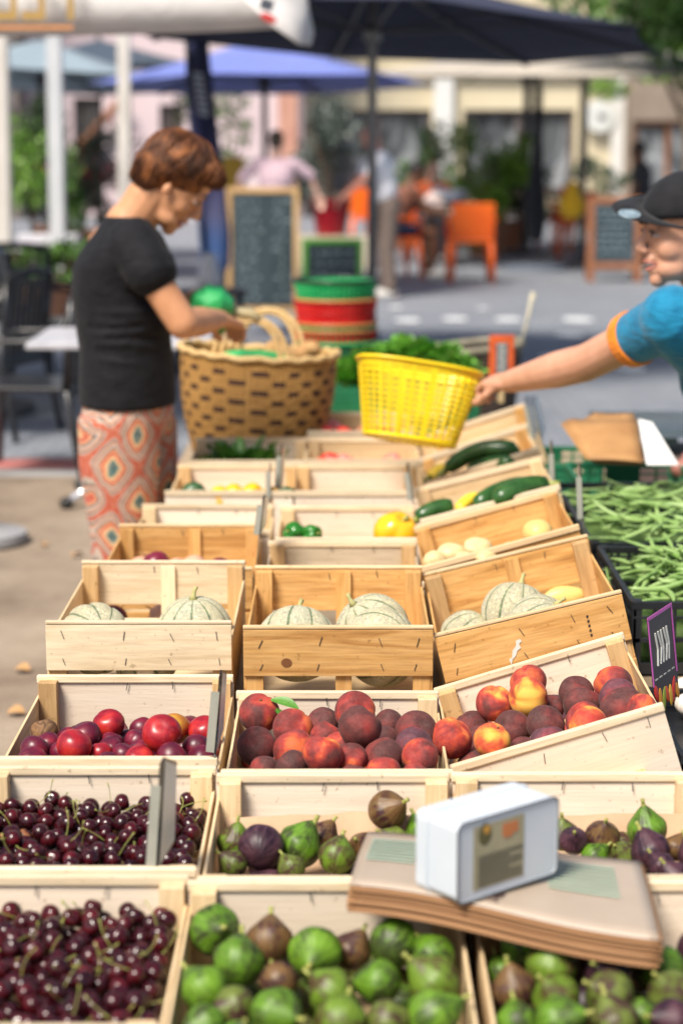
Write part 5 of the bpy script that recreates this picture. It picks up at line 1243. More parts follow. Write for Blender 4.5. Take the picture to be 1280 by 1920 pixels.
# green bag in her far hand
gb = MB(); gc = W_(396, 570, .13); qg = random.Random(2)
gb.ell((0, 0, 0), (.066, .062, .056), None, 26, 16); gb.ell((.02, 0, -.05), (.03, .03, .04))
gb.v = [tuple(Vector(v)*(1+.16*noise.noise(Vector(v)*38))) for v in gb.v]
o = gb.build('plastic_bag', BAGG, None, smooth=True); o.location = gc; tag(o, 'crumpled bright green plastic bag in the woman\'s hand', 'bag')
o = MB().tube([(0, 0, 0), (.03, 0, .02), (.07, -.01, .018), (.10, -.01, -.005)], [.012, .018, .018, .010], 8).build('leek_end', plain('leek_pale', (.55, .45, .25), .5), None, smooth=True); o.location = W_(425, 598, .16); tag(o, 'pale curled stalk poking up at the woven basket rim', 'vegetable')

# ---- vendor
Yv = 4.85
def V_(px, py, dy=0): return at_y(px, py, Yv+dy)
vm = thing('person', 'young vendor in a black cap and blue T-shirt reaching out with the yellow basket', 'person', (1.22, Yv+.1, 0)); v0 = vm.location.copy()
def rv(v): return Vector(v)-v0
vc = rv(V_(1281, 432, .05)); VM = head_M(vc, R(180+11), R(5), 1.08)
b = MB(); head_parts(b, VM)
nbv = rv(V_(1360, 590, .1)); b.cap(VM @ Vector((-.03, 0, -.05)), nbv, .056, .066)
sh = rv(V_(1262, 598, -.06)); el = rv(V_(1098, 680, .20)); wr = rv(V_(952, 716, .47))
b.cap(nbv, sh, .07, .058); b.cap(nbv, rv(V_(1400, 700, .15)), .10, .15)
b.cap(sh, el, .056, .048); b.cap(el, el.lerp(wr, .35), .049, .049); b.cap(el.lerp(wr, .35), wr, .049, .030)
hand_parts(b, wr, rv(at_d(880, 706, 5.46))-wr, (.15, -.5, .8), (.55, 1.0, .8), r=.0095, L=.060, side=-1)
hipv = Vector((.16, .12, .93)); chest = rv(V_(1400, 690, .15)); b.cap(chest, hipv, .15, .14)
sh2 = rv(V_(1345, 625, .36)); el2 = sh2+Vector((.05, .12, -.28)); wr2 = el2+Vector((.06, .10, -.24)); b.cap(nbv, sh2, .07, .055); b.cap(sh2, el2, .05, .042); b.cap(el2, wr2, .042, .028)
hand_parts(b, wr2, (-.3, 0, -.9), (.5, 0, .2), (.3, .4, .3), L=.08)
for s in (-1, 1):
    hip = hipv+Vector((0, s*.09, -.03)); kn = Vector((.10, s*.10, .50)); an = Vector((.12, s*.11, .08)); b.cap(hip, kn, .095, .06); b.cap(kn, an, .055, .038); b.cap(an+Vector((.03, 0, -.04)), an+Vector((-.15, 0, -.05)), .036, .028)
b.build('body', SKV, vm, remesh=.0045, sm_it=9)
DARKH = plain('dark_hair', (.025, .016, .012), .5)
head_details(vm, VM, DARKH, True, .0026)
# short dark hair below the cap
g = MB(); hh = MB(); hh.ell((-.045, 0, .02), (.072, .079, .055)); addM(g, hh, VM); g.build('hair', DARKH, vm, remesh=.006, sm_it=2)
CAPM = cloth_mat('cap_cotton', (.008, .008, .010), (.016, .016, .019), .8, .1, .1)
hh = MB(); rings = []
for j in range(12):
    e = R(-6+96*j/11); rings.append(([-.014, 0, .042+math.sin(e)*.092],   .108*max(.02, math.cos(e)), .086*max(.02, math.cos(e)), .02))
addM(hh, oval_loft(rings, 36), VM); cp = hh.build('cap', CAPM, vm, smooth=True)
hh = MB(); vs = []; fs = []; nn = 16
for top in (0, 1):
    for i in range(nn+1):
        a = R(-84+168*i/nn)
        for f in (0, 1):
            r_ = .088 if not f else .094+.070*math.cos(a*.92)**.7
            x = math.cos(a)*r_; y = math.sin(a)*.080*(1+.04*f); z = .054+(x-.07)*.10-.42*y-.9*y*y+top*.003; vs.append((x, y, z))
for i in range(nn):
    a0 = i*2; n2 = (nn+1)*2
    fs += [(a0, a0+2, a0+3, a0+1), (n2+a0, n2+a0+1, n2+a0+3, n2+a0+2), (a0+1, a0+3, n2+a0+3, n2+a0+1), (a0, n2+a0, n2+a0+2, a0+2)]
hh.add(vs, fs, VM); hh.build('cap_visor', CAPM, vm, smooth=True)
hh = MB(); hh.ell((.135, .030, .0525), (.026, .022, .0016), (-.44, -.10, 0)); g = MB(); addM(g, hh, VM); st3 = g.build('visor_sticker', plain('sticker_silver', (.32, .42, .48), .3, .3), vm, smooth=True)
hh = MB(); hh.tube([(.135+.017*math.cos(a), .030+.014*math.sin(a), .0545+.10*.017*math.cos(a)-.46*.014*math.sin(a)) for a in [2*PI*i/20 for i in range(20)]], .0008, 4, closed=True); g = MB(); addM(g, hh, VM); g.build('sticker_ring', plain('sticker_dark', (.08, .14, .18), .4), vm)
BLUT = cloth_mat('teal_jersey', (.004, .135, .26), (.010, .20, .36), .75, .25, .5, 10); ORC = cloth_mat('orange_cuff', (.70, .18, .01), (.80, .25, .02), .75, .2, .1)
s_ = MB(); s_.cap(nbv+Vector((0, 0, -.03)), sh, .085, .078, 18); s_.cap(sh+Vector((0, 0, .0)), sh.lerp(el, .42), .076, .066, 20)
s_.cap(nbv+Vector((.02, .02, -.06)), chest, .13, .17, 20); s_.cap(chest, hipv+Vector((0, 0, .02)), .175, .165, 20); s_.cap(nbv, sh2, .085, .075, 16); s_.cap(sh2, sh2.lerp(el2, .5), .074, .066, 16); s_.cap(sh, chest, .085, .13, 16)
q = random.Random(5)
for i in range(7):
    p0_ = sh+Vector((.02*i, -.06+.01*i, .03-.02*i)); p1_ = chest+Vector((-.10+.03*i, -.13+.01*i, -.05)); s_.tube([p0_, p0_.lerp(p1_, .5)+Vector((0, -.012, .0)), p1_], [.006, .012, .006], 8)
s_.build('t_shirt', BLUT, vm, remesh=.007, sm_it=4)
c0_ = sh.lerp(el, .44); dd = (el-sh).normalized(); MB().tube([c0_-dd*.012, c0_+dd*.022], [.072, .069], 28).build('sleeve_cuff', ORC, vm, smooth=False, bevel=.004)
p_ = MB(); p_.ell(hipv, (.165, .185, .12))
for s in (-1, 1): hip = hipv+Vector((0, s*.09, -.03)); kn = Vector((.10, s*.10, .50)); an = Vector((.12, s*.11, .10)); p_.cap(hip, kn, .105, .085); p_.cap(kn, an, .083, .07)
p_.build('trousers', cloth_mat('navy_denim', (.02, .03, .06), (.035, .05, .09)), vm, remesh=.01, sm_it=3)
for s in (-1, 1): MB().ell((.05, s*.11, .035), (.14, .05, .045)).build('shoe', plain('shoe_grey', (.2, .2, .2), .6), vm, smooth=True)

# ---- simple but whole figures farther back
def figure(label, x, y, H, yaw, pose, skinm, topm, legm, hairm, group=None, sit=None, arms=None):
    t = thing('person', label, 'person', (x, y, 0), (0, 0, yaw), group); k_ = H/1.7; lift = 0 if not sit else sit-.86*k_
    def P(a, b_, c): return Vector((a*k_, b_*k_, c*k_+lift))
    b = MB(); lean = pose.get('lean', 0)
    def U(a, b_, c):  # upper body leans about the hips
        z = c-.88; return P(a+z*math.sin(lean), b_, .88+z*math.cos(lean))
    HMx = head_M(U(.03, 0, 1.56), 0, R(pose.get('nod', 5)), k_*.92); head_parts(b, HMx)
    b.cap(U(0, 0, 1.47), U(0, 0, 1.40), .055*k_, .06*k_); b.ell(U(0, 0, 1.25), (.12*k_, .17*k_, .17*k_)); b.ell(U(0, 0, 1.02), (.11*k_, .145*k_, .16*k_)); b.ell(P(0, 0, .90), (.12*k_, .165*k_, .12*k_))
    s_ = MB(); s_.ell(U(0, 0, 1.24), (.135*k_, .185*k_, .185*k_)); s_.ell(U(0, 0, 1.05), (.125*k_, .16*k_, .18*k_)); s_.cap(U(0, -.14, 1.36), U(0, .14, 1.36), .062*k_, .062*k_)
    for s in (-1, 1):
        a = (arms or {}).get(s, ((.05, .24, 1.10), (.15, .20, .90))); e_ = U(a[0][0], s*a[0][1], a[0][2]); w_ = U(a[1][0], s*a[1][1], a[1][2]); S_ = U(0, s*.18, 1.37)
        b.cap(S_, e_, .046*k_, .038*k_); b.cap(e_, w_, .038*k_, .026*k_); hand_parts(b, w_, (w_-e_), (0, 0, 1) if abs((w_-e_).normalized().z) < .9 else (1, 0, 0), (.3, .4, .3), r=.009, L=.07)
        s_.cap(S_, S_.lerp(e_, pose.get('sleeve', .6)), .062*k_, .056*k_)
        hip = P(0, s*.09, .88)
        if sit: kn = P(.42, s*.12, .86); an = Vector((.40*k_, s*.12*k_, .09))
        else: kn = P(.02, s*.09, .48); an = P(-.01, s*.10, .08)
        b.cap(hip, kn, .085*k_, .058*k_); b.cap(kn, an, .054*k_, .036*k_); b.cap(an+Vector((-.04, 0, -.05)), an+Vector((.14, 0, -.055)), .034, .026)
        if pose.get('shorts'): pass
    b.build('body', skinm, t, remesh=.012, sm_it=2); s_.build('top', topm, t, remesh=.013, sm_it=3)
    p_ = MB(); p_.ell(P(0, 0, .90), (.135*k_, .18*k_, .11*k_))
    for s in (-1, 1):
        hip = P(0, s*.09, .87); kn = P(.42, s*.12, .86) if sit else P(.02, s*.09, .48); fr = pose.get('legs', 1.0); an = Vector((.40*k_, s*.12*k_, .12)) if sit else P(-.01, s*.10, .10)
        p_.cap(hip, hip.lerp(kn, min(1, fr)), .098*k_, .078*k_)
        if fr >= 1: p_.cap(kn, an, .076*k_, .06*k_)
    p_.build('trousers', legm, t, remesh=.014, sm_it=2)
    g = MB(); hh = MB(); hh.ell((-.03, 0, .058), (.100, .084, .088)); hh.ell((-.06, 0, 0), (.055, .072, .07))
    if pose.get('bun'): hh.ell((-.115, 0, .09), (.045, .045, .045))
    if pose.get('long'): hh.cap((-.07, 0, 0), (-.075, 0, -.14), .06, .045)
    addM(g, hh, HMx); g.build('hair', hairm, t, remesh=.01, sm_it=2); head_details(t, HMx, hairm)
    for s in (-1, 1):
        an = Vector((.40*k_, s*.12*k_, .04)) if sit else P(-.01, s*.10, .0)+Vector((0, 0, .04)); MB().ell(an+Vector((.05, 0, 0)), (.13, .045, .045)).build('shoe', plain('shoe_white', (.6, .58, .55), .6), t, smooth=True)
    return t
# ------------------------------------------------------------------ ground
def plane(name, x0, x1, y0, y1, z, mat, kind='structure', nx=1, ny=1):
    m = MB(); m.add([(x0, y0, z), (x1, y0, z), (x1, y1, z), (x0, y1, z)], [(0, 1, 2, 3)]); o = m.build(name, mat, None); o['kind'] = kind; return o
k = N('grey_paving'); v = k.obj(rand=False); br = k.n('ShaderNodeTexBrick'); k.l(v, br.inputs[0]); br.inputs['Scale'].default_value = 3.2; br.inputs['Mortar Size'].default_value = .02; br.inputs['Mortar Smooth'].default_value = .4
br.inputs['Color1'].default_value = (.23, .25, .285, 1); br.inputs['Color2'].default_value = (.29, .31, .345, 1); br.inputs['Mortar'].default_value = (.13, .135, .15, 1)
c = k.mix(.6, br.outputs[0], k.ramp(k.noise(v, .7, 4), [(.3, (.65, .66, .7)), (.7, (1, 1, 1))]), 'MULTIPLY'); k.col(c); k.set(rough=.6, spec=.4); k.bump(k.noise(v, 30, 4), .3, .01)
plane('ground', -150, 150, -60, 200, 0, k.m)
k = N('tan_gravel'); v = k.obj(rand=False); c = k.ramp(k.noise(v, 1.6, 6, .6), [(.3, (.16, .12, .09)), (.5, (.29, .23, .175)), (.72, (.40, .33, .26))]); c = k.mix(.5, c, k.ramp(k.noise(v, 120, 3, .7), [(.3, (.6, .58, .55)), (.7, (1.1, 1.08, 1.05))]), 'MULTIPLY')
c = k.mix(k.ramp(k.noise(v, 4.5, 2), [(.66, (0, 0, 0)), (.74, (.35, .35, .35))]), c, (.16, .115, .085)); k.col(c); k.set(rough=.85, spec=.2); k.bump(k.noise(v, 160, 4), .5, .004)
plane('pavement', -8, .30, -4, 9.22, .004, k.m)
plane('pavement_edge', -8, -.2, 9.22, 9.42, .004, mottled('edge_stone', (.30, .29, .29), (.38, .37, .36), 6, .7, rand=False))
plane('kerb_line', -8, -.2, 9.42, 9.72, .008, mottled('red_paint', (.40, .13, .12), (.50, .20, .18), 5, .7, rand=False))
WM = mottled('pale_spot', (.60, .62, .64), (.75, .77, .78), 8, .5, rand=False)  # pale irregular ovals laid flat on the paving
mk = MB(); 
for (px, py, w_) in ((765, 600, .20), (853, 597, .20), (952, 598, .21), (1083, 598, .24), (720, 632, .2), (1068, 628, .2), (1035, 668, .18), (742, 575, .12), (905, 577, .1), (1010, 690, .14), (1165, 640, .18), (1180, 690, .2)):
    p = at_z(px, py, .005); n = 14; mk.add([(p.x+w_*.56*math.cos(a)*(1+.1*math.sin(3*a+px)), p.y+w_*.95*math.sin(a), .005) for a in [2*PI*i/n for i in range(n)]], [tuple(range(n))])
o = mk.build('ground_spots', WM, None); o['kind'] = 'structure'
LF = plain('dry_leaf', (.42, .24, .10), .7)
for i, (px, py) in enumerate(((13, 1337), (82, 1024), (155, 1040), (28, 1255))):
    p = at_z(px, py, .012); lm = leaf_mb(.05, .04, .5); o = lm.build('fallen_leaf', LF, None, smooth=True); o.location = p; o.rotation_euler = (.3, .2, i*2); tag(o, 'dry tan leaf on the pavement, %s of the four' % ['nearest the camera', 'farthest', 'rightmost', 'smallest darker'][i], 'leaf', 'fallen leaves')

# ------------------------------------------------------------------ cafe furniture, left
BCH = mottled('chair_resin', (.012, .013, .016), (.03, .032, .038), 9, .28, .1, .002)
def armchair(label, loc, yaw, mat=BCH, group='black resin armchairs', name='armchair', arms=True, s=1.0):
    t = thing(name, label, 'chair', loc, (0, 0, yaw), group)   # faces +x
    m = MB(); 
    m.box((0, 0, .43), (.46, .46, .022)); m.box((.222, 0, .405), (.03, .46, .05)); m.box((-.222, 0, .405), (.03, .46, .05)); m.build('seat', mat, t, bevel=.008)
    for sx, sy in ((1, 1), (1, -1), (-1, 1), (-1, -1)):
        top = (sx*.22, sy*.22, .42 if not arms else (.64 if sx > 0 else .42)); MB().tube([top, (sx*.225, sy*.23, .42), (sx*(.26 if sx > 0 else .30), sy*.25, 0)], [.019, .024, .017], 8).build('leg', mat, t, smooth=True)
    m = MB()
    for i in range(-3, 4): m.box((-.235-.02*abs(0), i*.058, .64), (.014, .034, .40), (0, -.16, 0))
    m.build('back_slats', mat, t, bevel=.004)
    m = MB(); pts = [(-.265-.02*math.cos(a*1.0), math.sin(a)*.235, .84+.035*math.cos(a)) for a in [R(-90+15*i) for i in range(13)]]; m.tube(pts, .024, 8); m.tube([(-.22, -.22, .42), (-.262, -.235, .84)], .022, 8); m.tube([(-.22, .22, .42), (-.262, .235, .84)], .022, 8); m.build('back_frame', mat, t, smooth=True)
    if arms:
        for sy in (-1, 1): MB().tube([(-.262, sy*.235, .80), (-.20, sy*.25, .70), (-.05, sy*.262, .655), (.12, sy*.262, .65), (.24, sy*.245, .64)], [.018, .023, .026, .026, .018], 8, flat=.6).build('armrest', mat, t, smooth=True)
    t.scale = (s, s, s); return t
g1 = at_z(60, 905, 0)
armchair('black resin armchair nearest the camera at the left edge', (at_z(55, 900, 0).x, 9.35, 0), R(172))
armchair('black resin armchair behind the nearest one, beside the grey table', (at_z(30, 800, 0).x-.1, 10.6, 0), R(160))
armchair('black resin armchair in the second row, half hidden by the white post', (at_z(60, 760, 0).x, 12.4, 0), R(20))
armchair('black resin armchair farthest back at the left edge', (at_z(-10, 730, 0).x, 13.2, 0), R(100))
tb = thing('cafe_table', 'pale grey cafe table behind the woman', 'table', (at_z(236, 945, 0).x, 8.65, 0)); TG = mottled('table_grey', (.42, .42, .46), (.52, .52, .56), 10, .35)
MB().box((0, 0, .715), (.76, .70, .028)).build('table_top', TG, tb, bevel=.006); MB().tube([(0, 0, .08), (0, 0, .70)], .035, 12).build('pedestal', plain('pedestal_white', (.5, .5, .53), .35), tb, smooth=True)
for i in range(4):
    a = R(45+90*i); MB().tube([(0, 0, .16), (.14*math.cos(a), .14*math.sin(a), .11), (.33*math.cos(a), .33*math.sin(a), .03)], [.03, .024, .018], 8).build('foot', plain('pedestal_chrome', (.62, .62, .65), .2, .8), tb, smooth=True)
    MB().tube([(.33*math.cos(a), .33*math.sin(a), .028), (.36*math.cos(a), .36*math.sin(a), .022)], [.03, .026], 10).build('foot_cap', plain('foot_black', (.015, .015, .015), .3), tb, smooth=True)
# round grey parasol foot at the left edge
pf = at_z(-5, 1030, 0); ft = thing('concrete_weight', 'round grey concrete parasol weight at the left edge', 'weight', (pf.x-.08, pf.y+.1, 0)); MB().lathe([(0, 0), (.17, 0), (.185, .02), (.18, .05), (.05, .075), (.03, .20), (0, .20)], 36).build('disc', mottled('concrete', (.22, .22, .23), (.32, .32, .33), 12, .8), ft, smooth=False)

# ------------------------------------------------------------------ posts, parasols, flag
PW = mottled('post_white', (.56, .52, .47), (.66, .62, .57), 3, .5); PWC = mottled('post_cool', (.52, .54, .56), (.62, .63, .65), 3, .5)
for (px, pxt, Y, wd_, mt, lb) in ((22, 6, 17.5, .135, PW, 'cream post at the far left edge'), (121, 106, 17.8, .13, PWC, 'white post second from the left edge'), (243, 240, 19.0, .12, PW, 'cream post directly behind the woman\'s head')):
    p = at_z(px, 245+1.6*F/Y, 0); p2 = at_y(pxt, 70, Y); t = thing('wooden_post', lb, 'post', (p.x, Y, 0), (0, 0, 0), 'posts of the cafe terrace')
    MB().box((0, 0, 1.42), (wd_, wd_, 2.8)).build('shaft', mt, t, bevel=.012); t.rotation_euler = (0, math.atan2(p2.x-p.x, p2.z)*.5, 0)
    MB().box((0, 0, .06), (wd_*1.5, wd_*1.5, .12)).build('foot_plate', mt, t, bevel=.01)
def fabric(name, c, trans=.25, rough=.85, trc=None, sheen=.15):
    k = N(name); v = k.obj(rand=False); cc = k.mix(k.noise(v, 5, 3), tuple(x*.8 for x in c), tuple(min(1, x*1.12) for x in c)); k.col(cc); k.set(rough=rough, spec=.2, sheen=sheen)
    tr = k.n('ShaderNodeBsdfTranslucent'); tr.inputs[0].default_value = (*(trc or c), 1); mx = k.n('ShaderNodeMixShader'); mx.inputs[0].default_value = trans
    out = k.t.nodes['Material Output']; k.l(k.b.outputs[0], mx.inputs[1]); k.l(tr.outputs[0], mx.inputs[2]); k.l(mx.outputs[0], out.inputs[0]); k.bump(k.noise(v, 9, 3, .5, 1), .3, .02); return k.m
POLE = plain('pole_grey', (.20, .20, .20), .4, .5); POLED = plain('pole_dark', (.04, .04, .045), .4, .3)
def parasol(label, loc, rim_z, apex_z, half, sides, mat, polem, tilt=(0, 0), yaw=0, pole_r=.025, base=True, val=.0, square=False, ribm=None, valm=None):
    t = thing('parasol', label, 'parasol', loc, (0, 0, yaw)); Tm = Matrix.Translation((0, 0, rim_z)) @ Euler((tilt[0], tilt[1], 0)).to_matrix().to_4x4()
    H = apex_z-rim_z; cor = [Vector((half*math.cos(a), half*math.sin(a), 0)) for a in [2*PI*i/sides+(PI/sides if square else 0) for i in range(sides)]]
    if square: cor = [c*math.sqrt(2) if sides == 4 else c for c in cor]
    m = MB(); vs = []; fs = []; nr, nsg = 7, 8
    ap = Vector((0, 0, H))
    for s in range(sides):
        a, b_ = cor[s], cor[(s+1) % sides]; base_i = len(vs)
        for i in range(nr+1):
            f = i/nr
            for j in range(nsg+1):
                g_ = j/nsg; p = ap.lerp(a.lerp(b_, g_), f); sag = -.10*H*math.sin(PI*f)*(0.5)-.16*H*f*math.sin(PI*g_)*.0; inw = 1-.035*math.sin(PI*g_)*f; vs.append(Vector((p.x*inw, p.y*inw, p.z+sag-.05*H*math.sin(PI*g_)*math.sin(PI*min(1, f*.9)))))
        for i in range(nr):
            for j in range(nsg): q_ = base_i+i*(nsg+1)+j; fs.append((q_, q_+nsg+1, q_+nsg+2, q_+1))
    m.add(vs, fs, Tm); m.build('canopy', mat, t, smooth=True, solid=.003)
    if val:
        m = MB()
        for s in range(sides):
            a, b_ = cor[s], cor[(s+1) % sides]; vs = []; fs = []; n = 16
            for j in range(n+1):
                g_ = j/n; p = a.lerp(b_, g_); inw = 1-.035*math.sin(PI*g_); drop = val*(1-.22*abs(2*((g_*1.0) % 1)-1)**3); wv_ = .012*math.sin(g_*30+s)
                vs += [(p.x*inw*1.002, p.y*inw*1.002, .0), (p.x*(inw+.004)+wv_*.5, p.y*(inw+.004)+wv_*.5, -drop)]
            for j in range(n): fs.append((2*j, 2*j+1, 2*j+3, 2*j+2))
            m.add(vs, fs, Tm)
        m.build('valance', valm or mat, t, smooth=True, solid=.003)
    for c_ in cor:
        MB().tube([Tm @ (ap*.93+Vector((0, 0, -.03))), Tm @ (ap.lerp(c_, .5)+Vector((0, 0, -.045-.05*H))), Tm @ (c_*.985+Vector((0, 0, -.018)))], .011, 6).build('rib', ribm or polem, t)
        MB().tube([Tm @ Vector((0, 0, max(.02, H*.25)-.10)), Tm @ (ap.lerp(c_, .52)+Vector((0, 0, -.055-.05*H)))], .009, 6).build('strut', ribm or polem, t)
    top = Tm @ ap; MB().tube([(0, 0, .02), (0, 0, rim_z), (top.x, top.y, top.z+.05)], pole_r, 12).build('pole', polem, t, smooth=True)
    MB().tube([(0, 0, rim_z+max(.02, H*.25)-.16), (0, 0, rim_z+max(.02, H*.25)-.05)], pole_r*1.9, 12).build('hub', polem, t, smooth=True)
    if base: MB().lathe([(0, 0), (.30, 0), (.30, .05), (.06, .08), (.05, .30), (0, .30)], 28).build('base', plain('base_dark', (.07, .07, .075), .6), t)
    return t
NAVY = fabric('navy_canvas', (.045, .050, .085), .08, trc=(.02, .02, .03), sheen=0); NAVY2 = fabric('navy_canvas_sky_tint', (.19, .24, .62), .10, trc=(.05, .05, .12)); WHT = fabric('white_canvas', (.76, .75, .76), .30, trc=(.8, .66, .45)); BEI = fabric('beige_canvas', (.66, .60, .52), .35); GRT = fabric('grey_teal_canvas', (.30, .38, .44), .15)
# dark navy parasol over the middle
Yn = 13.2; n0 = at_y(697, 500, Yn)
parasol('large dark navy parasol over the middle of the market, seen from beneath', (n0.x, Yn, 0), 2.225, 2.63, 1.93, 8, NAVY, POLE, tilt=(R(-2.7), R(3.5)), yaw=R(8), pole_r=.030, ribm=POLED)
# navy parasol behind, violet blue of the reflected sky put into its canvas colour
Yb = 20; b0 = at_y(497, 400, Yb)
parasol('navy parasol with sky reflection coloured in violet blue, behind the dark navy one', (b0.x, Yb, 0), 1.6+84/F*Yb, 1.6+168/F*Yb, 1.72, 6, NAVY2, POLED, yaw=R(12), pole_r=.03, tilt=(R(-2.5), 0))
# white parasol at upper left: its valance carries mirrored lettering
YV = 9.5; xw = at_y(572, 400, YV).x-1.9
pw = parasol('large white square parasol at the upper left with ochre lettering on its valance', (xw, YV+1.9, 0), 2.53, 3.35, 1.9, 4, WHT, plain('pole_white', (.6, .58, .55), .4), tilt=(R(8), 0), val=.24, square=True, pole_r=.03)
LET = plain('lettering_ochre', (.40, .25, .07), .6)
bpy.context.view_layer.update()
IW = pw.matrix_world.inverted(); yl_ = -1.93
lt = text_obj('PELFORTH', .36, LET, pw, (0, 0, 0), (0, 0, 0), sx=-.72, bold=.003)
pl = IW @ at_y(-105, -10, YV-.03); lt.location = (pl.x, yl_, pl.z); lt.rotation_euler = (PI/2, 0, 0)
pl2 = IW @ at_y(-200, 49, YV-.03); pr2 = IW @ at_y(137, 52, YV-.03)
MB().box(((pl2.x+pr2.x)/2, yl_, (pl2.z+pr2.z)/2), (pr2.x-pl2.x, .003, .016)).build('printed_line', plain('print_orange', (.62, .26, .08), .6), pw)
# folded corner flap at the right end of the white parasol
m = MB(); fa = [at_y(440, -20, 9.30), at_y(500, 40, 9.20), at_y(560, 82, 9.20), at_y(583, 84, 9.30), at_y(588, 60, 9.40), at_y(572, -20, 9.50)]
ff = thing('canvas_flap', 'white hanging canvas flap with a small dark and red mark, top centre', 'canvas flap', fa[0]); cen = sum(fa, Vector())/6
m.add([f_-fa[0] for f_ in fa]+[cen-fa[0]+Vector((0, -.06, 0))], [(i, (i+1) % 6, 6) for i in range(6)]); m.build('cloth', WHT, ff, smooth=True, solid=.004)
MB().ell(at_y(503, 33, 9.08)-fa[0], (.040, .004, .018), (0, .45, 0)).build('red_mark', plain('mark_red', (.5, .03, .03), .5), ff); MB().box(at_y(500, 8, 9.08)-fa[0], (.06, .004, .05), (0, .3, 0)).build('dark_mark', plain('mark_dark', (.06, .07, .09), .5), ff)
# beige and grey parasols at the right
Ye = 24; e0 = at_y(1090, 400, Ye)
parasol('wide beige parasol with pale top behind the orange chairs at the right', (e0.x, Ye, 0), 1.6+103/F*Ye, 1.6+172/F*Ye, 2.6, 8, BEI, plain('pole_bronze', (.20, .18, .15), .5), yaw=R(6), pole_r=.05, tilt=(R(2), 0))
e1 = at_y(985, 400, 26.5)
parasol('second beige parasol farther back at the right', (e1.x, 26.5, 0), 1.6+100/F*26.5, 1.6+150/F*26.5, 2.0, 8, BEI, POLED, yaw=R(20), pole_r=.055)
e2 = at_y(80, 300, 22); parasol('grey teal parasol behind the posts at the left', (e2.x, 22, 0), 1.6+90/F*22, 1.6+165/F*22, 1.75, 6, GRT, POLED, yaw=R(14), tilt=(R(-3), R(3)))
e3 = at_y(190, 300, 25); parasol('dark slate parasol behind the grey teal one', (e3.x, 25, 0), 1.6+115/F*25, 1.6+165/F*25, 1.4, 6, fabric('slate_canvas', (.06, .085, .12), .1), POLED, yaw=R(5))
# closed black parasol among the cafe tables
cp0 = at_z(1003, 505, 0); cc_ = thing('closed_parasol', 'closed black parasol standing on its round base between the orange chairs', 'parasol', (cp0.x, cp0.y, 0))
MB().lathe([(.0, .32), (.09, .35), (.13, .60), (.12, .85), (.08, 1.1), (.055, 1.5), (.05, 2.05), (.02, 2.3), (0, 2.3)], 14).build('folded_canopy', fabric('black_canvas', (.02, .022, .028), .05), cc_, smooth=True); MB().tube([(0, 0, 0), (0, 0, .4)], .03, 10).build('pole', POLED, cc_); MB().lathe([(0, 0), (.38, 0), (.38, .05), (.05, .08), (0, .08)], 30).build('base', plain('base_blue', (.17, .20, .25), .5), cc_)
# feather flag
Yf = 14.5; k = N('flag_cloth'); tc = k.n('ShaderNodeTexCoord'); sx = k.n('ShaderNodeSeparateXYZ'); k.l(tc.outputs['Object'], sx.inputs[0]); f_ = k.math('ADD', sx.outputs[2], k.math('MULTIPLY', k.noise(k.obj(rand=False), 3, 2), .3))
k.col(k.ramp(k.math('MULTIPLY', f_, .45), [(.28, (.34, .40, .62)), (.42, (.09, .20, .52)), (.52, (.16, .17, .34)), (.62, (.10, .10, .25)), (.74, (.020, .025, .11)), (.95, (.006, .010, .06))])); k.set(rough=.6, sheen=.2); k.bump(k.noise(k.obj((1, 1, .3), False), 10, 3, .5, 1), .5, .03)
f0 = at_z(395, 245+1.6*F/Yf, 0); fl = thing('feather_flag', 'tall navy feather flag with pale lettering, fading to light blue at its foot', 'flag', (f0.x, Yf, 0))
m = MB(); vs = []; fs = []; n = 30
for i in range(n+1):
    t = i/n; py = 60+(545-60)*t; 
    xl = np.interp(py, [60, 160, 240, 330, 440, 500, 545], [346, 348, 355, 368, 372, 378, 385]); xr = np.interp(py, [60, 160, 240, 330, 440, 500, 545], [388, 398, 408, 420, 432, 430, 392])
    for j in range(7):
        p = at_y(xl+(xr-xl)*j/6, py, Yf); vs.append((p.x-f0.x, .03*math.sin(j*1.1+i*.25), p.z))
for i in range(n):
    for j in range(6): q_ = i*7+j; fs.append((q_, q_+1, q_+8, q_+7))
m.add(vs, fs); m.build('cloth', k.m, fl, smooth=True, solid=.003)
MB().tube([tuple(at_y(392, 560, Yf)-Vector((f0.x, Yf, 0))), tuple(at_y(352, 60, Yf)-Vector((f0.x, Yf, 0))+Vector((-.02, .01, 0)))], .012, 8).build('pole', POLED, fl, smooth=True); MB().box((0, 0, .03), (.4, .4, .06)).build('base', POLED, fl)
m = MB(); q = random.Random(9)
for i in range(7):
    p = at_y(372+i*1.8, 140+i*12, Yf)-Vector((f0.x, Yf, 0)); m.box((p.x, -.045, p.z), (.075, .003, .030), (0, .2, 0)); 
m.build('lettering', plain('flag_letter', (.45, .50, .60), .6), fl)

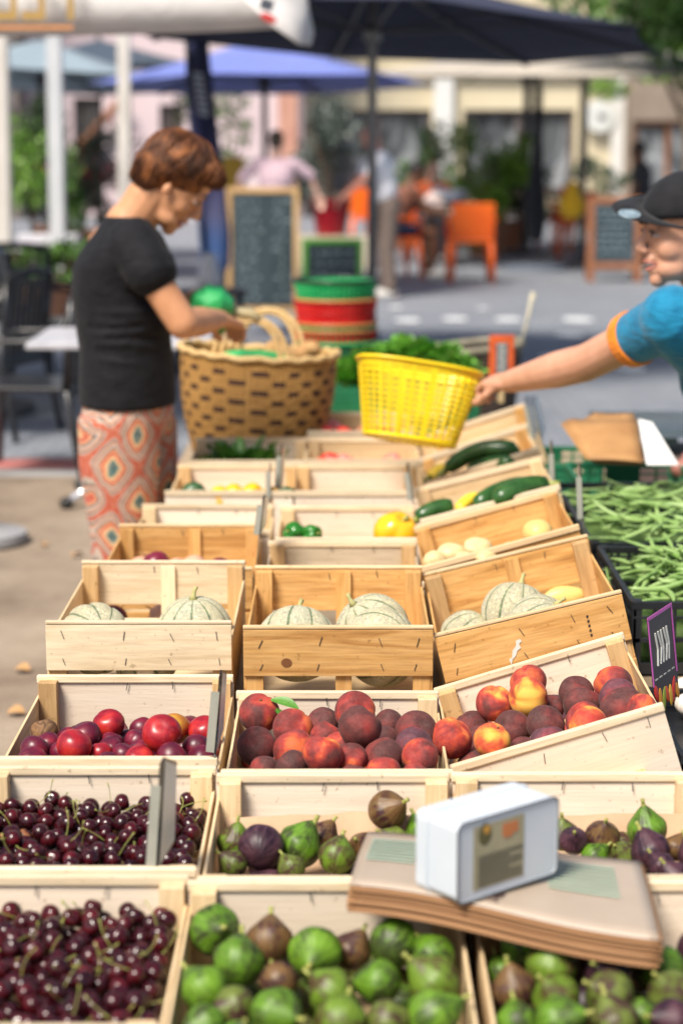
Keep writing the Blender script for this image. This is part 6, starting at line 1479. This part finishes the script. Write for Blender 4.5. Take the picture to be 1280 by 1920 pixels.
# ------------------------------------------------------------------ chalk boards
FRM = wood('z', 'pale'); CB = mottled('chalk_board', (.018, .035, .045), (.035, .060, .075), 4, .5)
def aboard(label, x0p, x1p, ytop, Yd, h, frame, lines, seed, legs=True, boardm=CB, fw=.045, split=False):
    xa = at_y(x0p, 400, Yd).x; xb = at_y(x1p, 400, Yd).x; w_ = xb-xa; zt_ = at_y(600, ytop, Yd).z; zb_ = max(0.0, zt_-h)
    t = thing('chalk_sign', label, 'chalkboard', ((xa+xb)/2, Yd, zb_), (R(-6), 0, 0)); zh = zt_-zb_; lg = .14 if legs else 0
    for sx in (-1, 1): MB().box((sx*(w_/2-fw/2), 0, zh/2), (fw, .03, zh)).build('frame_post', frame, t, bevel=.003)
    for z in (zh-fw/2, lg+fw/2): MB().box((0, 0.001, z), (w_-2*fw, .028, fw)).build('frame_rail', frame, t, bevel=.003)
    MB().box((0, .004, (zh+lg)/2), (w_-2*fw+.01, .012, zh-lg-2*fw+.01)).build('board', boardm, t)
    q = random.Random(seed); m = MB(); z = zh-fw-.07; ww = w_-2*fw-.06
    while z > lg+fw+.05:
        x = -ww/2+q.uniform(0, .04); 
        while x < ww/2-.03:
            l_ = q.uniform(.03, .09)
            if not split or not (-.03 < x < .08): 
                n = int(l_/.008); m.tube([(x+i*.008, -.007, z+q.uniform(-.011, .011)) for i in range(max(2, n))], .0045, 4)
            x += l_+.02
        z -= h/lines
    m.build('chalk_writing', plain('chalk_blue', (.42, .52, .58), .9), t)
    if legs:
        for sx in (-1, 1): MB().tube([(sx*(w_/2-fw/2), .02, zh-.02), (sx*(w_/2-fw/2), .42, .04)], .016, 6).build('rear_leg', frame, t)
    return t
aboard('large chalkboard sign with pale wood frame behind the woven basket', 423, 560, 350, 15.8, 1.12, wood('z', 'tan'), 15, 3, split=True)
aboard('small chalkboard with a bright green frame behind the stacked baskets', 566, 680, 447, 15.5, .50, plain('frame_green', (.13, .42, .06), .4), 6, 4, legs=False, fw=.040)
gs = bpy.data.objects['chalk_sign.001']
stt = thing('stool', 'low dark stool carrying the green framed chalkboard', 'stool', (gs.location.x, 15.62, 0)); zs = gs.location.z-.004; MB().box((0, 0, zs-.02), (.40, .34, .04)).build('seat', plain('stool_brown', (.10, .07, .05), .6), stt, bevel=.005)
for sx in (-1, 1):
    for sy in (-1, 1): MB().tube([(sx*.15, sy*.12, zs-.03), (sx*.18, sy*.15, 0)], .018, 8).build('leg', plain('stool_brown', (.10, .07, .05), .6), stt)
aboard('brown framed chalkboard menu beside the vendor\'s face', 1103, 1205, 368, 21.5, 1.03, mottled('frame_brown', (.20, .075, .03), (.32, .13, .06), 20, .5), 14, 8, fw=.075)

# ------------------------------------------------------------------ orange cafe chairs, tables, people
ORG = mottled('orange_resin', (.78, .10, .005), (.88, .15, .008), 5, .4, .05, .002)
def orange_chair(label, px, py, yaw, s=1.0):
    p = at_z(px, py, 0); t = thing('cafe_chair', label, 'chair', p, (0, 0, yaw), 'orange cafe chairs')
    MB().box((0, 0, .44), (.46, .46, .03)).build('seat', ORG, t, bevel=.01)
    MB().box((-.235, 0, .66), (.022, .46, .38), (0, -.10, 0)).build('backrest', ORG, t, bevel=.01)
    for sx in (-1, 1):
        for sy in (-1, 1): MB().tube([(sx*.20, sy*.20, .44), (sx*.235, sy*.225, 0)], [.032, .024], 8).build('leg', ORG, t, smooth=True)
    for sy in (-1, 1): MB().tube([(-.23, sy*.24, .68), (0, sy*.255, .655), (.20, sy*.245, .64), (.21, sy*.225, .44)], [.02, .022, .022, .024], 8).build('armrest', ORG, t, smooth=True)
    t.scale = (s, s, s); return t
orange_chair('bright orange chair with its back to the camera, nearest of the orange chairs', 881, 528, R(92), 1.0)
orange_chair('orange chair holding the seated dark haired person', 740, 520, R(20))
orange_chair('orange chair on the far side of the cafe table', 795, 485, R(-80))
orange_chair('orange chair turned sideways beside the yellow jacket', 1050, 474, R(150))
orange_chair('orange chair with its back to the camera, right of the closed black parasol', 1078, 482, R(88))
orange_chair('orange chair at the right beside the brown menu board', 1092, 462, R(10))
orange_chair('orange chair half hidden behind the brown menu board', 1225, 480, R(150))
orange_chair('orange chair at the far side between the bushes and the closed parasol', 940, 462, R(-60))
orange_chair('orange chair behind the seated dark haired person', 700, 470, R(60))
def cafe_table(label, px, py, top='table_dark', c=(.10, .07, .06)):
    p = at_z(px, py, 0); t = thing('cafe_table', label, 'table', p); MB().lathe([(0, .70), (.38, .70), (.385, .72), (.38, .735), (0, .735)], 32).build('table_top', plain(top, c, .4), t); MB().tube([(0, 0, .02), (0, 0, .70)], .03, 10).build('pedestal', POLED, t)
    MB().lathe([(0, 0), (.24, 0), (.23, .02), (.04, .05), (0, .05)], 24).build('foot', POLED, t); return p
pt_ = cafe_table('round cafe table between the orange chairs', 835, 498)
cafe_table('round cafe table under the yellow jacket', 1070, 462)
JK = MB(); JK.ell((0, 0, 0), (.20, .15, .08)); JK.ell((.12, 0, .06), (.14, .12, .06)); JK.ell((-.10, .05, .07), (.12, .1, .07)); o = JK.build('jacket', cloth_mat('grey_jacket', (.13, .15, .20), (.24, .27, .34)), None, remesh=.02, sm_it=3); o.location = pt_+Vector((.02, -.05, .80)); tag(o, 'bundled grey jacket lying on the cafe table', 'jacket')
JK = MB(); JK.ell((0, 0, 0), (.12, .10, .09)); JK.ell((.05, 0, -.08), (.1, .1, .06)); o = JK.build('pouch', plain('pouch_pink', (.60, .48, .46), .6), None, remesh=.02, sm_it=3); o.location = pt_+Vector((-.16, -.25, .80)); tag(o, 'pale pinkish bag on the near edge of the cafe table', 'bag')
yj = at_y(1072, 385, 23.5); b = MB(); b.ell((0, 0, 0), (.16, .13, .17)); b.ell((0, 0, .20), (.085, .09, .085)); o = b.build('jacket', cloth_mat('yellow_cloth', (.75, .42, .02), (.85, .52, .04)), None, remesh=.02, sm_it=3); o.location = yj; tag(o, 'bright yellow jacket bundle on the far orange chair', 'jacket')
figure('person with white shirt over a pink top, back to us, above the large chalkboard', at_y(516, 300, 19).x, 19, 1.62, R(80), {'lean': .05, 'bun': 1, 'sleeve': .95}, SKP, cloth_mat('pink_top', (.60, .40, .46), (.72, .56, .62)), plain('skirt_lilac', (.40, .34, .50), .8), plain('brown_hair', (.07, .045, .03), .6), arms={1: ((.08, .36, 1.22), (.12, .44, 1.02)), -1: ((.08, .34, 1.24), (.12, .40, 1.05))})
figure('standing man in a white shirt behind the parasol pole', at_y(728, 300, 19.5).x, 19.5, 1.70, R(190), {'lean': .22, 'sleeve': .7, 'nod': 25}, skin('skin_red', (.45, .18, .12), (.58, .27, .20)), cloth_mat('white_shirt', (.74, .74, .78), (.80, .80, .84)), plain('taupe_trousers', (.16, .12, .10), .8), plain('grey_hair', (.30, .18, .14), .6), arms={1: ((.22, .22, 1.15), (.42, .15, 1.0)), -1: ((.2, .22, 1.15), (.40, .18, .98))})
figure('dark haired person seated on an orange chair, leaning over the table', at_z(742, 520, 0).x-.02, at_z(742, 520, 0).y, 1.66, R(10), {'lean': .35, 'nod': 25, 'sleeve': .3, 'legs': .6}, SKD, plain('rust_top', (.20, .08, .05), .8), plain('navy_shorts', (.012, .015, .05), .8), plain('black_hair', (.012, .010, .010), .5), sit=.50, arms={1: ((.25, .25, 1.12), (.48, .15, 1.10)), -1: ((.25, .22, 1.12), (.48, .15, 1.08))})
figure('person in bright orange seated at the cafe table with back turned', at_z(800, 487, 0).x, at_z(800, 487, 0).y, 1.62, R(-80), {'lean': .45, 'nod': 45, 'sleeve': .8}, SKP, cloth_mat('orange_shirt', (.75, .13, .03), (.82, .22, .10)), plain('dark_skirt', (.04, .04, .05), .8), plain('grey_hair', (.30, .18, .14), .6), sit=.50, arms={1: ((.25, .25, 1.12), (.40, .15, 1.05)), -1: ((.25, .22, 1.12), (.40, .15, 1.05))})
figure('black haired figure at the far right behind the vendor\'s cap', at_y(1207, 350, 23).x, 23, 1.50, R(160), {'lean': .1, 'nod': 10}, SKD, plain('charcoal_top', (.03, .03, .035), .8), plain('charcoal_legs', (.02, .02, .025), .8), plain('black_hair', (.012, .010, .010), .5))

# ------------------------------------------------------------------ buildings
CRM = mottled('cream_render', (.58, .50, .34), (.66, .58, .41), 1.2, .8, .2, .01, rand=False); WHR = mottled('white_render', (.62, .62, .60), (.70, .70, .68), 1.5, .7, rand=False); PNK = mottled('pink_render', (.58, .46, .48), (.66, .54, .56), .9, .8, rand=False)
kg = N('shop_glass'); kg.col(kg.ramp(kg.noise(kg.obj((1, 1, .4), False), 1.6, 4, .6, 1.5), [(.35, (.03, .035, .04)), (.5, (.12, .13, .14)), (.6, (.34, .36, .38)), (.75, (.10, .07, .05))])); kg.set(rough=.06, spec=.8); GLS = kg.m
Yc = 40
def X(px, Y=Yc): return at_y(px, 300, Y).x
def Z(py, Y=Yc): return at_y(640, py, Y).z
def building(name, label, Y, px0, px1, wallm, h, openings, depth=6, extras=None):
    x0, x1 = X(px0, Y), X(px1, Y); t = thing(name, label, 'building', ((x0+x1)/2, Y, 0)); cx = (x0+x1)/2
    cuts = sorted(openings, key=lambda o_: o_[0]); m = MB(); xs = x0
    for (a, b_, top, bot, fm, nm) in cuts:
        xa, xb, zt_, zb_ = X(a, Y), X(b_, Y), Z(top, Y), max(0, Z(bot, Y))
        if xa > xs: m.box(((xs+xa)/2-cx, .15, h/2), (xa-xs, .30, h))
        m.box(((xa+xb)/2-cx, .15, (zt_+h)/2), (xb-xa, .30, h-zt_))
        if zb_ > .02: m.box(((xa+xb)/2-cx, .15, zb_/2), (xb-xa, .30, zb_))
        f = MB(); fw = .10; W2 = xb-xa; H2 = zt_-zb_; mx = (xa+xb)/2-cx
        f.box((mx-W2/2+fw/2, .16, zb_+H2/2), (fw, .10, H2)); f.box((mx+W2/2-fw/2, .16, zb_+H2/2), (fw, .10, H2)); f.box((mx, .16, zt_-fw/2), (W2-2*fw, .10, fw)); f.box((mx, .16, zb_+fw/2), (W2-2*fw, .10, fw)); f.box((mx, .165, zb_+H2/2), (fw*.8, .09, H2-2*fw))
        fo = f.build(nm, fm, t); g = MB(); g.box((mx, .19, zb_+H2/2), (W2-.12, .02, H2-.12)); g.build('pane', GLS, fo)
        xs = xb
    if xs < x1: m.box(((xs+x1)/2-cx, .15, h/2), (x1-xs, .30, h))
    m.box((0, depth-.2, h/2), (x1-x0, .3, h)); m.box((x0-cx+.15, depth/2+.05, h/2), (.3, depth-.9, h)); m.box((x1-cx-.15, depth/2+.05, h/2), (.3, depth-.9, h))
    m.build('wall', wallm, t); MB().box((0, depth/2, h+.1), (x1-x0+.6, depth+.8, .2)).build('roof', mottled('roof_tile', (.25, .12, .08), (.35, .18, .12), 3, .8), t)
    if extras: extras(t, cx, Y, h)
    return t
FD_ = plain('window_frame_dark', (.10, .07, .06), .5); FB = plain('door_frame_brown', (.26, .10, .035), .45); FBk = plain('door_dark', (.03, .02, .015), .5)
def ex1(t, cx, Y, h):
    for (a, b_) in ((812, 848), (1143, 1178)): MB().box(((X(a)+X(b_))/2-cx, -.09, h/2), (X(b_)-X(a), .17, h-.02)).build('pilaster', WHR, t, bevel=.01)
    MB().box((0, -.06, Z(142)), (X(1178)-X(570), .10, .16)).build('cornice', CRM, t)
    p = at_y(1122, 218, Y); c_ = MB(); c_.lathe([(0, -.03), (.30, -.03), (.32, 0), (.30, .03), (0, .03)], 30, Matrix.Translation((p.x-cx, -.20, p.z)) @ Euler((PI/2, 0, 0)).to_matrix().to_4x4()); c_.build('round_sign', plain('sign_white', (.66, .68, .66), .4), t)
    MB().box((p.x-cx+.04, -.245, p.z), (.16, .01, .10)).build('sign_mark', plain('sign_grey', (.16, .17, .17), .5), t)
building('shop_building', 'cream shop building with white pilasters and two wide dark windows', Yc, 570, 1178, CRM, 5.0, [(612, 808, 205, 362, FD_, 'window'), (868, 1075, 205, 362, FD_, 'window')], extras=ex1)
building('house', 'building with a brown framed glass door at the far right', 39, 1179, 1500, mottled('brown_render', (.22, .17, .13), (.30, .24, .19), 1.5, .8, rand=False), 5.0, [(1184, 1320, 225, 400, FB, 'door')])
def ex2(t, cx, Y, h):
    m = MB(); a = at_y(130, 300, Y); b_ = at_y(236, 182, Y); m.tube([(a.x-cx, -.3, a.z), (b_.x-cx, -.3, b_.z)], .09, 6); m.build('timber_brace', plain('timber_rust', (.26, .10, .04), .7), t)
    p = at_y(540, 240, Y); MB().box((p.x-cx, -.05, 2.0), (.35, .08, 4.0)).build('corner_stones', mottled('terracotta', (.45, .22, .16), (.55, .30, .22), 3, .8, rand=False), t)
building('house', 'pink rendered house behind the woman with a dark doorway', 38, 40, 566, PNK, 5.2, [(140, 188, 182, 395, FBk, 'door'), (60, 105, 200, 330, FD_, 'window'), (300, 345, 195, 300, FD_, 'window')], extras=ex2)
building('house', 'dark weathered house at the far left edge', 37, -400, 38, mottled('dark_render', (.10, .09, .09), (.18, .15, .13), 1.5, .8, rand=False), 5.2, [(-60, 30, 200, 400, FD_, 'door')])

# ------------------------------------------------------------------ plants
def leaf_mat(name, a, b_): return mottled(name, a, b_, 3, .38, .0)
GR1 = leaf_mat('foliage_mid', (.035, .10, .012), (.10, .21, .03)); GR2 = leaf_mat('foliage_dark', (.018, .045, .018), (.05, .10, .035)); GR3 = leaf_mat('foliage_lime', (.09, .22, .015), (.20, .36, .04)); GR4 = leaf_mat('foliage_grey', (.06, .085, .07), (.12, .15, .13))
def foliage_mb(c, rad, n, size, seed, clumps=9):
    q = random.Random(seed); m = MB(); cl = [(Vector((q.gauss(0, .42), q.gauss(0, .42), q.gauss(0, .42))), q.uniform(.25, .5)) for _ in range(clumps)]
    vs = []; fs = []
    for i in range(n):
        cc, cr = q.choice(cl); d = Vector((q.gauss(0, 1), q.gauss(0, 1), q.gauss(0, 1))).normalized()*cr*q.random()**.35; p = cc+d
        p = Vector((p.x*rad[0], p.y*rad[1], p.z*rad[2]))+Vector(c); e = Euler((q.uniform(-1.2, 1.2), q.uniform(-1.2, 1.2), q.uniform(0, 6.28))).to_matrix(); s = size*q.uniform(.6, 1.3); k_ = len(vs)
        for (a, b_, z) in ((-s, 0, 0), (0, -s*.42, s*.12), (s, 0, 0), (0, s*.42, s*.12)): vs.append(p+e @ Vector((a, b_, z)))
        fs += [(k_, k_+1, k_+2), (k_, k_+2, k_+3)]
    return m.add(vs, fs)
POT_ = plain('terracotta_pot', (.34, .15, .08), .7)
def plant(name, label, cat, px, py_base, D=None, rad=(.4, .3, .5), zc=None, n=900, size=.05, mat=GR1, seed=1, pot=None, flowers=None, x=None):
    p = at_z(px, py_base, 0) if D is None else Vector((at_y(px, 300, D).x, D, 0)); t = thing(name, label, cat, p); zc = zc if zc is not None else rad[2]*.8+.3
    foliage_mb((0, 0, zc), rad, n, size, seed).build('foliage', mat, t); q = random.Random(seed)
    m = MB()
    for i in range(4): a = q.uniform(0, 6.28); m.tube([(0, 0, .2 if pot else 0), (.1*rad[0]*math.cos(a), .1*rad[1]*math.sin(a), zc*.6), (.5*rad[0]*math.cos(a), .5*rad[1]*math.sin(a), zc+rad[2]*.3)], [.018, .012, .005], 6)
    m.build('stem', plain('bark', (.09, .06, .04), .8), t)
    if pot: r, h, pm = pot; MB().lathe([(0, 0), (r*.72, 0), (r*.98, h*.88), (r*1.08, h*.88), (r*1.08, h), (r*.92, h), (r*.9, h*.8), (0, h*.8)], 26).build('pot', pm, t)
    if flowers: foliage_mb((0, 0, zc+.05), tuple(x_*1.05 for x_ in rad), flowers[0], size*1.1, seed+50).build('blossom', flowers[1], t)['kind'] = 'stuff'
    return t
REDP = plain('red_pot', (.26, .006, .014), .35); RFL = plain('red_flower', (.50, .02, .03), .5)
plant('potted_plant', 'leafy shrub in a dark red pot beyond the green framed chalkboard', 'potted plant', 620, 0, 24, (.62, .4, .62), 1.15, 1500, .055, GR4, 3, (.24, .42, REDP))
rp = bpy.data.objects[[o.name for o in C.objects if o.name.startswith('potted_plant')][-1]]; rp.location.z = Z(440, 24)
pl_ = MB().box((rp.location.x, 24, rp.location.z/2-.003), (.9, .6, rp.location.z-.006)).build('low_wall', mottled('wall_pale', (.50, .44, .34), (.60, .54, .43), 4, .8, rand=False), None); tag(pl_, 'low cream block carrying the red plant pot', 'wall')
for a in ((830, 27, (.75, .5, .55), .85, 1500, GR1, 'mid green bush between the white pilaster and the cafe table', 5), (912, 26, (.62, .5, .85), 1.0, 2200, GR3, 'tall yellow green bush behind the nearest orange chair', 6), (965, 27.5, (.75, .5, .7), .8, 1600, GR2, 'dark bush right of the yellow green bush', 7), (770, 28, (.5, .4, .5), .7, 900, GR2, 'dark low bush behind the seated dark haired person', 8),
          (1130, 30, (.5, .4, .4), .9, 700, GR2, 'small dark bush under the round white sign', 9)):
    plant('shrub', a[6], 'shrub', a[0], 0, a[1], a[2], a[3], a[4], .05, a[5], a[7], (.28, .4, POT_))
for a in ((60, 16.5, (.75, .35, .22), .50, 1300, GR1, 'low green hedge plant behind the black chairs', 11, None), (150, 16.8, (.45, .35, .26), .55, 900, GR1, 'low green plant at the foot of the white post', 12, None), (60, 21, (.5, .4, .8), 1.25, 1600, GR1, 'tall green shrub between the first two posts', 13, None),
          (150, 23, (.45, .35, .5), 1.0, 1000, GR2, 'dark leafed plant with red flowers right of the second post', 14, (140, RFL)), (-10, 20, (.45, .4, .9), 1.2, 1300, GR3, 'bright shrub at the left edge behind the first post', 15, None), (185, 26, (.6, .4, .5), 1.15, 1000, GR4, 'grey green shrub before the pink house', 16, (60, RFL)),
          (430, 22, (.35, .3, .5), 1.6, 700, GR1, 'green plant beside the feather flag', 17, None), (100, 27, (.6, .4, .45), 1.0, 900, GR2, 'dark shrub by the dark house', 18, (90, RFL))):
    plant('shrub', a[6], 'shrub', a[0], 0, a[1], a[2], a[3], a[4], .045, a[5], a[7], (.30, .35, POT_), a[8])
o = MB().box((0, 0, 0), (.55, .3, .16)).build('planter', plain('planter_white', (.62, .60, .64), .5), None, bevel=.01); o.location = at_y(92, 455, 18.6); pz = o.location.z; tag(o, 'white planter box between the two leftmost posts', 'planter')
ps_ = MB().box((0, 0, 0), (.40, .26, pz-.085)).build('planter_stand', plain('stand_dark', (.08, .07, .07), .6), None); ps_.location = (o.location.x, o.location.y, (pz-.085)/2); tag(ps_, 'dark stand below the white planter box', 'stand')
yl = at_y(437, 325, 21); b = MB().box((0, 0, 0), (.22, .1, .34)).build('crate_sign', plain('amber_panel', (.60, .34, .03), .5), None, bevel=.01); b.location = yl; tag(b, 'amber yellow box on a shelf beside the feather flag', 'box')
sh_ = MB().box((0, 0, 0), (.30, .2, yl.z-.175)).build('shelf', plain('stand_dark', (.08, .07, .07), .6), None); sh_.location = (yl.x, yl.y, (yl.z-.175)/2); tag(sh_, 'dark pedestal shelf under the amber box', 'shelf')
wb_ = at_y(395, 500, 13.2); o = MB().lathe([(0, -.12), (.07, -.12), (.085, -.05), (.06, .04), (.04, .09), (.05, .12), (.045, .12), (.03, .08), (0, .0)], 20).build('jug', plain('jug_white', (.72, .72, .76), .4), None, smooth=True); 
o.location = (at_y(392, 510, 13.2).x, 13.2, at_y(392, 510, 13.2).z); tag(o, 'white round jug behind the green plastic bag', 'jug'); jz = o.location.z
o2 = thing('side_table', 'small dark side table under the white jug', 'table', (o.location.x, 13.2, 0)); MB().box((0, 0, jz-.13), (.5, .4, .03)).build('table_top', POLED, o2); 
for sx in (-1, 1):
    for sy in (-1, 1): MB().tube([(sx*.2, sy*.15, jz-.14), (sx*.22, sy*.17, 0)], .015, 6).build('leg', POLED, o2)
# trees
def tree(label, x, y, trunk_h, crown_c, rad, n, size, mat, seed, clumps=22):
    t = thing('tree', label, 'tree', (x, y, 0)); q = random.Random(seed); m = MB(); cz = crown_c[2]
    m.tube([(0, 0, 0), (.05, .03, trunk_h*.5), (-.03, 0, trunk_h), (0, 0, cz)], [.24, .18, .15, .07], 12)
    for i in range(9):
        a = q.uniform(0, 6.28); z0 = trunk_h*q.uniform(.8, 1.1); e_ = Vector((crown_c[0]+rad[0]*.6*math.cos(a), crown_c[1]+rad[1]*.6*math.sin(a), cz+rad[2]*q.uniform(-.3, .4))); s0 = Vector((0, 0, z0)); m.tube([s0, s0.lerp(e_, .5)+Vector((0, 0, .25)), e_], [.08, .045, .015], 7)
    m.build('trunk', mottled('bark_brown', (.10, .075, .05), (.18, .14, .10), 12, .9, .5, .01), t, smooth=True)
    foliage_mb(crown_c, rad, n, size, seed, clumps).build('crown', mat, t)
tree('broad leafed tree hanging into the upper right corner', at_y(1420, 100, 21).x, 21.5, 2.4, (-.35, 0, 3.35), (1.9, 1.6, 1.5), 9000, .075, GR1, 31)
tree('vine covered tree before the brown glass door', at_y(1250, 200, 33).x+.6, 34, 1.9, (-.3, 0, 2.75), (1.5, .9, .75), 3500, .07, GR3, 32, 14)
